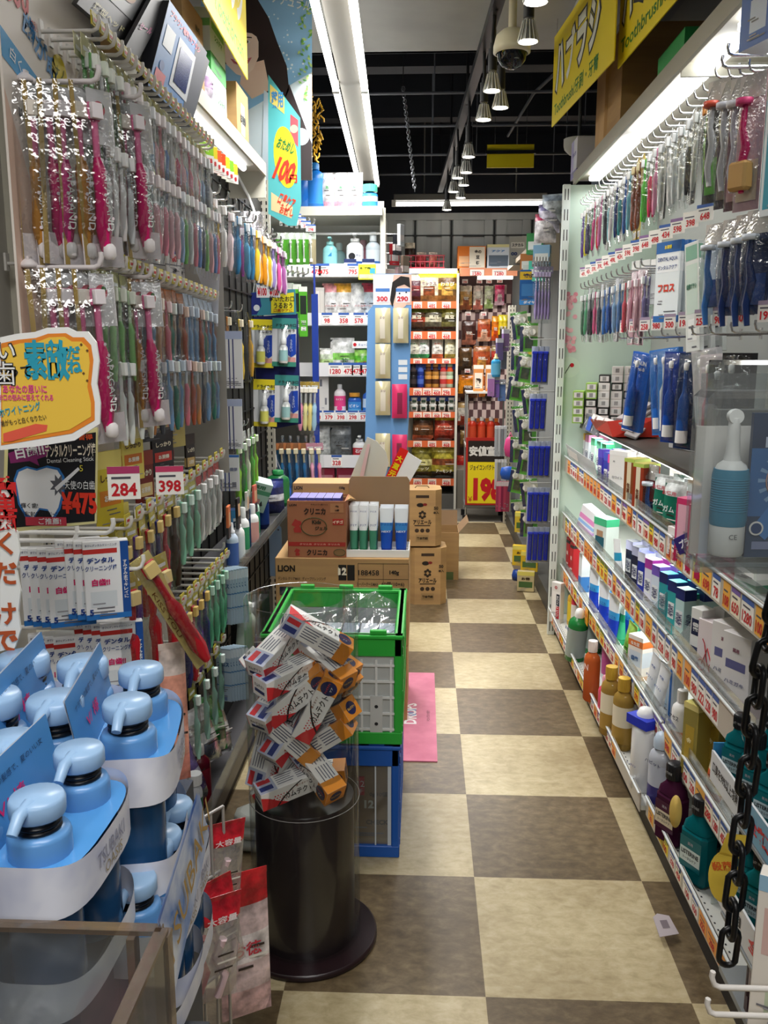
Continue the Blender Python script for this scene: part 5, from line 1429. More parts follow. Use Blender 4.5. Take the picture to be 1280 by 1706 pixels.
def woman(mb, at, s):
    mb.poly([at(*p) for p in ((335, 230), (335, -20), (520, -20), (520, 120))], C('8fbce0', .5), -.0006)
    for k in range(40):
        rg = random.Random(k); mb.disc(*at(rg.uniform(440, 512), rg.uniform(10, 150)), rg.uniform(.8, 1.8) * s, C('e6f0f8', .5), -.0010, 6)
    hair = ((352, 20), (368, -6), (400, -18), (430, 0), (448, 30), (462, 70), (478, 110), (482, 150), (470, 175), (440, 150), (425, 120), (350, 100), (346, 60))
    mb.poly([at(*p) for p in hair], C('2e2120', .5), -.0014)
    mb.poly([at(*p) for p in ((470, 175), (482, 140), (505, 200), (520, 240), (520, 300), (485, 300), (478, 240))], C('35292a', .5), -.0014)
    face = ((366, 60), (372, 46), (392, 40), (412, 46), (424, 52), (431, 70), (431, 95), (422, 116), (408, 128), (394, 124), (378, 108), (368, 86))
    mb.poly([at(*p) for p in ((404, 110), (440, 100), (450, 150), (420, 165), (400, 140))], C('e9c6b0', .5), -.0018)
    mb.poly([at(*p) for p in face], C('f0d3c0', .5), -.0022)
    mb.poly([at(*p) for p in ((362, 64), (368, 40), (395, 30), (428, 40), (434, 66), (420, 56), (395, 52), (372, 56))], C('2e2120', .5), -.0026)
    for x in (377, 412): mb.disc(*at(x, 70), 4.5 * s, C('f4efea', .5), -.0026, 10, 2.2 * s).disc(*at(x, 70), 2.1 * s, C('241a18', .4), -.0030, 8)
    mb.poly([at(*p) for p in ((370, 63), (384, 61), (384, 63), (370, 65))], C('3a2a24', .5), -.0028).poly([at(*p) for p in ((404, 61), (420, 62), (420, 64), (404, 63))], C('3a2a24', .5), -.0028)
    mb.poly([at(*p) for p in ((392, 74), (396, 88), (402, 90), (398, 92), (390, 89))], C('d8ab94', .5), -.0028)
    mb.poly([at(*p) for p in ((384, 98), (396, 101), (420, 96), (414, 106), (402, 110), (390, 106))], C('c0606a', .5), -.0028).poly([at(*p) for p in ((389, 100), (398, 102), (415, 98), (408, 104), (396, 105))], C('f6f2ee', .4), -.0032)
    mb.poly([at(*p) for p in ((440, 150), (470, 172), (482, 300), (436, 300))], C('dfe8f2', .5), -.0020)
    mb.disc(*at(502, 228), 12 * s, C('c9cdd4', .5), -.0022, 18)
    mb.text('ナチュラル!', *at(488, 4), 14 * s, WHITE, -.0024, 60 * s, .02, ry=-.25)
    for k in range(46):
        rg = random.Random(k + 90); y = 5 + k * 3.6; x = 508 + rg.uniform(-7, 9) + 3 * math.sin(k * .5)
        a = rg.uniform(0, 6); r = rg.uniform(3, 5)
        mb.poly([at(x + r * math.cos(a), y + r * math.sin(a)), at(x + r * .5 * math.cos(a + 1.5), y + r * .5 * math.sin(a + 1.5)), at(x - r * math.cos(a), y - r * math.sin(a)), at(x - r * .5 * math.cos(a + 1.5), y - r * .5 * math.sin(a + 1.5))][::-1],
                C(('5f9a4a', '86b85a', 'b0cc7a')[k % 3], .5), -.0030 - .0001 * k)


flat('wall_poster', 'large poster of a smiling long-haired woman on blue, hanging over the shelves', ((335, 200), (335, -14), (519, -14), (520, 300), (482, 300)), 3.78, woman, .006, C('dfe8ee', .5), 'poster')
gl = MB(); rg = random.Random(4)
for k in range(60):
    px, py = 520 + rg.uniform(-3, 16) - (k / 60) * 2, 160 + k * 1.7
    q = P(px, py, 1, 4.7); q2 = q + Vector((rg.uniform(-.02, .02), rg.uniform(-.02, .02), -.03))
    gl.tube([q, (q + q2) / 2 + Vector((rg.uniform(-.01, .01), 0, 0)), q2], .0045, C('c99a2a', .35, .3), 5)
gl.tube([P(520, 158, 1, 4.7), (P(520, 158, 1, 4.7).x, 4.7, 3.31)], .003, C('c99a2a', .35))
tag(ob('garland', gl), 'gold chain garland hanging at the edge of the woman poster', 'garland')


def banner(name, label, b0, b1, zb, H, deco):
    p0, p1 = P(b0[0], b0[1], 2, zb), P(b1[0], b1[1], 2, zb)
    u = (p1 - p0); L = u.length; a = math.atan2(u.y, u.x)
    mb = MB().box(L / 2, 0, 0, L, .004, H, YEL)
    deco(mb, L, H)
    for x in (.04, L - .04): mb.tube([(x, 0, H), (x, 0, 2.78 - zb)], .0015, CHROME, 4)
    return tag(ob(name, mb, None, p0, (0, 0, a)), label, 'banner')


def deco_r(first):
    def f(mb, L, H):
        mb.text('Toothbrush/牙刷・牙膏', L * .42, H * .16, H * .16, C('3a7a1e', .45), -.0026, L * .74, .02) if first else mb.text('Toothbrush/牙刷', L * .5, H * .16, H * .16, C('3a7a1e', .45), -.0026, L * .9, .02)
        for k, ch in enumerate('ハミガキ' if not first else 'ハブラシ'):
            x = L * (.14 + k * .19)
            mb.text(ch, x, H * .58, H * .56, INK, -.0026, L * .19, .10).text(ch, x, H * .58, H * .50, C('f2f2ea', .45), -.0034, L * .15, .045)
        mb.poly([(L * (.05 + .12 * k), H * (.42 + .04 * (k % 2))) for k in range(7)] + [(L * (.77 - .12 * k), H * (.46 + .04 * (k % 2))) for k in range(7)], C('6ab8d8', .45), -.0040) if False else None
        for k in range(3): mb.disc(L * .93, H * (.85 - .12 * k), .008, C('d8a82a', .45), -.0026, 4)
    return f


banner('hanging_banner', 'yellow toothbrush banner hanging over the near hooks, cut by the picture top', (338, 2), (412, 133), 2.30, .42, lambda mb, L, H: (mb.text('ハブラシ', L * .55, H * .5, H * .4, WHITE, -.0026, L * .7, .06), mb.text('Toothbrush', L * .55, H * .15, H * .12, C('3a7a1e', .45), -.0026, L * .7, .02), [mb.disc(L * (.2 + .1 * k), H * .78, .05, WHITE, -.003, 14) for k in range(7)]))
banner('hanging_banner', 'far yellow banner with big white letters over the aisle-side gondola', (920, 212), (1024, 100), 2.36, .36, deco_r(True))
banner('hanging_banner', 'nearer yellow banner over the cartons on the aisle-side gondola', (1030, 115), (1150, -25), 2.36, .36, deco_r(False))

# ---------------------------------------------------------------- between the post and the lotion shelves
wl = MB().box(-.98, 4.65, 0, .03, .95, 2.2, C('b4b4ae', .5)).box(-.62, 5.13, .0, .01, .012, 1.9, C('2a3f9a', .45))
tag(ob('side_gondola', wl), 'pale side wall between the slotted post and the lotion shelves', 'shelving')
nvp = MB(); a_, b_ = P(519, 490, 1, 4.95), P(529, 705, 1, 4.95)
spawn(MB().box(0, 0, 0, .035, .02, a_.z - b_.z, C('26419e', .4)).box(0, .01, b_.z * -1, .03, .01, a_.z, C('26419e', .4)), 'display_stand', 'slim blue display post before the lotion shelves', 'display stand', (a_.x + .018, 4.95, b_.z))


def hang(name, label, kind, px, py, Y, cat, rz=0.1, group=None, tilt=0.0): return spawn(kind, name, label, cat, P(px, py, 1, Y), rot=(0, tilt, rz), group=group)


@memo
def pick(front='5ab82a'):
    w, h = .058, .15
    c_ = MB().box(0, .002, -h, w, .001, h, C(front, .4)).rect(-w / 2, -.03, w, .03, C('e6efe0', .4), -.0002)
    t = MB().tube([(0, -.01, -.045), (0, -.01, -.13)], .004, C('f2f4ee', .4), 6).box(0, -.01, -.14, .014, .014, .016, WHITE).box(0, -.01, -.05, .012, .012, .012, WHITE)
    return [('card', c_.mesh('card')), ('floss_pick', t.mesh('floss_pick')), ('film', sheet_bulge(MB(), w, h, .024, FILM, 0, 3, 5).mesh('film'))]


for i, px in enumerate((464, 478, 490, 500, 512)):
    hang('floss_pick_pack', 'green floss pick pack, %s from the slotted post' % ORD[i], pick('5ab82a' if i < 4 else 'd8c8a0'), px + 5, 388, 4.4 + .03 * i, 'floss pack', .35, 'green floss packs by the post')
for i in range(6):
    q = P(462 + i * 9, 370 + i * 1.5, 1, 4.55)
    spawn(hook(.15, .004, metal=True), 'display_hook', 'metal hook above the green floss packs, %s from the post' % ORD[i], 'hook', q + Vector((0, .12, .01)), .35)
for i in range(5):
    q = P(486 + i * 8, 362 + i * 6, 1, 4.5)
    spawn(price_card('298', .05, .035, base='dfe2e2'), 'price_card', 'clear ticket at the hook tips, %s from the teal sign' % ORD[i], 'price tag', q, .4)
WG = [('long white pack with a green top', ('e9ede6', '86c060', 'd8dcd4')), ('long green pack with a black window', ('57b02e', '1f2a20', 'e4e8e0'))]
for i, (px, py) in enumerate(((470, 458), (484, 460), (496, 462), (506, 466))):
    lb, (a, b, c_) = WG[0 if i < 2 else 1]
    hang('floss_pack', lb + ', %s from the post on the second hooks' % ORD[i], carton(.042, .012, .245, a, ((0, .9, 1, 1, c_), (.12, .45, .88, .82, b), (.2, .12, .8, .2, 'e8ece4')), (('フロス', .5, .3, .05, 'f4f6f0', .6),)), px, py + 95, 4.5, 'floss pack', .25)
for i in range(5):
    q = P(466 + i * 9, 452 + i * 1.2, 1, 4.62)
    spawn(hook(.14, .004, metal=True), 'display_hook', 'metal hook above the long floss packs, %s from the post' % ORD[i], 'hook', q + Vector((0, .08, .0)), .3)
for i, (px, a, c_) in enumerate(((500, 'e89ab4', 'pink'), (508, 'e7e2a0', 'pale yellow'), (516, 'ead88a', 'straw'), (523, 'a8cfe8', 'pale blue'))):
    hang('toothbrush_pack', c_ + ' tall toothbrush case, %s from the navy board' % ORD[i], brush_pack(a, 'f4efe0', .045, .27, None, .22, 'c9a84a', 2.4, 'f0f0ee'), px + 2, 636, 4.5, 'toothbrush pack', .2, 'tall cases by the navy board', .04)
for i, (px, a, c_) in enumerate(((464, '2a6a9a', 'blue'), (476, '2a6a9a', 'blue'), (488, '2f70a4', 'blue'), (501, '2a6496', 'blue'), (514, 'e0a0b8', 'pink'), (526, 'e58aa8', 'pink'))):
    hang('toothbrush_pack', c_ + ' wide toothbrush pack, %s from the post, below the sprays' % ORD[i], brush_pack(a, 'e0d8b8', .05, .31, a if i < 4 else None, .2, 'c07a4a' if i < 4 else 'e8a4bc', 2.2, 'd9d2b4'), px + 4, 738, 4.45, 'toothbrush pack', .15, 'wide packs below the sprays', -.04)
for i in range(5):
    q = P(470 + i * 13, 732, 1, 4.6)
    spawn(hook(.14, .004, metal=True), 'display_hook', 'metal hook above the wide packs, %s from the post' % ORD[i], 'hook', q + Vector((0, .02, 0)), .15)
hang('mouth_wash_pouch', 'blue bulging mouthwash pouch hung by strings at the post', pouch(.095, .115, .05, '2a62b8', '2a62b8', 'dfe6f0', '1f4a9a', (('マウス', .5, .55, .16, 'c8324a', .8),)), 470, 852, 4.1, 'pouch', .1)
stg = MB().tube([(0, 0, 0), (.005, 0, .2)], .001, WHITE, 4)
hang('hanging_string', 'white string holding the blue mouthwash pouch', MB().tube([(0, 0, 0), (-.03, 0, .18), (.035, 0, .005)], .0012, WHITE, 4), 468, 815, 4.1, 'string', 0)
hang('blank_card', 'plain light blue card hanging beside the reddish carton', MB().slab([(0, 0), (.06, 0), (.06, .24), (.05, .25), (0, .25)], .003, C('7f9fc4', .45)).disc(.045, .23, .004, INK, -.0005), 450, 960, 4.12, 'card')
# ================================================================== aisle-side gondola (right of the aisle)
RX = 0.70
MINT = noisy('mint_panel', 'c3d6c6', 'cddfd0', 2, .45)
gb = MB().box(1.09, 2.6, 0, .02, 3.4, 2.2, C('a3a5a0', .5))
gb.box(.88, 2.6, 0, .40, 3.36, .075, C('2b2724', .6))
ep = MB().box(.87, 4.302, 0, .46, .012, 2.16, MINT)
for (z, k) in ((1.62, 0), (1.46, 1)):      # pink blossom stickers and a pale round sticker on the panel
    for i in range(22):
        rg = random.Random(i + k * 40)
        ep.disc(.695 + rg.uniform(-.024, .024), z + rg.uniform(-.055, .055), .011, C(('e8a8b0', 'f0bcc0', 'e0909c')[i % 3], .5), 4.2955 - .0001 * i, 8)
ep.disc(.70, 1.33, .05, C('d2e4d2', .5), 4.2955, 20).disc(.712, 1.34, .010, RED, 4.2945, 12)
ep.tube([(.68, 4.294, 1.30), (.705, 4.294, 1.345)], .0015, INK, 4)
up = slotted_post(.035, 2.16, .02, 'dfe6e0', .09)
o = ob('aisle_gondola', None, None, (0, 0, 0)); tag(o, 'long shelf gondola of toothpaste and mouthwash along the aisle', 'shelving')
ob('back_panel', gb, o); ob('end_panel', ep, o)
u1 = ob('upright', up, o, (.655, 4.285, 0), (0, 0, 0))
ob('upright', MB().box(.93, 2.39, 0, .03, .03, 2.16, CREAM), o)


def shelf(name_label, z, y0, y1, x0, x1, rail, board='cfd0ca', railc=None, t=.014):
    b = MB().box((x0 + x1) / 2, (y0 + y1) / 2, z - t, x1 - x0, y1 - y0, t, C(board, .4))
    for i in range(int((y1 - y0) / .025)): b.box(x0 + .025, y0 + .0125 + i * .025, z + .0002, .004, .006, .0003, INK) if rail < .09 and z < .2 else None
    parts = [('board', b.mesh('board'))]
    if rail:
        r_ = MB().box(x0 - .003, (y0 + y1) / 2, z - .02, .004, y1 - y0 - .004, rail, railc or C('b9b2a6', .35))
        r_.box(x0 - .007, (y0 + y1) / 2, z - .02 + rail - .004, .008, y1 - y0 - .004, .004, C('dfe3e4', .2))
        parts.append(('price_rail', r_.mesh('price_rail')))
        if rail > .06 and z > .2:
            lip = MB().box(x0 + .002, (y0 + y1) / 2, z - .02 + rail, .002, y1 - y0 - .004, .03, PLATE)
            parts.append(('clear_lip', lip.mesh('clear_lip')))
    return spawn(parts, 'shelf', name_label, 'shelf', (0, 0, 0))


SHZ = {'A': .85, 'B': .565, 'C': .315, 'Z': .105}
shelf('toothpaste shelf, top of the railed shelves, far bay', SHZ['A'], 2.40, 4.29, RX, 1.075, .078)
shelf('toothpaste shelf, top of the railed shelves, near bay', SHZ['A'], .98, 2.39, RX, 1.075, .078)
shelf('middle railed shelf of the far bay', SHZ['B'], 2.40, 4.29, RX, 1.075, .085)
shelf('middle railed shelf of the near bay', SHZ['B'], 1.76, 2.39, RX, 1.075, .085)
shelf('lower railed shelf of the far bay', SHZ['C'], 2.40, 4.29, RX, 1.075, .072)
shelf('lower railed shelf of the near bay', SHZ['C'], 1.80, 2.39, RX, 1.075, .072)
shelf('bottom deck of the far bay beside the floor', SHZ['Z'], 2.40, 4.29, .648, 1.075, .06)
shelf('bottom deck of the near bay with an empty stretch', SHZ['Z'], .98, 2.39, .664, 1.075, .06)
shelf('dark shelf of small boxes and electric brushes', 1.075, 1.6, 4.29, .76, 1.075, 0, '3a3430')
# shelf undersides carry light strips in the far bay
for z in (SHZ['A'], SHZ['B'], 1.075):
    s_ = MB().tube([(.80, 2.55, z - .026), (.80, 4.15, z - .026)], .009, GLOW, 8)
    spawn([('tube', s_.mesh('tube'))], 'shelf_light', 'thin light strip under the %s' % ('top railed shelf' if z == SHZ['A'] else 'middle railed shelf' if z == SHZ['B'] else 'dark shelf of small boxes'), 'light', (0, 0, 0))
    area('shelf_strip_light', (.80, 3.35, z - .04), .02, 1.6, 2.2, color=(.93, 1, .97), spread=2.9)
# canopy with three lights
cn = MB().box(.90, 2.62, 2.185, .40, 3.4, .02, C('cfc9ba', .45)).box(.695, 2.62, 2.165, .012, 3.4, .05, C('a8a292', .35, .3))
cn.box(.90, 2.62, 2.15, .40, .01, .04, CREAM)
parts = [('board', cn.mesh('board'))]
for (a, b) in ((4.2, 3.45), (3.38, 2.4), (2.3, 1.1)):
    parts.append(('light_panel', MB().box(.765, (a + b) / 2, 2.158, .05, a - b, .022, C('fbfdff', .4, 0, 5.0), .004).mesh('light_panel')))
spawn(parts, 'light_canopy', 'lit canopy over the top hooks of the aisle gondola', 'canopy', (0, 0, 0))
area('canopy_light', (.765, 2.8, 2.145), .06, 2.9, 6, color=(.97, .99, 1), spread=2.9)


def top_box(label, mesh, px, py, X=.86, rz=R90, name='carton', cat='carton'):
    p = P(px, py, 0, X); p.z = 2.206
    return spawn(mesh, name, label, cat, p, rz)


top_box('tall brown carton on the canopy behind the kraft bag', carton(.34, .3, .36, CARTON, (), (), top='b8935f'), 1085, 180)
top_box('open kraft paper bag on the canopy beside the far banner', MB().box(0, 0, 0, .2, .2, .40, noisy('kraft', 'b08a5a', 'c49c6a', 6, .8, .4), .012).poly([(-.1, .40), (.1, .40), (.08, .46), (-.05, .45)], C('c9a878', .7), -.09), 1040, 240, .80, name='paper_bag', cat='bag')
top_box('small green and silver box pile on the canopy', carton(.3, .2, .14, 'b9beb8', ((0, .5, 1, 1, '2f9a50'), (0, .2, 1, .3, 'dfe3df')), (), top='3faa60'), 1172, 90)
top_box('white and lilac carton at the far end of the canopy', carton(.16, .2, .17, 'e4e2ea', ((0, 0, .45, 1, 'b8b0d8'), (0, .0, 1, .18, '8f86c0')), (('歯みがき', .6, .6, .12, '6a62a8', .6),), top='f2f1f4'), 992, 275, .80)

# ---------------------------------------------------------------- hooks of the upper rows
HKM = hook(.17, .003, metal=True)
C1 = [('6a3fa0', 'purple'), ('e0d23a', 'yellow'), ('4a3a6a', 'plum'), ('3f7a4a', 'green'), ('d84a8a', 'pink'), ('c8303f', 'red'), ('e07ab0', 'rose'), ('4a4a55', 'charcoal'), ('8ac0c8', 'pale teal'), ('e8dfe2', 'milky'),
      ('2a3f78', 'navy'), ('3a8a8f', 'teal'), ('2f5aa0', 'blue'), ('6fb4c8', 'sky'), ('7a3a1e', 'brown'), ('c84a78', 'magenta'), ('5ac83a', 'lime'), ('e0406a', 'crimson'), ('e890b4', 'pale pink'), ('dcdedd', 'clear'),
      ('e6e4e2', 'white'), ('c8cccb', 'smoke'), ('e2e6e4', 'frosted'), ('3a3a3e', 'dark'), ('d9d9d6', 'silver')]


def r1(i):
    if i == 25: return brush_pack('7ac02a', 'f0a050', .05, .27, '5aa82a', .22, '9ad06a', 1.6), 'tall green brush card'
    if i in (14, 15): return brush_pack('7a3a1e', 'e6d9b0', .055, .27, 'e6c23a', .21, None, 1.8), 'yellow card with a brown brush'
    a, c_ = C1[i % len(C1)]
    return brush_pack(a, 'f2f2f0', .042, .245, ('d9d6d2' if i % 4 == 3 else None), .195, None, 1.35, 'ecebe9' if i % 3 == 2 else None), c_ + ' brush'


row(26, (.715, 4.18, 2.055), (.715, 2.42, 2.06), R90, r1, lambda i: 2 if i % 3 else 1, 'top row of the aisle gondola', 'gondola top row packs', HKM, rnd=21, tilt=.07, hlabel='top row of the aisle gondola')
# nearest packs of the top row: powered brushes on dark cards and bigger ones


def power_pack(cardc, bodyc, headc, w=.07, h=.28, low=None, wood=False):
    cd = MB().box(0, .002, -h, w, .001, h, C(cardc, .45)).rect(-w / 2, -.05, w, .05, C('d8cfc8', .45), -.0002).rect(-w * .4, -h + .02, w * .8, h * .3, C(low or '3f8a3a', .45), -.0002)
    b = MB().lathe([(.0, 0), (.018, 0), (.018, .012), (0, .012)], C(headc, .4), 14, y=-.022, z=-.065)
    b.tube([(0, -.018, -.06), (-.004, -.018, -.11), (.008, -.018, -.15), (-.004, -.018, -.20), (.004, -.018, -.245)], [.006, .007, .010, .008, .006], C(bodyc, .3), 8)
    if wood: b.box(0, -.02, -.24, .05, .03, .06, C('c89a5a', .5), .006)
    return [('card', cd.mesh('card')), ('power_brush', b.mesh('power_brush')), ('film', sheet_bulge(MB(), w, h, .036, FILM, 0, 4, 6).mesh('film'))]


for (px, py, a, b, c_, lw, wd, lb) in ((1200, 132, '1d1a1e', 'eceaea', 'e0604a', '5aa83a', False, 'white curvy power brush with a red head on a black card'), (1222, 132, '3a2430', 'e6e4ea', 'e6e4ea', '8a7a70', False, 'white power brush on a dark wine card'),
                                   (1240, 128, '6a3a4a', 'dcd6e4', 'f0f0f4', 'd0a0a0', False, 'pale lilac power brush on a plum card'), (1257, 122, 'c8a0a8', 'd8246a', 'e04a80', 'e8d0b8', True, 'magenta brush in a wooden stand pack')):
    p = P(px, py, 0, .70)
    spawn(HKM, 'display_hook', 'metal hook of the ' + lb, 'hook', p + Vector((.17, 0, .004)), R90)
    spawn(power_pack(a, b, c_, low=lw, wood=wd), 'power_brush_pack', lb, 'brush pack', p, R90 + .5)
p = P(1266, 150, 0, .66)
spawn(carton(.09, .05, .28, 'e9eef0', ((.1, .05, .9, .8, '3a9ab0'), (.2, .82, .8, .97, 'f4f6f6')), (('音波', .5, .6, .1, 'f0f6f8'),)), 'brush_box', 'large teal and white brush box hanging at the picture edge', 'box', p + Vector((.06, -.02, -.24)), R90 + .35)
p = P(1248, 10, 0, .66)
spawn(carton(.10, .06, .22, 'dfe6f0', ((.0, .0, 1, .55, '1f5fb8'), (.3, .12, .8, .4, 'd6e0f0')), (('電動', .5, .75, .14, '1f4a9a'),)), 'brush_box', 'blue and white brush box above the nearest hooks', 'box', P(1255, 60, 0, .66) + Vector((.03, 0, -.02)), R90 + .3)
spawn(hook(.20, .004, metal=True), 'display_hook', 'metal hook above the nearest power brushes', 'hook', P(1222, 92, 0, .66) + Vector((.2, 0, 0)), R90)
spawn(hook(.20, .004, metal=True), 'display_hook', 'second metal hook above the nearest power brushes', 'hook', P(1212, 112, 0, .66) + Vector((.2, 0, 0)), R90)
# second row
C2 = [('3f6a50', 'dark green'), ('58a878', 'green'), ('4a4a52', 'grey'), ('d85a8a', 'pink'), ('4a5a68', 'slate'), ('3f7ac8', 'blue'), ('2f62b8', 'royal blue'), ('8ab0d8', 'pale blue'), ('5a84c0', 'mid blue'), ('d84a5a', 'coral'), ('e6a8b8', 'shell pink'), ('e0b0bc', 'pale pink'), ('8a7fb0', 'lavender')]


def r2(i):
    a, c_ = C2[min(i, len(C2) - 1)]
    if i in (10, 11): return brush_pack(a, 'f6eef0', .06, .25, 'e6b4c0', .17, 'f2dfe4', 1.6), c_ + ' card pack'
    return brush_pack(a, 'eef0f0', .042, .235, ('e8e6ea' if i % 3 == 1 else None), .175, None, 1.4), c_ + ' pack'


row(13, (.725, 4.15, 1.685), (.725, 3.02, 1.685), R90, r2, 2, 'second row of the aisle gondola', 'gondola second row packs', HKM, rnd=22, tilt=.06)
DA = carton(.115, .012, .235, 'e6edf0', ((0, .86, 1, 1, '2f6ab0'), (.06, .62, .94, .84, 'f4f6f8'), (0, 0, 1, .08, '2f6ab0')), (('DENTAL AQUA', .5, .78, .055, '2f4a8a', .8), ('デンタルアクア', .5, .68, .055, '2f4a8a', .8), ('フロス', .5, .42, .1, 'd8402a'), ('お買得', .5, .93, .05, 'f0d83a')))
for k in range(3): spawn(DA, 'floss_pack', 'blue and white floss refill card, %s on its hook in the second row' % ORD[k], 'floss pack', P(1118, 402, 0, .735) + Vector((.022 * k, .01 * k, -.235)), R90 + .38, 'floss refill cards')
MW_ = carton(.06, .014, .29, 'e4e8e4', ((.1, .35, .9, .8, 'cfe0d4'), (.2, .1, .8, .3, 'f6f8f6'), (.1, .84, .9, .97, '8ab8a0')), (('歯間ブラシ', .5, .6, .05, '4a7a62', .7),))
for k in range(3): spawn(MW_, 'interdental_pack', 'long mint and white brush card, %s on its hook beside the floss card' % ORD[k], 'card pack', P(1170, 400, 0, .735) + Vector((.03 * k, .0, -.29)), rot=(0, -.12, R90 + .35), group='long mint cards')
for i, (px, a, c_) in enumerate(((1195, '3f74b8', 'blue-toothed'), (1225, '20366e', 'navy'), (1248, '24407a', 'dark navy'), (1268, '1d3468', 'deep navy'))):
    spawn(power_pack('c9d4e0' if i == 0 else '22335e', a, 'e0e6ee', .075, .22, '2a4a8a'), 'refill_pack', c_ + ' refill head blister in the second row, nearer than the mint cards', 'card pack', P(px, 372 - i * 8, 0, .72), R90 + .4)
# white cards below the second row
for i in range(14):
    q = P(1050 + i * 16, 478 + i * 0.4, 0, .82)
    spawn(carton(.06, .004, .16, 'c9cac6' if i % 2 else 'bfc4c6', ((0, 0, .1, 1, '7a7f84'), (0, .8, 1, 1, 'e2e2de')), ()), 'interdental_card', 'pale card under the second row, %s from the mint panel' % ORD[i], 'card pack', q + Vector((.02, 0, -.06)), R90 + .3, 'pale cards under the second row')
# price tickets of the second and third rows
for i in range(15):
    q = Vector((.712, 4.05, 1.73)).lerp(Vector((.712, 2.35, 1.735)), i / 14)
    spawn(price_card(('498', '434', '598', '398', '648')[i % 5], .06, .042, base='efece6', bar=('8a6a9a', None, '3a5fa8')[i % 3]), 'price_card', 'price ticket at the second row, %s from the mint panel' % ORD[i], 'price tag', q + Vector((-.004, 0, 0)), R90 + .45, 'second row tickets')
for i in range(10):
    q = Vector((.73, 3.3, 1.475)).lerp(Vector((.73, 1.95, 1.475)), i / 9)
    spawn(price_card(('300', '198', '258', '980')[i % 4], .05, .045, base='dedad6', bar='9a8aa0'), 'price_card', 'price ticket above the electric brushes, %s from the mint panel' % ORD[i], 'price tag', q, R90 + .45, 'third row tickets')
    spawn(HKM, 'display_hook', 'metal hook over the electric brushes, %s from the mint panel' % ORD[i], 'hook', q + Vector((.16, 0, -.02)), R90)
# third row: electric toothbrush blisters


@memo
def electric(cardc, bodyc, headc='f2f2f0', w=.085, h=.27, foot='f0f0ee', text=None):
    cd = MB().box(0, .012, -h, w, .02, h, C(cardc, .4))
    if text: cd.text(text, -w * .02, -.035, .014, WHITE, .0008, w * .7, .02).text('Oral-B', 0, -.055, .012, WHITE, .0008, w * .55, .02)
    b = MB().lathe([(.016, -.25), (.0165, -.2), (.015, -.13), (.009, -.115), (.006, -.105), (.005, -.05), (.006, -.04)], C(bodyc, .3), 14, y=-.014)
    b.lathe([(.0168, -.25), (.0168, -.22), (.0155, -.205)], C(foot, .35), 14, y=-.014, cap=False)
    hd = MB().lathe([(.0055, -.10), (.0045, -.05), (.007, -.043), (.0075, -.03), (.004, -.026)], C(headc, .35), 10, y=-.014)
    return [('card', cd.mesh('card')), ('handle', b.mesh('handle')), ('brush_head', hd.mesh('brush_head')), ('film', sheet_bulge(MB(), w * .96, h * .96, .034, FILM, -.005, 4, 6).mesh('film'))]


EB = [(1070, 588, '1f5fc0', '1a58b8', 'bright blue electric brush box facing the aisle end', 'BRAUN', 0.15), (1098, 582, '3f7fd0', '2f6fc8', 'blue electric brush blister leaning', None, -.12), (1112, 580, '4a88d4', 'e9eef2', 'white and blue curvy electric brush blister', None, -.10),
      (1126, 586, '1a3f9a', '1d4fb0', 'royal blue electric brush with a white foot', None, 0.0), (1152, 588, '22355e', '2a5aa8', 'navy blister with a blue electric brush', None, 0.02), (1172, 582, 'd8d6d8', 'e4e2e6', 'white electric brush blister tilted forward', None, -.16),
      (1188, 590, 'e6dde0', 'e07a88', 'pink and white electric brush blister', None, -.06), (1204, 600, '1a191c', '26262a', 'black electric brush blister behind the big pack', None, 0.0), (1228, 588, '201f22', '2c2c30', 'charcoal electric brush blister behind the big pack', None, 0.0)]
for px, py, a, b, lb, tx, ti in EB: spawn(electric(a, b, text=tx), 'electric_brush_pack', lb, 'electric toothbrush', P(px, py, 0, .745), rot=(0, ti, R90 + .55))
# small boxes piled on the dark shelf
BXS = [('9ac05a', 'green'), ('2a2826', 'black'), ('e4d6d2', 'pinkish'), ('efe9e4', 'white'), ('c9d8a0', 'pale green')]


@memo
def small_box(hx):
    mb = MB().box(0, 0, 0, .05, .12, .036, C(hx, .4), .001)
    mb.rect(-.02, .006, .04, .024, C('e9e6e2', .45), -.0604)
    for k in range(6): mb.rect(-.008 + k * .0028, .009, .0014, .018, INK, -.0608)
    return mb.mesh('interdental_box')


for r_ in range(7):
    for i in range(max(0, r_ - 3), 6):
        hx, c_ = BXS[(0 if (i == 0 or (r_ >= 3 and i == 1)) else 4 if (r_ == 2 and i == 0) else 1 if (i + r_) % 4 == 3 else 2 if r_ < 2 else 3)]
        spawn(small_box(hx), 'interdental_box', '%s interdental box, %s layer up, %s from the aisle' % (c_, ORD[r_], ORD[i]), 'box', (.735 + .058 * i, 4.19, 1.076 + r_ * .0375), -.25, 'small interdental boxes')
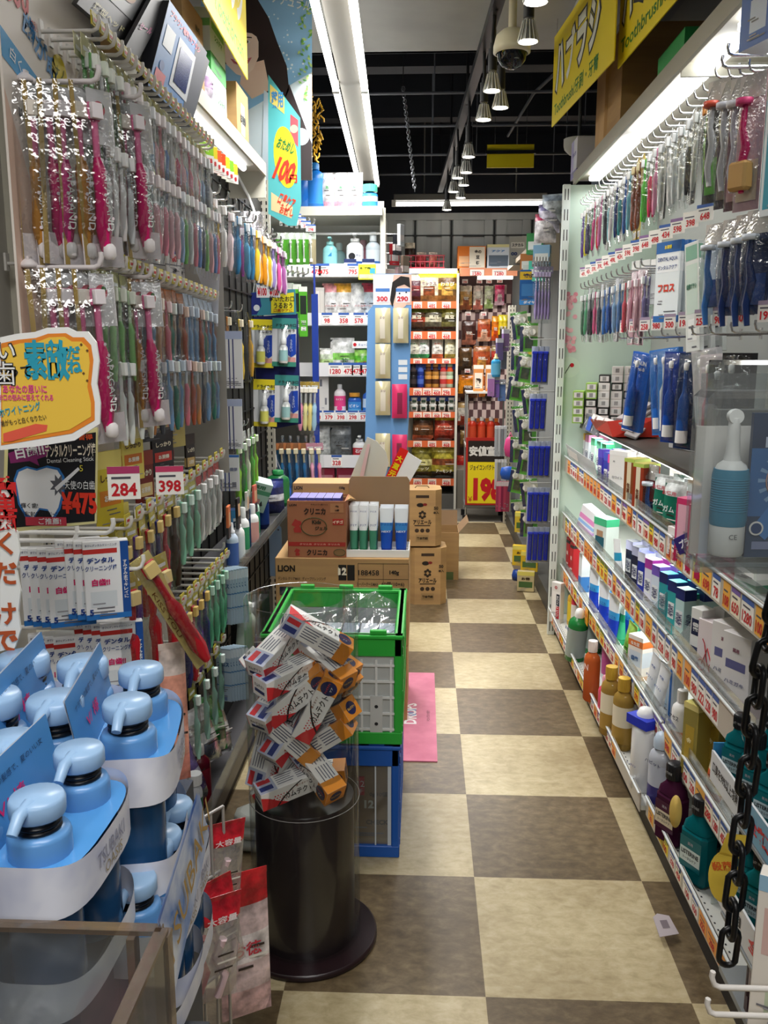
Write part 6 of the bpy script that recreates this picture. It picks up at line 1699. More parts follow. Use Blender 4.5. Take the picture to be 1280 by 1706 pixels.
# red tray with papers and silver strips
rt = MB().quad((-.17, -.09, .0), (.17, -.09, .0), (.17, .09, .0), (-.17, .09, .0), C('d8402f', .4)).quad((-.17, -.09, 0), (.17, -.09, 0), (.15, -.11, .06), (-.16, -.12, .045), C('d8402f', .4)).quad((.17, -.09, 0), (.17, .09, 0), (.17, .09, .08), (.15, -.11, .06), C('c83626', .4))
spawn(rt, 'red_tray', 'red open card tray on the dark shelf before the small boxes', 'tray', (.83, 3.62, 1.08), R90)
for i in range(4): spawn(MB().box(0, 0, 0, .05, .17, .012, film('silver_strip', 'd8d4d4', .2, .4, 30, .2, .6, 'c0b8b8'), .002), 'blister_strip', 'silvery blister strip slid over the red tray, %s from the top' % ORD[i], 'blister', (.84, 3.52 - .02 * i, 1.17 - .02 * i), rot=(.35, .1 * i, R90 + .6 + .15 * i))
for i in range(3): spawn(carton(.05, .02, .10, 'e9e3df', ((0, .6, 1, .8, 'c8a8a0'),), (('歯間', .5, .4, .12, '7a6a68'),)), 'interdental_box', 'white box lying in the red tray, %s from the mint panel' % ORD[i], 'box', (.81, 3.74 - .08 * i, 1.10), rot=(1.2, .2, R90 + .3 * i))
sr = MB().box(0, 0, 0, .44, .004, .075, C('6a6a72', .4))
for k in range(40):
    rg = random.Random(k); sr.rect(-.21 + rg.random() * .40, .006 + rg.random() * .05, .008, .012, C('e9e9ea' if k % 2 else '24242a', .4), -.0026 - k * .00001)
sr.rect(-.06, .006, .1, .06, C('2a52b8', .4), -.004)
spawn(sr, 'patterned_rail', 'black and white patterned rail at the far edge of the dark shelf', 'price rail', (.745, 3.98, 1.05), rot=(-.25, 0, R90))
# ---------------------------------------------------------------- stock on the shelves
def RY(px, X): return P(px, 853, 0, X).y


def stock(lbl, kind, px, X, z, name, cat, rz=R90 + .15, rot=None, group=None, back=0, bl=None, dy=0):
    """stands kind on a deck; back: more of the same behind it"""
    y = RY(px, X) + dy
    spawn(kind, name, lbl, cat, (X, y, z + .001), rz, group, rot)
    for k in range(back): spawn(kind, name, (bl or lbl) + ', %s behind' % ORD[k], cat, (X + .055 * (k + 1), y + .004 * k, z + .001), rz, group)


zA, zB, zC, zZ = SHZ['A'], SHZ['B'], SHZ['C'], SHZ['Z']
TP = lambda a, b, c_, t='ハミガキ': carton(.045, .04, .165, a, ((0, .8, 1, 1, b), (0, 0, 1, .2, c_), (.15, .3, .85, .6, 'f2f2f2')), ((t, .5, .45, .05, '3a3a6a', .75, True),))
for i, (px, a, b, c_, w_) in enumerate(((958, 'e9e6ea', 'e8c84a', 'd8d6da', 'yellow-topped white'), (966, 'e6e4ea', 'e88ab4', 'd0d6e0', 'pink-topped white'), (973, 'eae8ec', 'e8b84a', 'c8d0e0', 'amber-topped white'), (980, 'e4e6ee', 'f09ac0', 'b8c4e0', 'rose-topped white'),
                                     (990, 'd8f0e4', '6ad09a', '9adcc0', 'bright mint'), (1000, 'e2f2ea', '7ad8b0', 'b0e6d0', 'pale mint'), (1009, 'c8ecd8', '4ac080', '8ad8b0', 'green'), (1004, '3a2f9a', '5a4ac0', '2a2580', 'violet'), (1014, '2a3aa8', '4a5ac8', 'd84a9a', 'blue and pink'), (1021, '6a4aa8', 'e84a9a', '3a2f8a', 'purple and pink'))):
    front = i in (7, 8, 9)
    stock('%s toothpaste carton on the top railed shelf near the mint panel' % w_, TP(a, b, c_), px, .80 if not front else .745, zA, 'toothpaste_carton', 'toothpaste', R90 + .2, back=1 if i % 2 else 0)
stock('tall white lettered carton on the top railed shelf', carton(.09, .05, .195, 'ecebe8', ((0, .92, 1, 1, 'f4f4f2'), (.1, .1, .9, .14, 'c9c6c0')), (('成分', .3, .8, .03, '8a8a8a'), ('ホワイト', .5, .5, .05, 'b0aeb0', .6)), top='f6f6f4'), 1034, .745, zA, 'toothpaste_carton', 'toothpaste', R90 + .55, back=1, bl='tall white lettered carton on the top railed shelf')
stock('brown and gold tall carton beside the white lettered one', carton(.05, .07, .20, '8a4a22', ((.3, .04, .7, .95, 'e6d9b8'), (0, .94, 1, 1, 'b8d060')), (('生薬', .5, .5, .08, '6a3a1e', .3, True),), top='c8c060'), 1058, .735, zA, 'toothpaste_carton', 'toothpaste', R90 + .5)
stock('second brown and gold carton nearer along the rail', carton(.05, .07, .20, '9a3a20', ((.3, .04, .7, .95, 'eadfc4'), (0, .94, 1, 1, 'b8d060'), (0, 0, 1, .12, '5a2818')), (('生薬', .5, .5, .08, '6a3a1e', .3, True),), top='c8c060'), 1074, .735, zA, 'toothpaste_carton', 'toothpaste', R90 + .5)
for k in range(3):
    spawn(carton(.26, .08, .032, 'eceae6', ((.02, .1, .98, .9, 'e2e0dc'),), (('グラ', .3, .5, .3, 'a8a6a4'),)), 'flat_carton', 'flat white carton lying across the back of the top railed shelf, %s from below' % ORD[k], 'carton', (.95, 3.02, zA + .16 + k * .033), R90 + .35)
spawn(MB().box(0, 0, 0, .24, .1, .158, C('d9d7d2', .45), .002), 'flat_carton', 'plain white block of cartons under the flat ones at the back', 'carton', (.96, 3.02, zA + .001), R90 + .35)
stock('dark red and navy blister on the top railed shelf', power_pack('8a1a26', '2a3f7a', 'c8ccd6', .05, .2, '22306a'), 1086, .745, zA + .2, 'refill_pack', 'card pack', R90 + .4)
GP = pouch(.095, .185, .045, film('green_pack', '3f9a80', .14, .5, 18, .12, .75, '1f7a62'), 'dfe9e6', '1f8a70', '2a9a80', (('ガム', .5, .6, .1, 'f0f6f4', .5), ('お徳用', .5, .85, .07, 'c8324a', .6)))
for i, px in enumerate((1106, 1124)): stock('glossy green twin pack of toothpaste, %s along the top rail' % ORD[i], GP, px, .735, zA, 'toothpaste_pack', 'toothpaste', R90 + .45, back=2, bl='glossy green twin pack, %s column' % ORD[i])
for i, px in enumerate((1150, 1172, 1190)):
    stock('pink toothpaste carton, %s along the top rail' % ORD[i], carton(.055, .045, .175, 'd83a72', ((.12, .3, .88, .9, 'f0b8c8'), (0, 0, 1, .22, 'c82a5e')), (('ピンク', .5, .15, .06, 'f6e6ec', .6),), top='e8648f'), px, .72, zA, 'toothpaste_carton', 'toothpaste', R90 + .5, back=1, bl='pink toothpaste carton, %s column' % ORD[i])
stock('white box beside the pink cartons', carton(.04, .04, .08, 'efe9e6', (), (('歯', .5, .5, .2, 'c8a0a0'),)), 1132, .715, zA, 'toothpaste_carton', 'toothpaste', R90 + .3)
spawn(carton(.10, .05, .045, '3a2a7a', ((.6, 0, 1, 1, 'e6e4ee'),), (('プラス', .4, .5, .5, 'f4f2fa', .5),)), 'toothpaste_carton', 'violet carton lettered in white, toppled against the top rail', 'toothpaste', P(1166, 912, 0, .72), rot=(0, -.55, R90 + .6))
spawn(pouch(.2, .12, .05, 'c8d43a', '2a6a8a', 'd83a2a', '3a9ad0'), 'toothpaste_pack', 'yellow-green bag lying on the top shelf nearest us', 'toothpaste', (.80, 1.62, zA + .03), rot=(1.2, 0, R90))
stock('tall pale green and white carton at the near end of the top railed shelf', carton(.08, .06, .17, 'd9e0da', ((.1, .2, .9, .5, 'f2f4f2'), (0, 0, 1, .12, '4a8a6a')), (('歯周病', .5, .7, .08, '3a6a52', .7),)), 1268, .80, zA, 'toothpaste_carton', 'toothpaste', R90 + .3)
# middle shelf
spawn(carton(.11, .05, .15, 'f0eef2', ((.0, .6, 1, .75, 'e890c8'), (0, .45, 1, .55, '9ac0f0'), (0, .3, 1, .4, 'd8a8e8')), ()), 'toothpaste_carton', 'white carton with pink and blue stripes leaning by the mint panel', 'toothpaste', (.75, RY(978, .75), zB + .002), rot=(0, .35, R90 + .5))
stock('green topped carton showing a dark mouthwash bottle', carton(.095, .06, .17, 'e2ebe6', ((0, .82, 1, 1, '4ac08a'), (.15, .2, .85, .55, '1f5a6a'), (.25, .55, .75, .7, 'b08a6a')), (('PRO', .5, .1, .08, '2a5a4a'),), top='6ad8a0'), 1012, .76, zB, 'mouthwash_carton', 'mouthwash', R90 + .35)
stock('white tube with a teal flash standing on the middle shelf', tube_stand(.05, .17, 'f0f4f6', 'e9eef0', None, '2f9ac0'), 1038, .725, zB, 'toothpaste_tube', 'toothpaste', rot=(0, -.18, R90 + .3))
for i, (px, a, b, w_) in enumerate(((1060, '1a1c34', 'c8c8e6', 'black and lilac'), (1071, '20223c', 'b8bcd8', 'navy and silver'), (1082, '1f2fa0', 'e4e8f4', 'cobalt'), (1095, 'e2e0f0', 'b03aa0', 'white and magenta'), (1108, 'dfe6f4', '7a5ac0', 'white and violet'), (1122, '2aa0a8', '1a2a6a', 'turquoise and navy'), (1138, '30a8ac', '1c2c70', 'turquoise'), (1153, 'c8e6e4', '1d2d72', 'pale turquoise'))):
    stock('%s toothpaste carton, row of boxes on the middle shelf' % w_, TP(a, b, a, 'システマ'), px, .775, zB, 'toothpaste_carton', 'toothpaste', R90 + .3, back=1, bl='%s toothpaste carton on the middle shelf' % w_)
for i, px in enumerate((1118, 1168, 1208, 1240)):
    y = RY(px, .76)
    spawn(MB().slab([(0, 0), (.24, 0), (.24, .11), (.05, .11), (0, .05)], .002, film('divider', 'e9eaea', .1, 0, 1, .1, .12)), 'shelf_divider', 'clear shelf divider on the middle shelf, %s from the mint panel' % ORD[i], 'divider', (.712, y, zB + .001), 0)
stock('teal carton standing alone between dividers', carton(.05, .05, .15, '2a9a84', ((.1, .5, .9, .9, 'cfe6de'),), (('GUM', .5, .3, .1, 'f0f6f4', .7),), top='4ab89e'), 1160, .79, zB, 'toothpaste_carton', 'toothpaste', R90 + .4, back=1, bl='teal carton between the dividers')
stock('narrow white carton with navy panels, rail side', carton(.042, .042, .19, 'f0f0ee', ((.1, .62, .9, .85, '20264a'), (.1, .36, .9, .46, '3a3f62')), (('歯磨', .5, .74, .06, 'f0f0f0', .5, True),)), 1184, .735, zB, 'toothpaste_carton', 'toothpaste', R90 + .4, back=1, bl='narrow white carton with navy panels')
bk_ = carton(.10, .05, .17, 'f2e6e8', ((.62, .1, .96, .5, '20264a'),), (('子供', .3, .1, .07, '6a4a5a'),))
stock('white carton with a red bicycle print', bk_, 1214, .76, zB, 'toothpaste_carton', 'toothpaste', R90 + .4)
for s_ in (-1, 1):
    pass
bm2 = MB()
for cx in (-.03, .012): bm2.tube([(cx + .014 * math.cos(t), -.0262, .05 + .014 * math.sin(t)) for t in [k * PI / 8 for k in range(16)]], .0012, RED, 4, True)
bm2.tube([(-.03, -.0262, .05), (-.01, -.0262, .10), (.012, -.0262, .05), (-.008, -.0262, .055), (-.022, -.0262, .11), (-.03, -.0262, .12)], .0014, RED, 4)
obp = bpy.data.objects['toothpaste_carton'] if False else None
bike = [o_ for o_ in bpy.data.objects if o_.get('label') == 'white carton with a red bicycle print'][0]
ob('bicycle_print', bm2, bike)
for i, px in enumerate((1240, 1262)): stock('white carton with faint drawings at the near end of the middle shelf, %s' % ('far one' if i == 0 else 'near one'), carton(.085, .06, .21, 'efebea', ((.1, .08, .9, .3, 'e2d6d8'), (.15, .6, .85, .7, '6a6a9a')), (('薬用', .5, .82, .05, '8a5a6a'), ('ハミガキ', .5, .45, .05, '8a8aa0', .7))), px, .75, zB, 'toothpaste_carton', 'toothpaste', R90 + .45)
# lower shelf
for i, px in enumerate((955, 962)): stock('red boxed tube by the mint panel, %s' % ('outer' if i == 0 else 'inner'), carton(.04, .04, .19, 'b8242a', ((0, .85, 1, .93, '2a2426'), (.2, .3, .8, .34, 'e8d0c8')), (('塩', .5, .6, .1, 'e8c8c0'),)), px, .74, zC, 'toothpaste_carton', 'toothpaste', R90 + .2)
stock('slim white and blue box on the lower shelf', carton(.04, .04, .18, 'e6ebf0', ((0, 0, 1, .4, '3a7ac0'),), ()), 978, .75, zC, 'toothpaste_carton', 'toothpaste')
CP = tube_stand(.07, .185, 'e8eef4', '1a2f9a', '1d3fc0', '3a9ad8', (('クリニカ', .5, .55, .07, '1f3f9a', .85),))
for i, px in enumerate((996, 1014, 1032)): stock('blue and silver lettered tube, %s on the lower shelf' % ORD[i], CP, px, .735, zC, 'toothpaste_tube', 'toothpaste', R90 + .4, back=1, bl='blue and silver tube, %s column on the lower shelf' % ORD[i])
stock('tube with green and white swirls on the lower shelf', tube_stand(.05, .16, 'e2f0e8', '2a9a6a', '3ab88a', '1f9a6a'), 1046, .76, zC, 'toothpaste_tube', 'toothpaste', back=1)
stock('light green wedge shaped pack leaning outwards', pouch(.06, .17, .03, '8ad04a', 'b0e06a', '6ac03a', '4aa82a', (('ハーブ', .5, .5, .08, '2a5a1a', .6),)), 1056, .72, zC, 'toothpaste_pack', 'toothpaste', rot=(0, .22, R90 + .3))
stock('orange and white boxed paste on the lower shelf', carton(.07, .045, .15, 'f2ece6', ((0, .75, 1, .9, 'e07a3a'), (.1, .3, .9, .65, 'd8e0ea'), (0, 0, 1, .1, 'e6c0a0')), (('なた豆', .5, .82, .08, 'f6f0ea', .6), ('歯磨', .5, .48, .12, '4a6a9a'))), 1080, .745, zC, 'toothpaste_carton', 'toothpaste', R90 + .5, back=1)
for i, px in enumerate((1097, 1112)): stock('white and blue tube leaning over the lower rail, %s' % ('far one' if i == 0 else 'near one'), tube_stand(.055, .18, 'eef2f6', 'e9edf0', None, None, (('ホワイト', .5, .6, .05, '2a5aa8', .7), ('薬用', .5, .8, .05, '2a5aa8', .4))), px, .715, zC, 'toothpaste_tube', 'toothpaste', rot=(0, .25, R90 + .3))
stock('thin white and blue box near the joint of the bays', carton(.075, .035, .17, 'e6eef4', ((.7, 0, .85, 1, '3a7ac8'), (.1, .2, .6, .8, 'c8dcea')), (('NONIO', .35, .9, .06, '3a6aa8', .5),)), 1138, .76, zC, 'toothpaste_carton', 'toothpaste', R90 + .3)
stock('white bottle with an orange band on the lower shelf', bottle(.028, .17, 'f2f0ee', 'f4f2f0', 'round', .9, 'f6f4f2', 'e8a07a', (('アセス', .5, .55, .08, '2a2a4a', .7),), neck=.8), 1158, .73, zC, 'mouthwash_bottle', 'mouthwash', R90 + .4)
stock('gold boxed toothpaste standing on the lower shelf', carton(.05, .055, .20, C('c9b45a', .25, .5), ((.0, .92, 1, 1, 'e6d68a'), (.2, .25, .8, .7, 'b89a3a')), (('金', .5, .5, .08, 'f2e6b0'),), top='d8cf7a'), 1188, .725, zC, 'toothpaste_carton', 'toothpaste', R90 + .5, back=1)
stock('crumpled cream and red sachet on the lower shelf', pouch(.06, .13, .03, 'e9d8b0', 'e6dcc8', 'd8602f', 'c84a2a'), 1222, .73, zC, 'toothpaste_pack', 'toothpaste', rot=(0, .15, R90 + .4))
stock('clear mouthwash refill behind the sachet', bottle(.03, .17, 'd8d4e0', 'a8a4b0', 'flip', .8, 'b8b0c8'), 1205, .80, zC, 'mouthwash_bottle', 'mouthwash')


# bottom deck
@memo
def mouthwash(col, capc='1d1d20', lab='d9cfc0', t2=None, h=.235, w=.085, d=.055):
    B = film('mouthwash_' + col, col, .07, 0, 1, .05, .8, col)
    b = MB().box(0, 0, 0, w, d, h * .62, B, .012)
    z0 = h * .60
    vs = []
    for (ww, dd, z) in ((w * .94, d * .92, z0), (w * .84, d * .85, z0 + h * .07), (w * .45, d * .62, z0 + h * .14), (w * .36, d * .55, z0 + h * .2)):
        n = 16
        for i in range(n):
            a = 2 * PI * i / n; c_, s_ = math.cos(a), math.sin(a)
            e = .55
            vs.append((ww / 2 * abs(c_) ** e * (1 if c_ >= 0 else -1), dd / 2 * abs(s_) ** e * (1 if s_ >= 0 else -1), z))
    b.add(vs, [(r * 16 + i, r * 16 + (i + 1) % 16, (r + 1) * 16 + (i + 1) % 16, (r + 1) * 16 + i) for r in range(3) for i in range(16)], B, True)
    l = MB().rect(-w * .4, h * .18, w * .8, h * .34, C(col, .3), -d / 2 - .0006).rect(-w * .38, h * .24, w * .76, h * .16, C(lab, .4), -d / 2 - .001)
    l.text('LISTERINE', 0, h * .35, h * .05, INK, -d / 2 - .0016, w * .66, .03).text('トータルケア', 0, h * .285, h * .035, INK, -d / 2 - .0016, w * .5, .01)
    l.text('薬用', 0, h * .46, h * .035, C('c9c0c8', .4), -d / 2 - .0016, None, .0)
    c = MB(); K = C(capc, .35)
    c.lathe([(w * .25, 0), (w * .25, h * .17), (w * .22, h * .185), (0, h * .185)], K, 20, z=h * .79)
    for i in range(20):
        a = 2 * PI * i / 20; c.tube([(w * .25 * math.cos(a), w * .25 * math.sin(a), h * .80), (w * .25 * math.cos(a), w * .25 * math.sin(a), h * .95)], .0012, K, 3)
    c.text('LISTERINE', 0, h * .87, h * .03, C('c8c8c8', .4), -w * .255, w * .3, .0)
    return [('body', b.mesh('body')), ('label', l.mesh('label')), ('cap', c.mesh('cap'))]


def deck(lbl, kind, px, py, name='mouthwash_bottle', cat='mouthwash', rz=R90 + .5, group=None, rot=None, back=0, dx=.03):
    p = P(px, py, 2, zZ); p.x += dx
    spawn(kind, name, lbl, cat, (p.x, p.y, zZ + .001), rz, group, rot)
    for k in range(back): spawn(kind, name, lbl + ', %s behind' % ORD[k], cat, (p.x + .10 * (k + 1), p.y + .02 * k, zZ + .001), rz, group)


spawn(carton(.055, .03, .20, 'e6e4e2', ((.1, .1, .9, .78, 'f2f0ee'), (.55, .1, .9, .42, 'c8303a'), (.55, .42, .9, .72, '23283a')), (('ホワイトニング', .72, .42, .07, 'f4f4f4', .2, True), ('◎', .5, .88, .08, 'b8404a'))), 'toothpaste_carton', 'red and black lettered white carton at the deck end by the mint panel', 'toothpaste', (.665, 4.16, zZ), R90 + .75)
GRB = bottle(.042, .24, '1f7a3a', 'f0f2f0', 'dome', 1, '9aa8a4', None, (('薬用', .3, .6, .06, '2a4a9a'),), neck=.84, capr=.02)
deck('green bottle with a grey label leaning out of the bottom deck', GRB, 945, 1098, rot=(0, .16, R90 + .3))
deck('second green bottle just behind the leaning one', GRB, 952, 1085, rz=R90 + .3, dx=.09)
for i, (px, py, a, b) in enumerate(((932, 1040, 'd8a83a', 'e8c83a'), (938, 1046, 'c83a4a', 'e8e0d8'), (947, 1050, '3a9a8a', 'e6e6e6'))): deck('small %s capped bottle by the end of the bottom deck' % ('yellow', 'red', 'teal')[i], bottle(.024, .19, a, b, 'dome', 1, b, neck=.82), px, py, dx=.06)
deck('blue capped pink bottle behind the orange one', bottle(.034, .21, 'd8dfe8', '2a62a8', 'flip', .8, 'b8508a', neck=.82, capr=.03), 985, 1130, dx=.07, back=1)
OB = bottle(.034, .235, 'd8703a', 'f0e6e2', 'round', .8, clear=True, neck=.82, capr=.017, txt=(('N', .5, .58, .1, 'f4e6e0'),))
deck('clear orange mouthwash bottle with a white cap', OB, 971, 1166)
deck('pink backed bottle beside the orange one', bottle(.032, .16, 'd8486a', 'e6a0b0', 'flip', .8), 985, 1196, dx=.05)
for i, (px, py) in enumerate(((1000, 1158), (1012, 1168))): deck('amber bottle with a foil neck, %s of two behind the gold ones' % ORD[i], bottle(.034, .225, '9a4a1e', 'c9b48a', 'round', .8, 'e2d2b8', neck=.8, capr=.018), px, py, dx=.09)
GB_ = bottle(.037, .245, 'b8954a', 'c9a23a', 'round', .8, 'e6dcc4', 'a8843a', clear=True, neck=.82, capr=.02)
deck('gold bottle with a gold cap, far one of the pair', GB_, 1000, 1222); deck('gold bottle with a hanging ticket, near one of the pair', GB_, 1020, 1245, back=1)
WBt = bottle(.040, .26, 'f0f1f2', 'f6f6f6', 'dome', .9, None, None, (('モンダミン', .35, .3, .03, '2a3fa8', .5),), neck=.86, capr=.026)
deck('white bottle with a blue collar and dome cap on the bottom deck', WBt[:2] + [('collar', MB().box(0, 0, .205, .085, .072, .028, C('1f36c0', .35)).mesh('collar')), WBt[2]], 1050, 1312, dx=.035)
deck('white bottle with a navy neck behind the dome capped one', bottle(.042, .25, 'eceef0', 'e6e8ea', 'dome', .9, 'e2e6ee', None, (), neck=.8, capr=.026)[:2] + [('neck_band', MB().lathe([(.028, .195), (.028, .215)], C('24288a', .35), 18).mesh('neck_band'))], 1075, 1300, dx=.10)
deck('clear and indigo bottle with a crimson band', bottle(.038, .235, 'd8dce6', 'b8c8d8', 'dome', .9, 'c2c8d8', '3a3478', (('ハビット', .5, .62, .05, '2a2a5a', .8),), clear=True, neck=.8, capr=.026), 1075, 1345, dx=.04)
deck('purple mouthwash bottle with a black cap on the bottom deck', mouthwash('4a1f3a', lab='e0d2b8'), 1095, 1402, dx=.035, back=2)
TE = mouthwash('0f6a72', lab='d6e4e2')
deck('teal mouthwash bottle wearing a round yellow tag', TE, 1140, 1468, dx=.03, back=2)
deck('teal mouthwash bottle far back in the near bay', TE, 1190, 1430, dx=.14, back=1)
p = P(1126, 1352, 0, .66)
spawn(MB().lathe([(0, -.001), (.03, -.001), (.03, .001), (0, .001)], C('e6c46a', .45), 24, sx=.55, sy=1.5), 'round_tag', 'oval yellow tag hung on the teal mouthwash bottle', 'tag', p, rot=(PI / 2, 0, R90 + .9))
for i, (py, px) in enumerate(((1120, 1015),)):
    spawn(MB().slab([(-.02, 0), (.02, 0), (.016, .16), (-.01, .17)], .001, C('d8c890', .5)), 'ticket', 'straw coloured ticket hanging on the near gold bottle', 'tag', P(1015, 1200, 0, .66), R90 + .9)
spawn(MB().slab([(-.02, 0), (.035, .004), (.03, .05), (.0, .058), (-.015, .05)], .002, C('c9bfc4', .5)).rect(-.002, .02, .02, .02, C('8a7f86', .5), -.0006), 'paper_scrap', 'crumpled white paper scrap lying on the floor by the bottom deck', 'paper', P(1112, 1560, 2, 0.02), rot=(-1.1, .1, .3))
spawn(MB().box(0, 0, 0, .16, .003, .10, PLATE), 'shelf_divider', 'clear divider in the empty stretch of the bottom deck', 'divider', P(1215, 1500, 2, zZ) + Vector((.03, 0, 0)), .2)
# ---------------------------------------------------------------- price cards on the rails
CC = [('f3efe6', '3a5fa8'), ('f0a04a', None), ('f3efe6', '3a5fa8'), ('f5ead0', '7a5fa8'), ('f0b04a', None), ('f3f0ea', '3a5fa8'), ('f0d23a', '6a7a2a')]
NUM = ['980', '980', '228', '378', '548', '222', '698', '100', '288', '328', '1280', '78', '458', '650', '298', '880', '108']


def railcards(n, x, y0, y1, z, h, words, seed):
    rg = random.Random(seed)
    y = y0; i = 0
    while y > y1 and i < n:
        a, b = CC[rg.randrange(7)]; w_ = rg.choice((.045, .055, .07))
        spawn(price_card(rg.choice(NUM), w_, h, base=a, bar=b), 'price_card', 'price card on the %s rail, %s from the mint panel' % (words, ORD[i]), 'price tag', (x, y - w_ / 2, z), R90, words + ' rail cards')
        y -= w_ + rg.choice((.004, .01, .02)); i += 1


railcards(40, .6945, 4.2, 1.25, .836, .062, 'top', 1)
railcards(34, .6945, 4.2, 1.78, .55, .068, 'middle', 2)
railcards(34, .6945, 4.2, 1.84, .30, .055, 'lower', 3)
railcards(22, .6425, 4.2, 2.42, .09, .042, 'bottom deck', 4)
railcards(18, .6585, 2.36, 1.1, .09, .042, 'near bottom deck', 5)
spawn(carton(.06, .002, .07, 'f0a82a', (), (('特価', .5, .6, .25, 'c8402a'),)), 'shelf_talker', 'orange flag stuck on the lower rail above the green bottle', 'price tag', (.69, RY(985, .69), .285), R90)
# clear boxed lip near the far end of the top shelf
spawn(MB().box(0, 0, 0, .7, .003, .06, FROST).rect(-.3, .01, .25, .035, C('d8d6d2', .4), -.003), 'rail_lip', 'frosted upright lip at the far end of the top rail', 'price rail', (.697, 3.85, .915), rot=(.25, 0, R90))
def peg(lbl, a, b): return spawn(MB().tube([(0, 0, 0), Vector(b) - Vector(a)], .003, CHROME, 4), 'display_hook', lbl, 'hook', a)


# ================================================================== lotion shelves across the aisle end
LY_ = 5.2
def pz(py, Y, px=600): return P(px, py, 1, Y).z
LXa, LXb = -.97, -.245
fr = MB().box((LXa + LXb) / 2, 5.62, 0, LXb - LXa, .02, 2.3, C('b9bab4', .5)).box(LXb + .012, 5.42, 0, .012, .42, 2.18, C('d9d9d2', .45)).box((LXa + LXb) / 2, 5.42, 0, LXb - LXa, .4, .12, C('6a6864', .5))
fr.box(LXb + .012, 5.21, 0, .03, .03, 2.2, CREAM).box((LXa + LXb) / 2, 5.25, 2.06, LXb - LXa, .008, .012, CHROME)
tag(ob('lotion_gondola', fr), 'white gondola of lotions standing across the end of the brush wall', 'shelving')
DZ = []
for i, (a, b) in enumerate(((345, 360), (438, 460), (520, 541), (603, 626), (683, 701), (757, 778))):
    zt, zb_ = pz(a, LY_), pz(b, LY_)
    m_ = MB().box((LXa + LXb) / 2, LY_ + .20, zb_ - .004, LXb - LXa, .4, .014, C('e2e2dc', .4))
    if i == 0: m_ = MB().box((LXa + LXb) / 2, LY_ + .18, zb_, LXb - LXa + .02, .44, zt - zb_, C('d9d8ce', .45))
    parts = [('board', m_.mesh('board'))]
    if i: parts.append(('price_rail', MB().box((LXa + LXb) / 2, LY_ - .003, zb_ - .004, LXb - LXa, .006, zt - zb_, C('e6e6e8', .35)).mesh('price_rail')))
    spawn(parts, 'shelf', '%s of the lotion gondola' % ('top board', 'first railed shelf from the top', 'second railed shelf', 'third railed shelf', 'fourth railed shelf', 'lowest railed shelf in view')[i], 'shelf', (0, 0, 0))
    DZ.append(zt if i == 0 else zb_ + .01)
area('lotion_shelf_light', (-.62, 5.1, 2.12), .6, .04, 2.5, rot=(-.5, 0, 0))
PR = ((('55', 412), ('475', 466), ('475', 540), ('795', 588)), (('98', 545), ('358', 573), ('578', 598), ('78', 618)), (('1280', 559), ('475', 580), ('475', 595), ('475', 609)), (('378', 508), ('373', 528), ('379', 548), ('398', 568), ('298', 588), ('570', 607)), (('328', 561),))
for r_, lst in enumerate(PR):
    a, b = ((438, 460), (520, 541), (603, 626), (683, 701), (757, 778))[r_]
    for k, (n_, px) in enumerate(lst):
        q = P(px if not (r_ == 0 and k < 2) else px + 60, (a + b) / 2, 1, LY_ - .008); h_ = (pz(a, LY_) - pz(b, LY_)) * .9
        spawn(price_card(n_, .062 if len(n_) < 4 else .08, h_), 'price_card', 'price card reading %s on the %s lotion rail, %s along' % (n_, ORD[r_], ORD[k]), 'price tag', q - Vector((0, 0, h_ / 2)))


def lot(lbl, kind, px, row_, name='lotion_bottle', cat='bottle', Y=5.27, rz=.0, rot=None, sc=None): 
    p = P(px, 500, 1, Y)
    return spawn(kind, name, lbl, cat, (p.x, Y, DZ[row_] + .001), rz, None, rot, sc)


lot('tall blue bottle pack on the top lotion board', bottle(.055, .25, '1f6ec0', '2f86d0', 'flip', .8, '2a7ad0', neck=.85), 527, 0); lot('wide blue pack behind the teal sign on the top board', bottle(.06, .2, '1a60b0', '2478c8', 'flip', .8, neck=.88), 506, 0)
for i, px in enumerate((548, 570, 592)): lot('pink and white children\'s refill bag on the top lotion board, %s from the blue bottle' % ORD[i], pouch(.10, .19, .06, 'f0e6ec', 'f2f4f6', 'e6eef2', 'e8a8c0', (('キレイキレイ', .5, .84, .07, 'c8404a' if i % 2 else '3a8ac8', .8), ('泡', .5, .6, .1, '3a9a5a'))), px, 0, 'refill_bag', 'pouch')
lot('red topped bag lying over the children\'s refill bags', pouch(.14, .10, .05, 'e8e4ea', 'd8243a', 'e6eef4', '3a86d0'), 562, 0, 'refill_bag', 'pouch', 5.4, rot=(0, .2, 0))
lot('blue bottle with a mint cap at the end of the top board', bottle(.045, .13, '3a8ad0', '5ac0a8', 'round', .8, 'dfeaf4', '3a8ad0', neck=.7, capr=.042), 617, 0)
b_ = bottle
lot('aqua pump bottle on the first lotion shelf', b_(.042, .23, '8fd0d4', '9ad8d8', 'pump', .7, '8fd0d4', None, (('◢', .5, .5, .1, '2a86c0'),), neck=.74), 551, 1)
lot('pale teal bottle behind the aqua pump', b_(.04, .2, 'a0ccce', 'c8e0e0', 'flip', .7), 566, 1, Y=5.45)
lot('white pump bottle with a black round mark', b_(.05, .245, 'e6e8ea', 'eef0f0', 'pump', .7, 'e9ebee', '2a5aa8', (('●', .35, .42, .16, INK and '1d1d22'), ('ビオレ', .65, .44, .06, '2a3a6a')), neck=.76), 592, 1)
lot('clear bottle with a blue band at the side panel', b_(.042, .24, 'b8c4cc', 'd0d8dc', 'flip', .7, 'c8d4dc', '2a66b0'), 622, 1)
lot('pink bottle glimpsed behind the white pump', b_(.04, .22, 'd890a8', 'e6b4c4', 'flip', .7), 606, 1, Y=5.48)
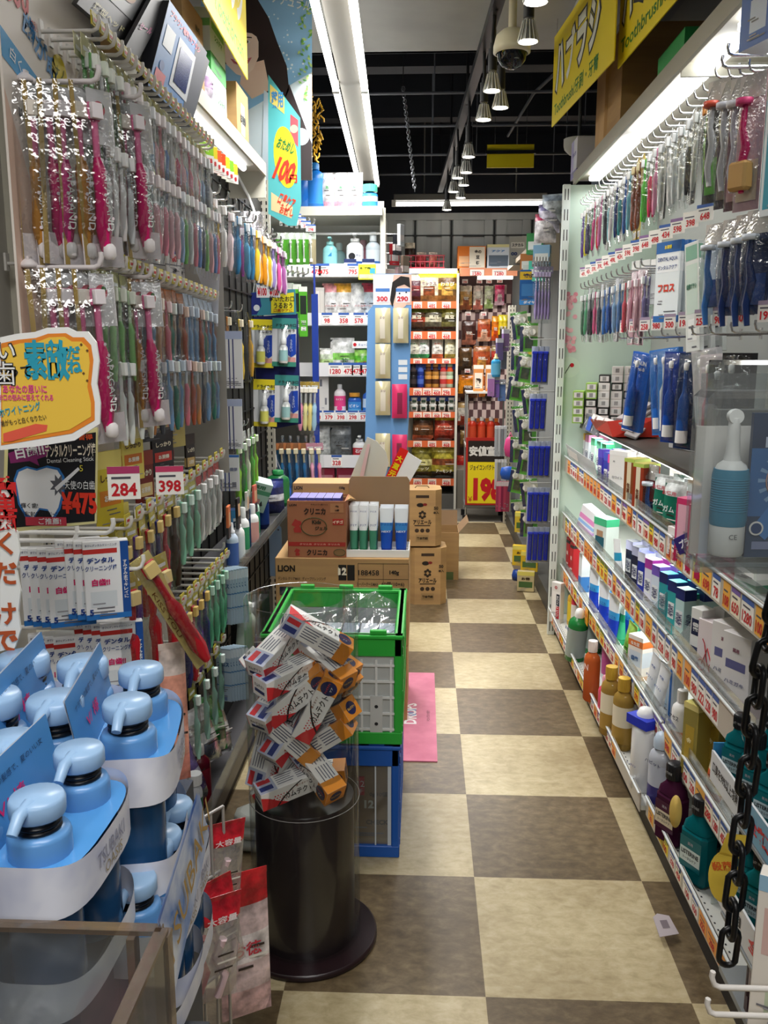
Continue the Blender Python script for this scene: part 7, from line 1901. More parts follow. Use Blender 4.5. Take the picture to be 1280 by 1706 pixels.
for i, px in enumerate((584, 614)): lot('navy and white box in front of the pumps, %s' % ('near the yellow card' if i else 'under the white pump'), carton(.07, .04, .085, '22305e', ((.0, .4, 1, .75, 'e6eaf0'), (.15, .1, .85, .35, 'f2f2f2')), (('795', .5, .22, .16, 'c8202c'),)), px, 1, 'lotion_box', 'box', 5.225, .1)
spawn(carton(.10, .003, .085, 'e8e23a', ((.65, .4, .95, .75, '4ab0c8'), (.05, .08, .95, .35, 'f0ecb0')), (('新発売', .4, .75, .14, '4a5a1e', .6),)), 'shelf_talker', 'yellow shelf card sticking out below the navy boxes', 'price tag', P(612, 466, 1, 5.15))
for i, (px, a, t_) in enumerate(((552, 'f4f2f0', 'e89aa0'), (572, 'f2efe8', 'e8a83a'), (600, 'eef0f2', 'e6e8ee'), (618, 'c9d4de', 'd0405a'))): lot('%s refill pouch on the second lotion shelf' % ('white pouch with a pink top', 'white pouch with an amber top', 'plain white', 'pale blue crimson-topped')[i], pouch(.11, .22, .07, a, t_, None, None, (('ハトムギ', .5, .45, .06, 'c87a80', .6),)), px, 2, 'refill_pouch', 'pouch', 5.28, .06 * i)
lot('tall white and grey boxes stack at the inner end of the second shelf', carton(.05, .06, .20, 'b8b4ae', ((.1, .1, .45, .9, 'd0ccc6'), (.55, .1, .9, .9, 'c4bfb8')), ()), 534, 2, 'lotion_box', 'box', 5.24)
lot('white and green cut pouch on the third lotion shelf', pouch(.15, .20, .07, 'eef2ea', 'f2f4ee', '8ad060', '6ac04a', (('茶', .6, .35, .2, '2a7a2a'),)), 570, 3, 'refill_pouch', 'pouch'); lot('bright green can shaped pouch with a red mark', pouch(.10, .13, .07, '6ac83a', 'a8e070', '8ad04a', '4aa82a', (('ミューズ', .45, .5, .14, 'c8303a', .6),)), 603, 3, 'refill_pouch', 'pouch')
lot('tilted green carton over the can shaped pouch', carton(.10, .05, .14, '3ab85a', ((.1, .1, .9, .6, 'c8ecd0'),), ()), 604, 3, 'lotion_box', 'box', 5.42, rot=(0, -.2, 0)); lot('pale green pouch at the inner end of the third shelf', pouch(.09, .14, .05, 'd8e6c8', 'e6ece0', 'b8d890'), 544, 3, 'refill_pouch', 'pouch', 5.26)
spawn(MB().box(0, 0, 0, .11, .004, .04, WHITE).text('●', -.04, .02, .02, RED, -.003).text('ミューズ', .01, .02, .014, C('3a5aa8', .4), -.003, .06, .02), 'shelf_talker', 'white tag with a red dot across the third lotion shelf', 'price tag', P(603, 580, 1, 5.2))
lot('white and magenta bottle with a rose print', b_(.035, .20, 'f0e8ec', 'f2f2f2', 'flip', .75, 'e84a8a', 'f4e2ea', (('●', .5, .3, .16, 'e8408a'), ('モイスト', .5, .56, .06, 'f6e6ee', .6)), neck=.86, capr=.014), 565, 4)
lot('blue bottle with an orange cap', b_(.04, .15, '2a5ab0', 'd89a3a', 'round', .75, '3f8ad0', '6ab8e0', (('ビオレ', .5, .5, .12, 'f0f4f8', .7),), neck=.85, capr=.03), 590, 4); lot('cobalt bottle at the side panel on the fourth shelf', b_(.04, .2, '2f62c0', '5a9ad8', 'flip', .7, 'c8dcf0', '2a7ad0'), 615, 4)
lot('white patterned tall box on the fourth lotion shelf', carton(.06, .10, .27, 'd4d2ce', ((.1, .7, .35, .85, '6a6a70'), (.6, .3, .8, .45, '7a7a80')), ()), 535, 4, 'lotion_box', 'box', 5.27, .3)
for i, (px, a, t_) in enumerate(((530, 'c8ccc8', 'b0b4b4'), (566, '6a6e70', '8a8e90'))): lot('dim %s pouch on the lowest lotion shelf' % ('pale grey', 'charcoal')[i], pouch(.13, .22, .06, a, t_, None, '5a7a5a', (('ナイーブ', .5, .6, .07, '3a3a3a', .6),)), px, 5, 'refill_pouch', 'pouch')
lot('white pump bottle with a red label on the lowest shelf', b_(.042, .19, 'f0efec', 'f4f4f2', 'pump', .75, 'b8303a', 'd8d4d0', (('石鹸', .5, .42, .12, 'f4e6e6'),), neck=.72), 598, 5)
for i, px in enumerate((545, 576)): spawn(carton(.10, .08, .10, 'c8486a', ((.1, .3, .9, .6, 'e8a0b4'),), ()), 'soap_box', 'pink soap box below the lowest lotion rail, %s' % ('inner', 'outer')[i], 'box', P(px, 806, 1, 5.3))
spawn(carton(.16, .1, .12, 'e0b8c4', ((.1, .5, .9, .9, 'f0dce2'),), ()), 'soap_box', 'pale pink carton behind the cyan sheet', 'box', P(565, 845, 1, 5.28))
tag(ob('lower_deck', MB().box((LXa + LXb) / 2, 5.40, pz(838, 5.3) - .01, LXb - LXa, .36, .01, C('8a8884', .5))), 'dim bottom deck of the lotion gondola', 'shelf')
# blue hanging strip card with foil packs
SY = 5.0
def bc(mb, at, s):
    mb.poly([at(*p) for p in ((622, 508), (622, 457), (686, 457), (686, 508))], C('e9e6e6', .45), -.0006)
    mb.poly([at(*p) for p in ((650, 508), (656, 458), (686, 457), (686, 508))], C('d8b4a4', .45), -.0009).poly([at(*p) for p in ((650, 500), (654, 470), (668, 460), (682, 462), (684, 480), (674, 474), (662, 478), (660, 488), (654, 512))], C('1d1818', .5), -.0012)
    mb.poly([at(*p) for p in ((656, 512), (662, 480), (680, 478), (682, 495), (676, 510), (664, 518))], C('e8c4b0', .45), -.0016).disc(*at(666, 489), 1.5 * s, INK, -.0022, 6).disc(*at(677, 487), 1.5 * s, INK, -.0022, 6)
    for px, n_ in ((637, '300'), (671, '290')):
        mb.rect(*at(px - 11, 504), 22 * s, 22 * s, C('e6e4ea', .45), -.0020).rect(*at(px - 11, 486), 22 * s, 5 * s, C('4a7ac0', .45), -.0026).text(n_, *at(px, 498), 8 * s, RED, -.0026, 17 * s, .04)
    for k in range(3): mb.rect(*at(664, 608 + k * 12), 14 * s, 8 * s, C('e6ecf2', .45), -.0008)


q = [(606, 845), (613, 520), (622, 508), (622, 456), (686, 456), (686, 508), (681, 700), (672, 845)]
flat('strip_display', 'pale blue strip card with a dark-haired face on top, hung beside the lotion shelves', q, SY, bc, .004, C('6f9fd4', .45), 'display board')


@memo
def foil(a, b, w=.085, h=.19):
    mb = MB()
    sheet_bulge(mb, w, h, .02, a, 0, 6, 8, 0, pat=lambda u, v: b if .3 < u < .7 and .12 < v < .8 else a)
    mb.box(0, .001, -h, w, .001, h, a)
    mb.text('まゆ', 0, -h * .28, .014, C('7a5a4a', .5), -.0215)
    return mb.mesh('foil_pack')


FG, FP = C('d8cfa8', .22, .25), C('d8366a', .3)
BR_, PKB = C('e0d8c8', .35), C('8a2a4a', .35)
for i, (px, py, k_) in enumerate(((638, 513, 0), (638, 573, 0), (638, 635, 0), (638, 722, 0), (668, 513, 0), (666, 640, 1), (666, 724, 1))):
    spawn(foil(FG, BR_) if k_ == 0 else foil(FP, PKB), 'foil_pack', '%s foil brush pack on the blue strip card, %s' % (('gold', 'crimson')[k_], ('uppermost inner', 'second inner', 'third inner', 'lowest inner', 'uppermost outer', 'upper', 'lower')[i] + ' one'), 'foil pack', P(px, py, 1, SY - .03), rot=(0, 0, .1 * (i % 3) - .1))
for i, (px, py, a, lb) in enumerate(((668, 380, 'c8ccd0', 'silver striped'), (662, 395, '2a2a30', 'black'), (657, 412, 'c8303a', 'red capped'), (664, 450, 'e8c8cc', 'pale pink'), (675, 430, '8a7a6a', 'brownish'), (650, 452, 'f0ece8', 'white rounded'))):
    spawn(carton(.06, .02, .12, a, ((.1, .2, .9, .5, 'e6dcd8'),), ()), 'side_pack', lb + ' pack hung on the outer side of the lotion gondola', 'card pack', P(px, py + 30, 1, 5.3 + .06 * i), 1.2 - .3 * (i % 3))
    peg('side peg carrying the %s pack on the lotion gondola' % lb, P(px, py + 10, 1, 5.31 + .06 * i), (-.232, 5.31 + .06 * i, P(px, py + 10, 1, 5.31 + .06 * i).z))
# ================================================================== snack racks at the back wall
CY = 7.8
cx0, cx1 = -.13, .285
RA = MB().box((cx0 + cx1) / 2, 8.28, 0, cx1 - cx0, .03, 2.1, C('b8b6ae', .5)).box(cx1 + .01, 8.03, 0, .02, .5, 2.05, C('d6d2c4', .45)).box((cx0 + cx1) / 2, 8.03, .0, cx1 - cx0, .48, .13, C('5a5854', .5))
spawn([('frame', RA.mesh('frame')), ('light_bar', MB().box((cx0 + cx1) / 2, CY - .02, 2.05, cx1 - cx0, .05, .035, C('fffdf4', .4, 0, 6)).mesh('light_bar'))], 'snack_rack', 'lit snack shelves straight down the aisle against the back wall', 'shelving', (0, 0, 0))
area('snack_light', (.1, 7.72, 2.04), .4, .04, 3, rot=(-.7, 0, 0), spread=3)
SR = ((502, 514), (552, 565), (597, 606), (646, 659), (686, 696), (734, 745), (797, 809))
SZ = []
for i, (a, b) in enumerate(SR):
    zt, zb_ = P(720, a, 1, CY).z, P(720, b, 1, CY).z; SZ.append(zt)
    m_ = MB().box((cx0 + cx1) / 2, CY + .22, zb_, cx1 - cx0, .44, .01, C('cfccc4', .4))
    r_ = MB().box((cx0 + cx1) / 2, CY - .003, zb_, cx1 - cx0, .006, zt - zb_, C('d8673a', .4))
    if i in (2, 3): m_.box((cx0 + cx1) / 2, CY + .03, zb_ - .05, cx1 - cx0, .004, .05, C('24408a', .5))
    spawn([('board', m_.mesh('board')), ('price_rail', r_.mesh('price_rail'))], 'shelf', '%s snack shelf from the top, orange price rail' % ORD[i], 'shelf', (0, 0, 0))
    for k in range(4 if i in (3, 4) else 3):
        q = P(696 + k * (16 if i in (3, 4) else 24), (a + b) / 2, 1, CY - .008); h_ = (zt - zb_) * .86
        spawn(price_card(('680', '485', '468', '298')[k], .075, h_, base='f0d8c8', bar=None, nh=.6), 'price_card', 'price card on the %s snack rail, %s along' % (ORD[i], ORD[k]), 'price tag', q - Vector((0, 0, h_ / 2)), group='snack rail cards')


def sn(lbl, kind, px, row_, name='snack_bag', cat='snack', dy=.06, rz=0.0, rot=None):
    p = P(px, 600, 1, CY + dy); spawn(kind, name, lbl, cat, (p.x, CY + dy, SZ[row_] + .001), rz, None, rot)


Y1, Y2 = pouch(.20, .25, .09, 'e8d8b8', 'f0d81a', 'efe0c8', '9a6a3a', (('ミックス', .5, .6, .12, '5a2a6a', .6),), blob=.35, blobc='8a4a2a'), pouch(.20, .25, .09, '6a4a2a', 'f2cc1a', 'd8b83a', '8a5a2a', (('わさび', .5, .58, .14, 'f4ecd8', .6),), blob=.35, blobc='c89a4a')
sn('yellow and white nut bag on the top snack shelf, middle one', Y1, 714, 0); sn('yellow and brown nut bag on the top snack shelf, outer one', Y2, 744, 0); sn('purple nut bag at the inner end of the top snack shelf', pouch(.16, .22, .08, '5a2a3a', 'e8e0d0', '8a3a3a', '4a2018'), 690, 0)
for i, (px, a, t_, b) in enumerate(((694, '4a3020', '6a7a2a', 'a8402a'), (722, '5a5444', '8a8a3a', 'c8c0a0'), (748, '6a6438', 'b8b04a', '3a3420'))): sn('%s snack bag on the second shelf' % ('brown wrapped', 'black foil', 'olive green')[i], pouch(.17, .20, .08, a, t_, b, '2a2018', (('黒豆', .5, .6, .16, 'e6dcc0', .5),), gloss=.18), px, 1)
for i, (px, a, t_) in enumerate(((690, 'd8d4c0', '3a7a4a'), (706, 'e6efe6', '3a9a5a'), (729, 'f2eadc', 'c8603a'), (750, 'eee6c8', 'b8a24a'))): sn('small %s bag on the third snack shelf' % ('cream', 'white and green', 'white and rust', 'ivory and gold')[i], pouch(.10, .18, .06, a, None, None, t_, (('オニオン', .5, .7, .09, t_, .6),)), px, 2, rz=.1 * (i - 1))
for i, (px, a, b) in enumerate(((689, '1d1a1c', '3a3030'), (701, '24388a', '4a64b0'), (714, 'b8803a', '4a2a1a'), (726, 'c08a42', '4a2a1a'), (739, 'c8a090', 'b83a3a'), (750, 'b0c0a0', 'c8502a'))):
    for k in range(2): sn('%s can on the fourth snack shelf, %s' % (('black', 'blue', 'amber', 'golden', 'pinkish', 'green')[i], ('bottom one', 'stacked on top')[k]), can(.031, .105, a, b), px, 3, 'drink_can', 'can', .05) if k == 0 else spawn(can(.031, .105, a, b), 'drink_can', '%s can on the fourth snack shelf, stacked on top' % ('black', 'blue', 'amber', 'golden', 'pinkish', 'green')[i], 'can', (P(px, 600, 1, CY + .05).x, CY + .05, SZ[3] + .108))
CUP = [('cup', MB().lathe([(.026, 0), (.034, .05), (.036, .055)], C('ecebe4', .35), 16).box(0, -.033, .016, .036, .006, .024, C('2a3a2e', .4), .002).mesh('cup')), ('lid', MB().lathe([(.036, .055), (.036, .059), (0, .059)], C('f2f2ee', .35), 16, cap=False).mesh('lid'))]
for r_ in range(2):
    for i in range(5): spawn(CUP, 'snack_cup', 'white snack cup on the fifth shelf, %s row, %s from the gold foil side' % (('lower', 'upper')[r_], ORD[i]), 'cup', (P(691 + i * 15.5, 600, 1, CY + .05).x, CY + .05, SZ[4] + .001 + r_ * .062))
sn('brown nut bag with a green wreath on the sixth shelf', pouch(.19, .22, .09, '5a3a24', '3a4a24', '8a5a3a', 'b0583a', (('13', .2, .45, .1, 'f0e6d0'),), gloss=.2), 706, 5); sn('red and yellow nut bag on the sixth shelf', pouch(.18, .22, .09, 'a83a2a', 'e0c02a', 'c8604a', '7a2a1e', (('アーモンド', .5, .55, .08, 'f6e8d0', .7),), gloss=.2), 742, 5)
sn('olive foil nut bag on the lowest snack shelf, inner one', pouch(.20, .28, .1, '8a8238', 'b8b04a', 'd8d088', '3a3218', (('ナッツ', .5, .3, .1, 'e8e0c0', .6),), gloss=.15), 705, 6); sn('gold and black nut bag on the lowest snack shelf, outer one', pouch(.24, .29, .1, 'b0a23a', 'd8cc6a', '8a4a2a', '2a261c', (('アーモンド', .5, .22, .1, 'e6e0cc', .6),), gloss=.15), 742, 6)
for i in range(3): spawn(CUP, 'snack_cup', 'pinkish cup by the bottom snack rail, %s from the gold bags' % ORD[i], 'cup', P(690 + i * 11, 806, 1, CY - .06) , sc=.7) if False else None
# basket on top
bk2 = MB(); p = P(708, 447, 1, CY + .1)
for i in range(9): bk2.tube([(-.16 + i * .04, -.08, 0), (-.16 + i * .04, -.08, .1)], .003, C('b03a48', .4), 4)
for z in (0, .05, .1): bk2.tube([(-.17, -.08, z), (.17, -.08, z), (.17, .08, z), (-.17, .08, z)], .004, C('c04a58', .4), 4, True)
bk2.box(0, 0, 0, .33, .15, .004, C('8a3a44', .5))
spawn(bk2, 'wire_basket', 'pinkish wire basket on top of the lit snack shelves', 'basket', p)
for i, (dx, a, b) in enumerate(((-.13, '3a2a24', 'd8c8b0'), (-.03, 'a83a3a', 'e8d0c0'), (.07, 'b86a5a', 'e6d8cc'))): spawn(pouch(.09, .12 if i else .2, .05, a, b, None, None, gloss=.2), 'snack_bag', '%s bag in the pinkish wire basket' % ('shiny dark', 'red', 'rose')[i], 'snack', p + Vector((dx, 0, .006)), .3 * i)
# ---- hanging snack wall beside it
ex0, ex1 = .31, .80
hw = MB().box((ex0 + ex1) / 2, 8.22, 0, ex1 - ex0, .02, 2.3, C('5a3f40', .5)).box((ex0 + ex1) / 2, 8.0, P(800, 447, 1, 7.85).z - .02, ex1 - ex0, .4, .018, C('cfccc4', .4))
for i in range(12):
    for j in range(16):
        if (i + j) % 2: hw.rect(ex0 + i * .04, .7 + j * .08, .04, .08, C('c8b0a8', .5), 8.2085)
hw.box((ex0 + ex1) / 2, 8.02, 0, ex1 - ex0, .4, .35, C('7a7468', .5))
er = MB().box((ex0 + ex1) / 2, 7.798, P(800, 460, 1, 7.8).z, ex1 - ex0, .006, P(800, 447, 1, 7.8).z - P(800, 460, 1, 7.8).z, C('e09068', .4))
spawn([('frame', hw.mesh('frame')), ('price_rail', er.mesh('price_rail')), ('light_bar', MB().box((ex0 + ex1) / 2 + .06, 7.84, P(800, 465, 1, 7.84).z, .3, .05, .03, C('fffdf4', .4, 0, 6)).mesh('light_bar'))], 'snack_rack', 'chequered hanging wall of dried snacks beside the lit shelves', 'shelving', (0, 0, 0))
area('snack_wall_light', (.55, 7.72, 2.0), .3, .04, 2.5, rot=(-.6, 0, 0), spread=3)
zt = P(800, 447, 1, 7.85).z
spawn(carton(.24, .2, .185, 'e07a2a', ((.42, .03, .97, .96, 'f0e6d2'), (.05, .1, .4, .55, 'f0b888')), (('金の', .72, .75, .16, '2a2420'), ('豆', .72, .5, .16, '2a2420'), ('杯', .72, .25, .16, '2a2420'))), 'gift_box', 'orange boxed gift with brush lettering above the hanging snacks', 'box', (P(785, 430, 1, 7.95).x, 7.95, zt))
spawn(carton(.19, .16, .20, 'dfe6ee', ((0, .88, 1, 1, 'e6e0a8'), (.08, .1, .95, .55, '5a6a7a'), (.05, .55, .95, .86, 'e4eef8')), (('アクア', .5, .72, .1, '3a86c8', .6),)), 'gift_box', 'pale blue aquarium carton beside the orange gift box', 'box', (P(829, 430, 1, 7.95).x, 7.95, zt))
for k, n_ in enumerate(('1580', '1280')): spawn(price_card(n_, .12, .05, base='f2e6de', bar=None, nh=.6), 'price_card', 'wide price ticket over the hanging snacks, below the %s box' % ('orange', 'aquarium')[k], 'price tag', P((795, 832)[k], 459, 1, 7.78))
HS = [(777, 478, .11, .2, 'c89a5a', 'd8c8b0', '8a4a2a', 'amber dried snack bag'), (797, 478, .09, .2, 'e6dcd0', 'd8c4b8', 'b86a5a', 'white dried snack bag'), (815, 478, .08, .19, 'd6dcc0', 'c0cca8', '9ab06a', 'pale green dried snack bag'), (833, 476, .09, .17, 'e06a90', 'e8306a', 'f0c0cc', 'pink dried snack bag'),
      (782, 535, .13, .21, '4a2a24', '5a3a34', 'a0604a', 'dark brown jerky bag'), (807, 533, .12, .19, 'b04a2a', 'c87a4a', 'd8a080', 'red jerky bag'), (826, 528, .07, .21, 'e07a1a', 'f0a02a', 'd8501a', 'orange stick bag'), (836, 526, .06, .21, 'e8cc2a', 'f0d83a', '3a3424', 'yellow stick bag'), (842, 526, .05, .21, 'e6c82a', 'ecd44a', '2a2a20', 'yellow stick bag nearest the post'),
      (776, 580, .12, .2, '5a4024', '6a4a2a', '3a2a1a', 'brown leaf bag'), (803, 578, .16, .2, 'b0502a', 'a86a3a', 'c8883a', 'rust coloured cracker bag'), (828, 578, .10, .18, 'a8382a', '8a7a4a', 'c8604a', 'red mixed bag'),
      (780, 626, .18, .2, 'e08a1a', 'd87a1a', '4a2a1a', 'orange prune bag'), (805, 628, .07, .18, 'a04a1e', 'b85a2a', 'c8702a', 'brown stick bag'), (815, 630, .07, .18, '3a3430', 'd8d0c8', '2a2420', 'dotted black bag'),
      (772, 672, .10, .2, 'd8d0c0', 'b0905a', 'a8402a', 'cream nut bag'), (775, 718, .09, .15, '8a6a3a', 'a88a5a', '6a4a2a', 'tan dried bag'), (771, 760, .11, .22, 'b82a2a', 'c8402a', 'd8b04a', 'red festive bag')]
for px, py, w_, h_, a, t_, b, lb in HS: spawn(pouch(w_, h_, .04, a, t_, None, b, (('珍味', .5, .5, .14, 'f0e6d8', .4),), gloss=.22, blob=.35, blobc=b), 'snack_bag', lb + ' hung on the chequered wall', 'snack', P(px, py, 1, 8.16) - Vector((0, 0, h_)), .05)
for i, (px, py) in enumerate(((775, 472), (799, 472), (815, 472), (833, 471), (780, 526), (806, 526), (779, 621), (812, 621))): spawn(price_card('298', .05, .035, base='e9dcd6', bar=None, nh=.5), 'price_card', 'small ticket on the chequered wall, %s one %s' % (ORD[i % 4], 'in the upper line' if i < 4 else 'in the lower lines'), 'price tag', P(px, py, 1, 8.1))
# drinks and cart with the 198 sign
cart = MB(); p0 = P(776, 822, 1, 7.25)
ctx = p0.x
cart.box(.16, .25, .62, .34, .3, .02, C('d6d4cc', .4)).box(.16, .25, .12, .34, .3, .02, C('7a7a78', .5))
for x in (.0, .32):
    for y in (.11, .39): cart.tube([(x, y, .05), (x, y, 1.05)], .008, C('b8b8b4', .3, .5), 6).cyl(x, y, 0, .025, .05, BLACK)
fr_ = MB().box(.16, .095, .14, .33, .008, .56, C('b02a24', .4)).rect(.0 + .012, .155, .306, .52, YEL, .0905)
fr_.rect(.012, .50, .306, .175, C('2a2320', .4), .0902).text('安値宣言', .165, .59, .085, C('e6e2dc', .4), .0896, .29, .05).text('ジョイコンパクト', .13, .455, .045, INK, .0898, .2, .02)
fr_.text('198', .18, .27, .20, C('c8202a', .4), .0898, .24, .06).text('¥', .035, .19, .045, C('c8202a', .4), .0898)
pk = MB().box(.16, .24, .64, .30, .24, .012, PLATE)
spawn([('rack', cart.mesh('rack')), ('price_sign', fr_.mesh('price_sign')), ('shelf', pk.mesh('shelf'))], 'drink_cart', 'wheeled drink cart fronted by a yellow price sign reading 198', 'cart', (ctx, 7.12, 0))
for i in range(3): spawn(bottle(.034, .22, 'b8301a', 'f0ece6', 'round', 1, 'c8482a', neck=.86, capr=.015), 'drink_bottle', 'red drink bottle on the 198 cart, %s from the snack racks' % ORD[i], 'bottle', (ctx + .05 + i * .075, 7.3, .642))
for i in range(4): spawn(bottle(.034, .2, 'b83a1e', 'e8823a', 'round', 1, 'c8502a', neck=.86, capr=.016), 'drink_bottle', 'red bottle at the back of the 198 cart, %s from the snack racks' % ORD[i], 'bottle', (ctx + .03 + i * .075, 7.42, .642))
for i in range(2): spawn(carton(.08, .06, .21, 'd88a4a', ((0, .85, 1, 1, 'f0e6da'), (.1, .1, .9, .7, 'f0e0cc')), (('酢', .5, .4, .2, '2a2420'),)), 'drink_carton', 'orange drink carton on the upper cart tier, %s one' % ('inner', 'outer')[i], 'carton', (ctx + .09 + i * .1, 7.3, 1.075))
spawn(MB().box(.16, .24, 1.05, .34, .28, .014, C('e4e0d6', .4)), 'cart_tray', 'white upper tray laid on the drink cart', 'tray', (ctx, 7.12, .008))
for i in range(8): spawn(carton(.02, .02, .24, ('b8bcc2', 'c8cbd0', '8a8f96')[i % 3], ((0, .9, 1, 1, 'e6e6ea'),), ()), 'stick_pack', 'grey stick pack hanging at the far post, %s, %s row' % (ORD[i % 4], 'upper' if i < 4 else 'lower'), 'card pack', P(826 + (i % 4) * 5, 760 if i < 4 else 815, 1, 6.95), .1)
for i in range(5): spawn(carton(.03, .02, .24, ('a83a5a', 'c84a6a', '8a2a4a', 'b0405a', '9a3a50')[i], ((0, .85, 1, 1, 'd8c8cc'),), ()), 'stick_pack', 'crimson stick pack low beside the 198 sign, %s one' % ORD[i], 'card pack', P(829 + i * 4, 852, 1, 6.9), .1)
# ================================================================== far run of the aisle-side gondola
fg = MB().box(1.1, 5.8, 0, .02, 2.9, 2.2, C('8a8f88', .5)).box(.90, 5.8, 0, .42, 2.8, .1, C('4a4844', .5)).box(.86, 5.9, 2.02, .40, 2.6, .03, C('b8a890', .5)).box(.80, 4.40, .1, .30, .01, 1.9, C('2a2e34', .5))
tag(ob('far_gondola', fg), 'far run of the gondola past the mint panel, hung with razors', 'shelving')
spawn(slotted_post(.06, 1.75, .04, 'c4beae', .033), 'shelf_post', 'slotted upright at the far end of the razor gondola', 'post', (.70, 7.15, 0))
RZ = [('card', MB().box(0, .002, -.20, .036, .0015, .20, C('d3d8e4', .4)).rect(-.018, -.03, .036, .03, C('c8d0e4', .4), 0).mesh('card')), ('razor', MB().box(0, -.006, -.185, .022, .012, .15, C('1c2ca8', .35), .003).box(0, -.008, -.04, .028, .012, .014, C('2a3ab8', .3), .002).mesh('razor')), ('film', sheet_bulge(MB(), .036, .2, .018, FILM, 0, 2, 4).mesh('film'))]
for t, (x0, y0, n) in enumerate(((888, 577, 3), (884, 666, 3), (882, 745, 4), (880, 822, 4), (880, 888, 4))):
    for i in range(n):
        spawn(RZ, 'razor_pack', 'dark blue razor pack, %s tier from the top, %s from the mint panel' % (ORD[t], ORD[n - 1 - i]), 'razor pack', P(x0 + 4.5 + i * 9, y0 - (10 if t else 0), 1, 4.72), rot=(0, .02, -.15), group='dark blue razor packs')
    spawn(hook(.2, .003, 'c8c8c4'), 'display_hook', 'white hook above the %s tier of dark blue razors' % ORD[t], 'hook', P(900, y0 - 12, 1, 4.72) + Vector((.17, .12, .0)), R90)
PB = brush_pack('9a8ab8', 'b8accc', .036, .29, None, .24, 'b0a4c4', 1.7, 'a89cc0')
for i in range(5): spawn(PB, 'toothbrush_pack', 'lilac grey long pack above the razors, %s from the mint panel' % ORD[4 - i], 'toothbrush pack', P(895 + i * 5.4, 444, 1, 4.75), rot=(0, 0, -.2), group='lilac long packs')
for i in range(6): spawn(hook(.16, .003, metal=True), 'display_hook', 'metal hook above the lilac packs, %s from the mint panel' % ORD[i], 'hook', P(894 + i * 5, 440, 1, 4.75) + Vector((0, .14, .01)), -.1)
GBk = [('card', MB().box(0, .002, -.16, .10, .0015, .16, C('5aa83a', .4)).rect(-.05, -.075, .1, .06, C('d8d4bc', .4), 0).rect(-.02, -.14, .045, .06, C('3a4a3a', .4), -.0003).rect(-.05, -.16, .02, .14, C('2a3058', .4), -.0002).mesh('card')), ('refill', MB().disc(-.018, -.05, .018, C('e8e4d8', .4), -.012, 12).disc(.022, -.05, .018, C('e8e4d8', .4), -.012, 12).mesh('refill')), ('film', sheet_bulge(MB(), .096, .15, .02, FILM, 0, 3, 4).mesh('film'))]
for i in range(14): spawn(GBk, 'refill_pack', 'green refill blister on the far gondola, %s down its column, %s column' % (ORD[i % 7], 'outer' if i < 7 else 'inner'), 'card pack', P((864, 880)[i // 7] + (i % 2) * 2, (520, 538)[i // 7] + (i % 7) * 52, 1, 5.5 if i < 7 else 5.1), rot=(0, .15 * ((i % 3) - 1), -.25))
spawn(carton(.11, .03, .19, '1f5a9a', ((0, .72, 1, .95, 'd8b02a'), (0, 0, 1, .15, '3a8ad0'), (.1, .25, .9, .6, '3a76b0')), (('洗浄', .5, .83, .12, '1d2a4a', .7), ('ダイヤ', .5, .07, .09, 'e6ecf4', .6))), 'refill_box', 'blue and yellow box above the green refill blisters', 'box', P(882, 508, 1, 5.1), -.15)
spawn(carton(.12, .01, .20, '9a9c9a', ((.1, .6, .9, .8, 'c8cac8'),), (('ステカル', .5, .7, .12, '2a2a30', .7), ('∞', .3, .4, .12, '2a3a6a'))), 'header_card', 'grey printed card by the far slotted post', 'sign', P(862, 442, 1, 6.6), -.1)
spawn(MB().lathe([(0, .0), (.035, .01), (.045, .07), (.035, .13), (.015, .15), (0, .15)], C('e04a8a', .5), 14, sy=.6).tube([(-.01, 0, .15), (0, 0, .18), (.01, 0, .15)], .004, C('e04a8a', .5), 5), 'pink_pouch', 'small pink bag hanging on the far slotted post', 'bag', P(850, 762, 1, 6.3))
spawn(MB().lathe([(0, 0), (.05, .01), (.06, .05), (.05, .09), (0, .1)], C('2a5ab8', .35), 16, sy=.5), 'blue_sponge', 'round blue sponge hanging below the pink bag', 'sponge', P(847, 800, 1, 6.2))
for i, (px, py, a) in enumerate(((872, 870, 'd8b83a'), (868, 925, 'e0bc2a'), (882, 935, 'd8b42a'), (876, 968, 'c8b88a'))): spawn(carton(.10, .04, .12, a, ((.1, .2, .9, .5, '4a6a3a'), (0, .8, 1, 1, 'e6d86a')), (('お得', .5, .65, .14, '3a2a1a', .5),)), 'refill_box', 'yellow box low on the far gondola, %s from the top' % ORD[i], 'box', P(px, py + 16, 1, 5.2 - .04 * i), -.2)
spawn(MB().lathe([(0, 0), (.03, .0), (.034, .03), (.026, .06), (.0, .065)], C('1f3f8a', .35), 14), 'blue_ball', 'small blue tub near the floor of the far gondola', 'tub', P(862, 966, 1, 5.15))
spawn(bottle(.035, .17, '3a9ad0', 'e6d8a0', 'spray', .8, '6ab8e0'), 'spray_bottle', 'bright blue spray hanging at the far post', 'bottle', P(826, 628, 1, 6.6))
for i, (px, py, a) in enumerate(((818, 660, 'b07ab8'), (826, 662, '8a6ac0'), (836, 668, '6a8ac8'), (832, 600, '6a5a88'), (842, 585, '8a6a9a'), (838, 615, '7a7a8a'))):
    spawn(carton(.05, .03, .16, a, ((0, .8, 1, 1, 'd8d4e0'),), ()), 'stick_pack', '%s pack clustered on the far post, %s from the spray' % (('violet', 'purple', 'steel blue', 'dusky', 'mauve', 'grey')[i], ORD[i]), 'card pack', P(px, py, 1, 6.6 + .03 * i), .1 * i)
    q = P(px, py - 22, 1, 6.6 + .03 * i)
    peg('peg of the far post cluster, %s one' % ORD[i], q, (.90, q.y, q.z))
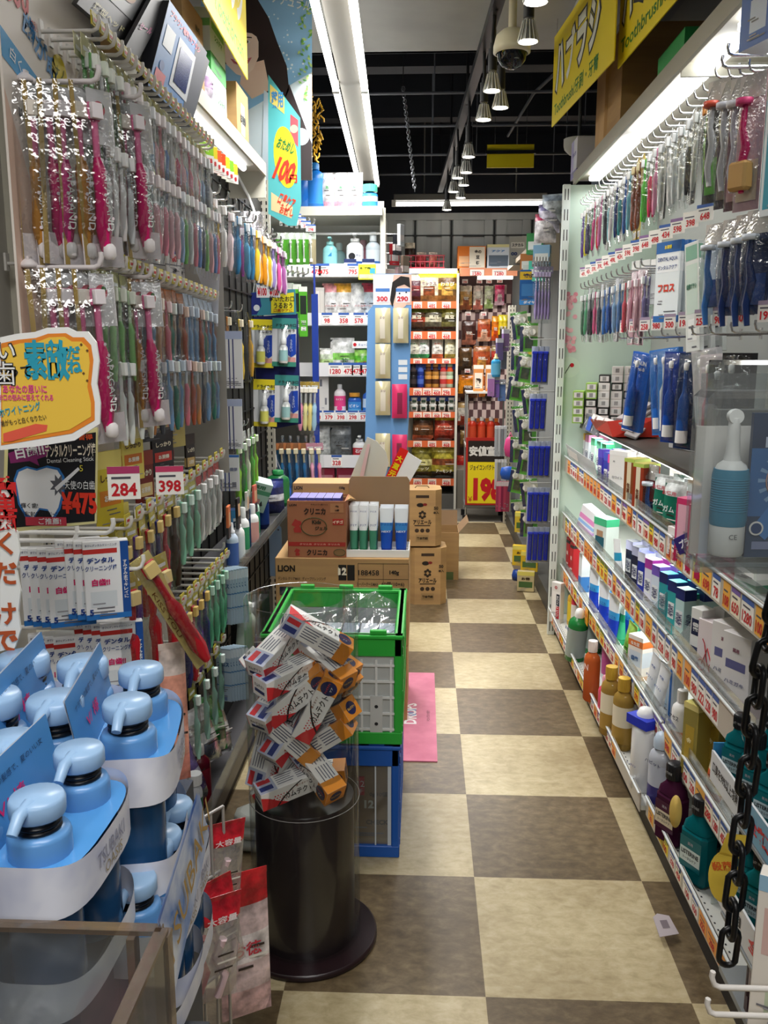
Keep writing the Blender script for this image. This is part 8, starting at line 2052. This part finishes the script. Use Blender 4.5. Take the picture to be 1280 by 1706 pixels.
# stock on top of the far gondola
TZ = 2.052
for i, (px, Y, a, b, w_, h_, lb) in enumerate(((868, 6.9, 'c8502a', 'e6dccc', .16, .2, 'red patterned'), (885, 6.3, 'd8cfc0', 'b0a48a', .2, .18, 'cream crumpled'), (905, 5.7, 'e6e4e0', 'd0d0cc', .18, .22, 'white wrapped'), (925, 5.2, 'dcd8d2', 'b84a6a', .16, .2, 'white and plum'))):
    spawn(pouch(w_, h_, .12, a, b, None, None, gloss=.3), 'stock_bag', lb + ' stock bag on top of the far gondola', 'bag', (.84, Y, TZ), R90 + .4)
for i, (px, py, Y, a, lb) in enumerate(((885, 460, 5.3, 'c8cec8', 'pale'), (895, 455, 5.1, '4ac0a8', 'aqua'), (880, 440, 5.6, 'b8743a', 'brown'), (903, 430, 4.95, '8ab8d8', 'light blue'), (892, 410, 5.0, '2f8a4a', 'green'))): spawn(carton(.09, .05, .11, a, ((.1, .2, .9, .6, 'e2e6e2'),), ()), 'refill_box', lb + ' box on the pegs under the far gondola top', 'box', P(px, py + 14, 1, Y), -.3)
for i in range(3): spawn(pouch(.11, .13, .06, ('d8d4d8', 'c8c4d8', 'c0c8d0')[i], ('b84a6a', '8a86b0', '9aa8b8')[i], None, None, gloss=.25), 'stock_bag', '%s bag hung over the mint panel top' % ('plum', 'lilac', 'bluish')[i], 'bag', P(908 + i * 6, 405 - i * 16, 1, 4.5), -.4)
for i in range(10):
    a, b, lb = (('3a6a3a', 'd8cf8a', 'moss green'), ('d8c23a', '3a5a8a', 'yellow'), ('2a3a6a', 'c8d0dc', 'navy'), ('8ab83a', 'f0f0e0', 'lime'), ('c8c4b4', '6a9a4a', 'beige'))[i % 5]
    spawn(carton(.085, .02, .13, a, ((.1, .25, .9, .6, b), (0, .84, 1, 1, 'e6e2d4')), (('替刃', .5, .72, .12, 'f4f0e4'),)), 'refill_box', '%s card box on the far gondola pegs, %s down from the lilac packs' % (lb, ORD[i]), 'box', P(873 + (i * 5) % 9, 556 + i * 37, 1, 5.85), -.3)
# ================================================================== foreground, entrance side
# ---- hair-care bottle sets in printed sleeves
@memo
def pump_set(flip=0):
    """two blue bottles held by one card sleeve with a raised back card"""
    parts = []
    BL = C('5a8dc2', .28); DB = C('25527f', .22); LB = C('93b4d6', .3)
    xs = (-.043, .043)
    for i, x in enumerate(xs):
        b = MB().lathe([(.028, 0), (.030, .006), (.030, .118), (.024, .132), (.014, .138)], DB, 22, y=0, x=x)
        sh = MB().lathe([(.0255, .128), (.0255, .146), (.0235, .150), (.012, .151)], BL, 22, x=x)
        ring = MB()
        for k in range(3): ring.lathe([(.0165, .150 + k * .0045), (.0185, .1515 + k * .0045), (.0185, .153 + k * .0045), (.0165, .1545 + k * .0045)], C('10131a', .3), 20, x=x, cap=False)
        cp = MB().lathe([(.0215, .163), (.0225, .165), (.0225, .176), (.0205, .1795), (0, .1805)], LB, 22, x=x)
        cp.tube([(x - .010, .001, .177), (x - .026, .003, .174), (x - .037, .004, .164)], [.0055, .0055, .0045], LB, 8)
        parts.append(('bottle', b.mesh('bottle'), [('shoulder', sh.mesh('shoulder')), ('ring', ring.mesh('ring')), ('pump_cap', cp.mesh('pump_cap'))]))
    # sleeve: waist band, printed, oval in plan
    n = 40; W, D = .084, .042
    def ov(t, k=1.0):
        c_, s_ = math.cos(t), math.sin(t)
        e = .6
        return W * k * abs(c_) ** e * (1 if c_ >= 0 else -1), D * k * abs(s_) ** e * (1 if s_ >= 0 else -1)
    sl = MB(); vs = []
    for i in range(n):
        t = 2 * PI * i / n; x, y = ov(t)
        dip = .012 * math.cos(t) ** 2
        vs += [(x, y, .088 + dip * .4), (x, y, .128 + dip)]
    SLV_ = noisy('sleeve_swirl', 'c9cde0', 'e2e4ee', 26, .4, detail=2)
    sl.add(vs, [(2 * i, 2 * ((i + 1) % n), 2 * ((i + 1) % n) + 1, 2 * i + 1) for i in range(n)], SLV_, True)
    vs2 = []
    for i in range(n):
        t = 2 * PI * i / n; x, y = ov(t)
        vs2 += [(x, y, .0), (x, y, .026 + .012 * math.cos(t) ** 2)]
    sl.add(vs2, [(2 * i, 2 * ((i + 1) % n), 2 * ((i + 1) % n) + 1, 2 * i + 1) for i in range(n)], SLV_, True)
    sl.text('TSUBAKI', 0, .112, .014, C('8a8ea8', .4), -D - .0008, .062, .0).text('OASIS', .004, .098, .010, C('9a8a6a', .4), -D - .0008, .04, .0)
    sl.M = Rz(PI / 2); sl.text('TSUBAKI', .0, .118, .014, C('8a8ea8', .4), -W - .0008, .05, .0); sl.M = Matrix()
    for k, (x, hx) in enumerate(((.05, 'd8642a'), (.056, 'e0b83a'))): sl.disc(x, .108 - k * .012, .007, C(hx, .4), -D * .78 - .002 - k * .0005, 10)
    parts.append(('sleeve', sl.mesh('sleeve')))
    tp = MB()   # glossy top card with holes' rims, and the raised back card
    tp.poly([ov(2 * PI * i / n, .96) for i in range(n)], C('4f8fca', .18), 0)
    tp.v = [(v[0], v[2], .129) for v in tp.v]
    tp.add([(-.08, .034, .126), (.08, .034, .126), (.08, .046, .195), (-.08, .046, .195)], [(0, 1, 2, 3)], C('4a88c2', .3))
    tp.add([(-.08, .0345, .126), (.08, .0345, .126), (.08, .0475, .195), (-.08, .0475, .195)], [(3, 2, 1, 0)], C('e6eaf2', .4))
    tp.M = Tr(0, .0121, 0) @ Rx(-.172)
    tp.text('サラサラの髪感で、夏のいい女', 0, .181, .0065, C('1d2f52', .4), -.001, .12, .0).text('V/ 椿', -.01, .158, .014, C('d8246a', .4), -.001, .05, .01)
    parts.append(('top_card', tp.mesh('top_card')))
    return parts


TS = [(40, 1120, 'far corner by the written strip'), (148, 1118, 'far row, middle'), (262, 1118, 'far row, aisle end'), (96, 1180, 'second row, inner'), (212, 1180, 'second row, aisle end'), (28, 1262, 'third row, inner edge'), (142, 1268, 'third row, aisle side'), (62, 1352, 'nearest the clear bin')]
SETS = [((212, 1178), (235, 1122), 'aisle end of the far sets'), ((92, 1175), (138, 1112), 'middle of the far sets'), ((-15, 1170), (38, 1105), 'inner end of the far sets'), ((62, 1338), (132, 1258), 'nearest, beside the clear bin'), ((-62, 1330), (18, 1242), 'cut by the picture edge beside the nearest')]
for (a, b, w_) in SETS:
    p, q = P(a[0], a[1], 2, 1.03), P(b[0], b[1], 2, 1.03)
    m_ = (p + q) / 2; ang = math.atan2(q.y - p.y, q.x - p.x)
    s_ = (q - p).length / .086
    spawn(pump_set(), 'bottle_set', 'two blue capped bottles in a printed sleeve, ' + w_, 'bottle set', (m_.x, m_.y, 1.03 - .172 * s_), ang, sc=s_)
zst = .80
# stand under the sets and sets of a lower tier facing the aisle
spawn(MB().box(-.46, .93, .0, .28, .42, .82, C('2a3446', .5)), 'display_plinth', 'dark blue plinth under the blue bottle sets', 'plinth', (0, 0, 0))
IRIS = noisy('marbled_blue', '5a86c8', 'dfe6f2', 22, .35, detail=6)
def wing(label, pts, Yn, Yf, letters):
    q = [P(a, b, 0, -.2) for (a, b), t in pts]
    o0 = q[0]; mb = MB()
    u = (q[2] - q[1]).cross(q[0] - q[1]).normalized()
    mb.add([tuple(v - o0) for v in q] + [tuple(v - o0 + u * .002) for v in q], [tuple(range(len(q))), tuple(range(2 * len(q) - 1, len(q) - 1, -1))], IRIS)
    c_ = sum((v - o0 for v in q), Vector()) / len(q)
    d1 = ((q[-1] + q[-2]) / 2 - (q[0] + q[1]) / 2).normalized(); n_ = u if u.dot(CAM - o0) > 0 else -u
    d2 = n_.cross(d1)
    fr = Matrix.Identity(4)
    for r_ in range(3): fr[r_][0] = d1[r_]; fr[r_][1] = -n_[r_]; fr[r_][2] = d2[r_]; fr[r_][3] = c_[r_]
    mb.M = fr; mb.text(letters, 0, 0, .032, C('b08a3a', .35, .4), -.004, .15, .0); mb.M = Matrix()
    return tag(ob('sleeve_board', mb, None, o0), label, 'sign')


wing('marbled blue card board with gold slanted lettering beside the bottle sets', [((262, 1535), .0), ((288, 1650), .0), ((345, 1390), .85), ((328, 1320), 1.0)], .86, 1.12, 'TSUBAKI')
for (a, b, w_) in (((232, 1445), (262, 1395), 'lower tier behind the marbled board'), ((262, 1385), (282, 1348), 'lower tier at its far end')):
    p, q = P(a[0], a[1], 2, .86), P(b[0], b[1], 2, .86); m_ = (p + q) / 2
    spawn(pump_set(), 'bottle_set', 'two blue bottles in a pale sleeve on the ' + w_, 'bottle set', (m_.x, m_.y, .67), math.atan2(q.y - p.y, q.x - p.x), sc=1.05)
spawn(MB().box(0, 0, 0, .07, .14, .665, C('161a22', .5)), 'display_plinth', 'narrow lower plinth on the aisle side of the blue sets', 'plinth', (-.272, .80, 0))
# ---- thick clear acrylic bin in the near corner
AC = film('acrylic', 'dfe2e0', .10, .04, 6, .06, .10, 'b8b6b2')
ACE = film('acrylic_edge', 'c8b8a8', .16, .1, 20, .1, .22, '9a8a7c')
x0, x1, y0, y1, zb, zt = -.60, -.197, .40, .598, .70, .978
ab = MB().box((x0 + x1) / 2, y1, zb, x1 - x0, .008, zt - zb, AC).box(x1, (y0 + y1) / 2, zb, .008, y1 - y0, zt - zb, AC).box((x0 + x1) / 2, y0, zb, x1 - x0, .008, zt - zb - .02, AC).box((x0 + x1) / 2, (y0 + y1) / 2, zb, x1 - x0, y1 - y0, .008, AC)
ed = MB().box((x0 + x1) / 2, y1, zt, x1 - x0, .010, .004, ACE).box(x1, (y0 + y1) / 2, zt, .010, y1 - y0, .004, ACE).box(x1 - .022, y1 - .004, zb, .006, .012, zt - zb, ACE).box(x1, y1, zb, .012, .012, zt - zb, ACE)
spawn([('walls', ab.mesh('walls')), ('edges', ed.mesh('edges'))], 'acrylic_bin', 'thick clear acrylic bin in the near corner before the blue bottles', 'display bin', (0, 0, 0))
spawn(MB().box(-.40, .5, .0, .40, .2, .70, C('3a3f4a', .5)), 'display_plinth', 'grey plinth under the acrylic bin', 'plinth', (0, 0, 0))
for i, (x, a, r_) in enumerate(((-.33, '5a6a86', .5), (-.27, 'a8707a', -.4), (-.42, '6a7488', .2))): spawn(pouch(.11, .14, .03, a, 'c8ccd4', None, '8a90a0', gloss=.2), 'sample_pouch', '%s sample pouch lying in the acrylic bin' % ('slate', 'rose', 'grey blue')[i], 'pouch', (x, .5, .715 + .012 * i), rot=(1.2, r_, r_))
# ---- clear bags with red headers hanging low on the aisle side
HB = pouch(.12, .24, .05, film('clear_bag', 'eef0f0', .16, .6, 20, .1, .22, 'd8d4d4'), 'b81f2c', None, film('clear_bag2', 'eef0f0', .16, .6, 20, .1, .3, 'e0c8c8'), (('大容量', .5, .86, .07, 'f4ecec', .6),))
for i, (px, py, Y, tl, lb) in enumerate(((362, 1500, 1.42, .12, 'topmost, with a black tag'), (372, 1590, 1.34, -.12, 'middle, leaning to the floor'), (352, 1640, 1.22, .10, 'lowest, half behind the marbled board'))):
    p = P(px, py, 1, Y); spawn(HB, 'header_bag', 'clear bag with a red header by the blue sets, ' + lb, 'bag', p - Vector((0, 0, .03)), rot=(.0, tl, .7), sc=.72)
    for k in range(2): spawn(MB().tube([(0, 0, 0), (.02, .005, .06), (.0, .0, .12), (.02, 0, .17)], .012, C(('c83a4a', 'e6c8cc')[k], .4), 6), 'sponge_roll', '%s sponge in the %s red-header bag' % (('crimson', 'pale pink')[k], ORD[i]), 'sponge', p + Vector((-.02 + .03 * k, 0, -.02)), sc=.6)
wr = MB()
for i in range(6): wr.tube([(.03 * i, 0, 0), (.03 * i, 0, .62)], .003, C('b8b4b0', .35, .4), 5)
for z in (.1, .3, .5, .62): wr.tube([(0, 0, z), (.15, 0, z)], .003, C('b8b4b0', .35, .4), 5)
for x in (0, .15): wr.tube([(x, 0, 0), (x, .1, 0)], .004, C('b8b4b0', .35, .4), 5)
spawn(wr, 'wire_rack', 'thin wire rack holding the red header bags', 'rack', (-.43, 1.30, 0), 1.0)
spawn(pouch(.1, .3, .02, 'd8c0c0', 'c8202c', 'e6dcdc', 'e0b8b8', (('お徳', .5, .5, .1, 'c83a4a'),)), 'header_bag', 'flat pink and red bag hanging behind the wire rack', 'bag', P(412, 1690, 1, 1.5), .5)
pk_ = pouch(.05, .26, .02, 'e8a08a', 'd8c8c0', None, 'd88a7a')
spawn(pk_, 'stick_pack', 'peach coloured long pack behind the blue sets', 'card pack', P(296, 1300, 1, 1.5), .5)
# ================================================================== foreground, aisle side
# big electric toothbrush blister
p = P(1222, 936, 1, 1.1)
W, D, H = .165, .07, .215
sh = MB()
CLM = film('clamshell', 'eef2f2', .12, .12, 8, .05, .05)
sh.box(0, 0, 0, W, D, H, CLM, .008).box(-.01, .02, H, W * .8, .004, .02, CLM).box(0, 0, -.004, W + .012, D + .01, .004, CLM).box(0, D / 2 - .006, .004, W - .014, .004, H - .05, C('d8d5d0', .5))
crd = MB().box(.047, -.002, .008, .082, .008, H - .035, C('2c405e', .4)); y = -.0065
crd.rect(.047 - .041, .008 + .0, .082, .08, C('39506e', .4), y).rect(.006, .06, .082, .085, C('3f74b0', .4), y - .0002)
for k in range(16):
    a = 2 * PI * k / 16; crd.poly([(.052 + .006 * math.cos(a), .105 + .006 * math.sin(a)), (.052 + .036 * math.cos(a - .07), .105 + .036 * math.sin(a - .07)), (.052 + .036 * math.cos(a + .07), .105 + .036 * math.sin(a + .07))], C('8ab0d8', .4), y - .0004)
crd.tube([(.052 + .026 * math.cos(t), y - .0012, .105 + .026 * math.sin(t)) for t in [k * PI / 12 for k in range(24)]], .001, C('c89a90', .4), 4, True)
crd.disc(.052, .105, .011, C('1f3a6a', .4), y - .0008).disc(.052, .105, .004, WHITE, y - .0012)
crd.poly([(.012, .045), (.04, .085), (.06, .07), (.03, .03)], C('4a86c8', .4), y - .0010).disc(.018, .045, .009, WHITE, y - .0014).disc(.018, .045, .0068, C('2a4a7a', .4), y - .0018)
crd.text('BRAUN', .052, .166, .013, WHITE, y - .001, .05, .03).rect(.022, .146, .06, .013, C('c8d4e8', .4), y - .0006).text('Oral-B', .052, .1525, .010, C('1f3fa8', .4), y - .001, .05, .03).rect(.014, .018, .03, .010, C('8a94b8', .4), y - .0006)
hnd = MB(); TEAL = C('3f8fb0', .5)
hx, hy = -.042, -.008
hnd.lathe([(.019, .012), (.021, .016), (.021, .05), (.0195, .056)], C('e4e6e4', .35), 22, x=hx, y=hy)
gr = MB().lathe([(.0212, .05), (.0222, .056), (.0222, .112), (.0205, .120)], TEAL, 22, x=hx, y=hy)
for k in range(14): gr.lathe([(.0222, .068 + k * .003), (.0228, .0688 + k * .003), (.0222, .0696 + k * .003)], TEAL, 22, x=hx, y=hy, cap=False)
hnd.lathe([(.0195, .119), (.017, .125), (.0105, .130)], C('f0f0ee', .35), 22, x=hx, y=hy)
hnd.text('CE', hx, .038, .006, C('6a6e70', .4), hy - .0215)
hd2 = MB().lathe([(.009, -.006), (.0095, 0), (.0085, .006)], C('f2f2f0', .35), 16)
hd2.v = [(v[0] + hx, v[2] + hy, v[1] + .184) for v in hd2.v]
hd = MB().lathe([(.0105, .130), (.0085, .140), (.0075, .165), (.0068, .182)], C('f2f2f0', .35), 18, x=hx, y=hy)
crd.v = [(v[0] - .024, v[1], v[2]) for v in crd.v]
spawn([('clamshell', sh.mesh('clamshell')), ('card', crd.mesh('card')), ('handle', hnd.mesh('handle'), [('rubber_grip', gr.mesh('rubber_grip')), ('neck', hd.mesh('neck')), ('brush_head', hd2.mesh('brush_head'))])], 'electric_brush_pack', 'large clear clamshell with a blue gripped electric toothbrush, nearest of all', 'electric toothbrush', p + Vector((.028, 0, 0)), .02)
sh2 = MB().box(0, 0, 0, .17, .05, .25, CLM, .006).box(0, 0, .004, .15, .03, .18, C('8a8884', .5))
spawn(sh2, 'electric_brush_pack', 'second clear clamshell behind the nearest electric toothbrush', 'electric toothbrush', p + Vector((.08, .12, .0)), .05)
ck = MB().box(.03, .02, -.012, .28, .2, .006, PLATE).box(.18, .1, -.2, .03, .03, .19, C('8a8c8a', .4))
spawn(ck, 'display_ledge', 'narrow ledge carrying the large clamshell packs', 'shelf', p + Vector((.14, .09, -.006)), 0)
# black plastic chain
ch = MB(); a0, a1, a2 = P(1300, 985, 1, 1.25), P(1265, 1130, 1, 1.25), P(1212, 1600, 1, 1.25)
pts = []
N = 13
for i in range(N + 1):
    t = i / N; q = a0.lerp(a1, min(1, t * 4)) if t < .25 else a1.lerp(a2, (t - .25) / .75); pts.append(q)
for i in range(N):
    q = (pts[i] + pts[i + 1]) / 2; L_ = (pts[i + 1] - pts[i]); l = L_.length * .5 + .008; dr = L_.normalized(); sd = Vector((0, 1, 0)) if i % 2 else Vector((1, 0, 0)); sd = (sd - dr * sd.dot(dr)).normalized()
    loop = []
    for k in range(14):
        t = 2 * PI * k / 14; cx = math.cos(t); sx = math.sin(t)
        loop.append(q + dr * ((l - .013) * (1 if sx > 0 else -1) + .013 * sx) + sd * (.0135 * cx))
    ch.tube(loop, .0048, C('0e0e10', .35), 7, True)
ch.tube([a0, (a0.x + .1, 1.25, a0.z + .12)], .004, C('0e0e10', .35), 6)
tag(ob('plastic_chain', ch), 'black plastic chain hanging in front of the near mouthwash display', 'chain')
# card trays of small mouthwash bottles facing the aisle
MWB = mouthwash('12727a', lab='c8dce0', h=.15, w=.055, d=.042)
def tray(label, a, b, X, hpx, n, letters, cols, back, kinds):
    p, q = P(a[0], a[1], 0, X), P(b[0], b[1], 0, X)
    y0_, y1_ = q.y, p.y; z = (p.z + q.z) / 2; L_ = y1_ - y0_; hh = .06
    tb = MB().box(0, 0, 0, L_, .004, hh, C('e6e8ea', .4)).box(0, .17, 0, L_, .004, .09, C('dfe2e6', .4)).box(0, .085, 0, L_, .17, .004, C('d8dade', .4))
    for s in (-1, 1): tb.box(s * L_ / 2, .085, 0, .004, .17, .075, C('3a86b8', .4))
    tb.rect(-L_ / 2, 0, L_ * .5, hh, C(cols[0], .4), -.0024).rect(0, 0, L_ / 2, hh, C(cols[1], .4), -.0024)
    tb.text(letters[0], -L_ * .25, hh * .55, .022, INK, -.003, L_ * .42, .02).text(letters[1], L_ * .27, hh * .5, .028, C('d8242c', .4), -.003, L_ * .36, .04)
    spawn(tb, 'card_tray', label, 'tray', (X, (y0_ + y1_) / 2, z - hh), R90)
    k = 0
    for r_ in range(back):
        for i in range(n):
            spawn(kinds, 'mouthwash_bottle', 'small teal mouthwash bottle in the %s, %s along, %s row' % (label.split(',')[0], ORD[i], ('front', 'second', 'third')[r_]), 'mouthwash', (X + .035 + r_ * .06, y1_ - (i + .5) * L_ / n, z - hh + .005), R90 + .6)
            k += 1
    return z - hh, y0_, y1_


z1, ya, yb = tray('upper card tray, blue and white with red lettering', (1188, 1255), (1300, 1395), .565, 60, 4, ('口臭を99%以上殺菌', '全額!'), ('e6eaee', '7ab0d0'), 2, MWB)
z2, yc, yd = tray('lower card tray, white with red lettering', (1196, 1455), (1300, 1605), .545, 60, 4, ('薬用', '全額!'), ('e9e9ea', 'e6e6e8'), 2, MWB)
rk = MB().box(.655, 1.26, z1 - .008, .19, .44, .006, C('8f9496', .35, .3)).box(.635, 1.22, z2 - .008, .19, .44, .006, C('8f9496', .35, .3)).box(.66, 1.2, .06, .2, .44, .02, C('8f9496', .4))
for x, y in ((.75, 1.03), (.75, 1.47)): rk.box(x, y, 0, .02, .02, z1 + .25, C('8f9496', .35, .3))
rk.box(.75, 1.25, z1 + .1, .006, .44, .12, C('9a9c9c', .4))
tag(ob('display_rack', rk), 'grey rack standing before the shelves, holding two card trays', 'rack')
pt = P(1242, 1690, 1, 1.3)
spawn(mouthwash('3a2036', lab='d8d0dc', h=.26, w=.09), 'mouthwash_bottle', 'dark purple mouthwash bottle low under the lower card tray', 'mouthwash', (.60, 1.33, .295), R90 + .7)
spawn(MB().box(.66, 1.28, .28, .2, .4, .012, C('8f9496', .4)), 'display_ledge', 'grey ledge under the dark purple bottle', 'shelf', (0, 0, 0))
spawn(carton(.10, .03, .24, 'd8d2c8', ((.1, .5, .9, .8, 'c8a8a0'), (0, .9, 1, 1, '8ab0c8'), (.2, .1, .8, .3, 'b8c4a8')), (('薬用', .5, .85, .06, '6a6a7a'),)), 'mouthwash_carton', 'pale printed carton at the very near corner by the white hooks', 'mouthwash', P(1310, 1720, 1, 1.12), -.5)
for i, (px, py) in enumerate(((1200, 1645), (1192, 1690))):
    q = P(px, py, 1, 1.08)
    spawn(hook(.09, .004, 'd6d2cc'), 'display_hook', 'white hook in the near corner under the chain, %s' % ('upper one', 'lower one')[i], 'hook', q + Vector((.09, 0, 0)), R90)
sg = MB(); sp = P(1206, 1462, 1, 1.34)
sg.disc(0, 0, .024, C('e6c64a', .45), 0, 24, .046).disc(0, 0, .024, C('e6c64a', .45), .002, 24, .046).poly([(-.01, .04), (.03, .04), (.034, .085), (.0, .08)], C('e6c64a', .45), .0)
sg.text('殺菌', -.004, .02, .016, C('d8642a', .45), -.001, None, .03, ry=.3)
spawn(sg, 'round_tag', 'round yellow promotional tag sticking out of the lower card tray', 'tag', sp, -.45)
bad = {k: v for k, v in _LABELS.items() if len(v) > 1}
for k, v in list(bad.items())[:40]: print('DUPLICATE LABEL', len(v), k, v[0][0])
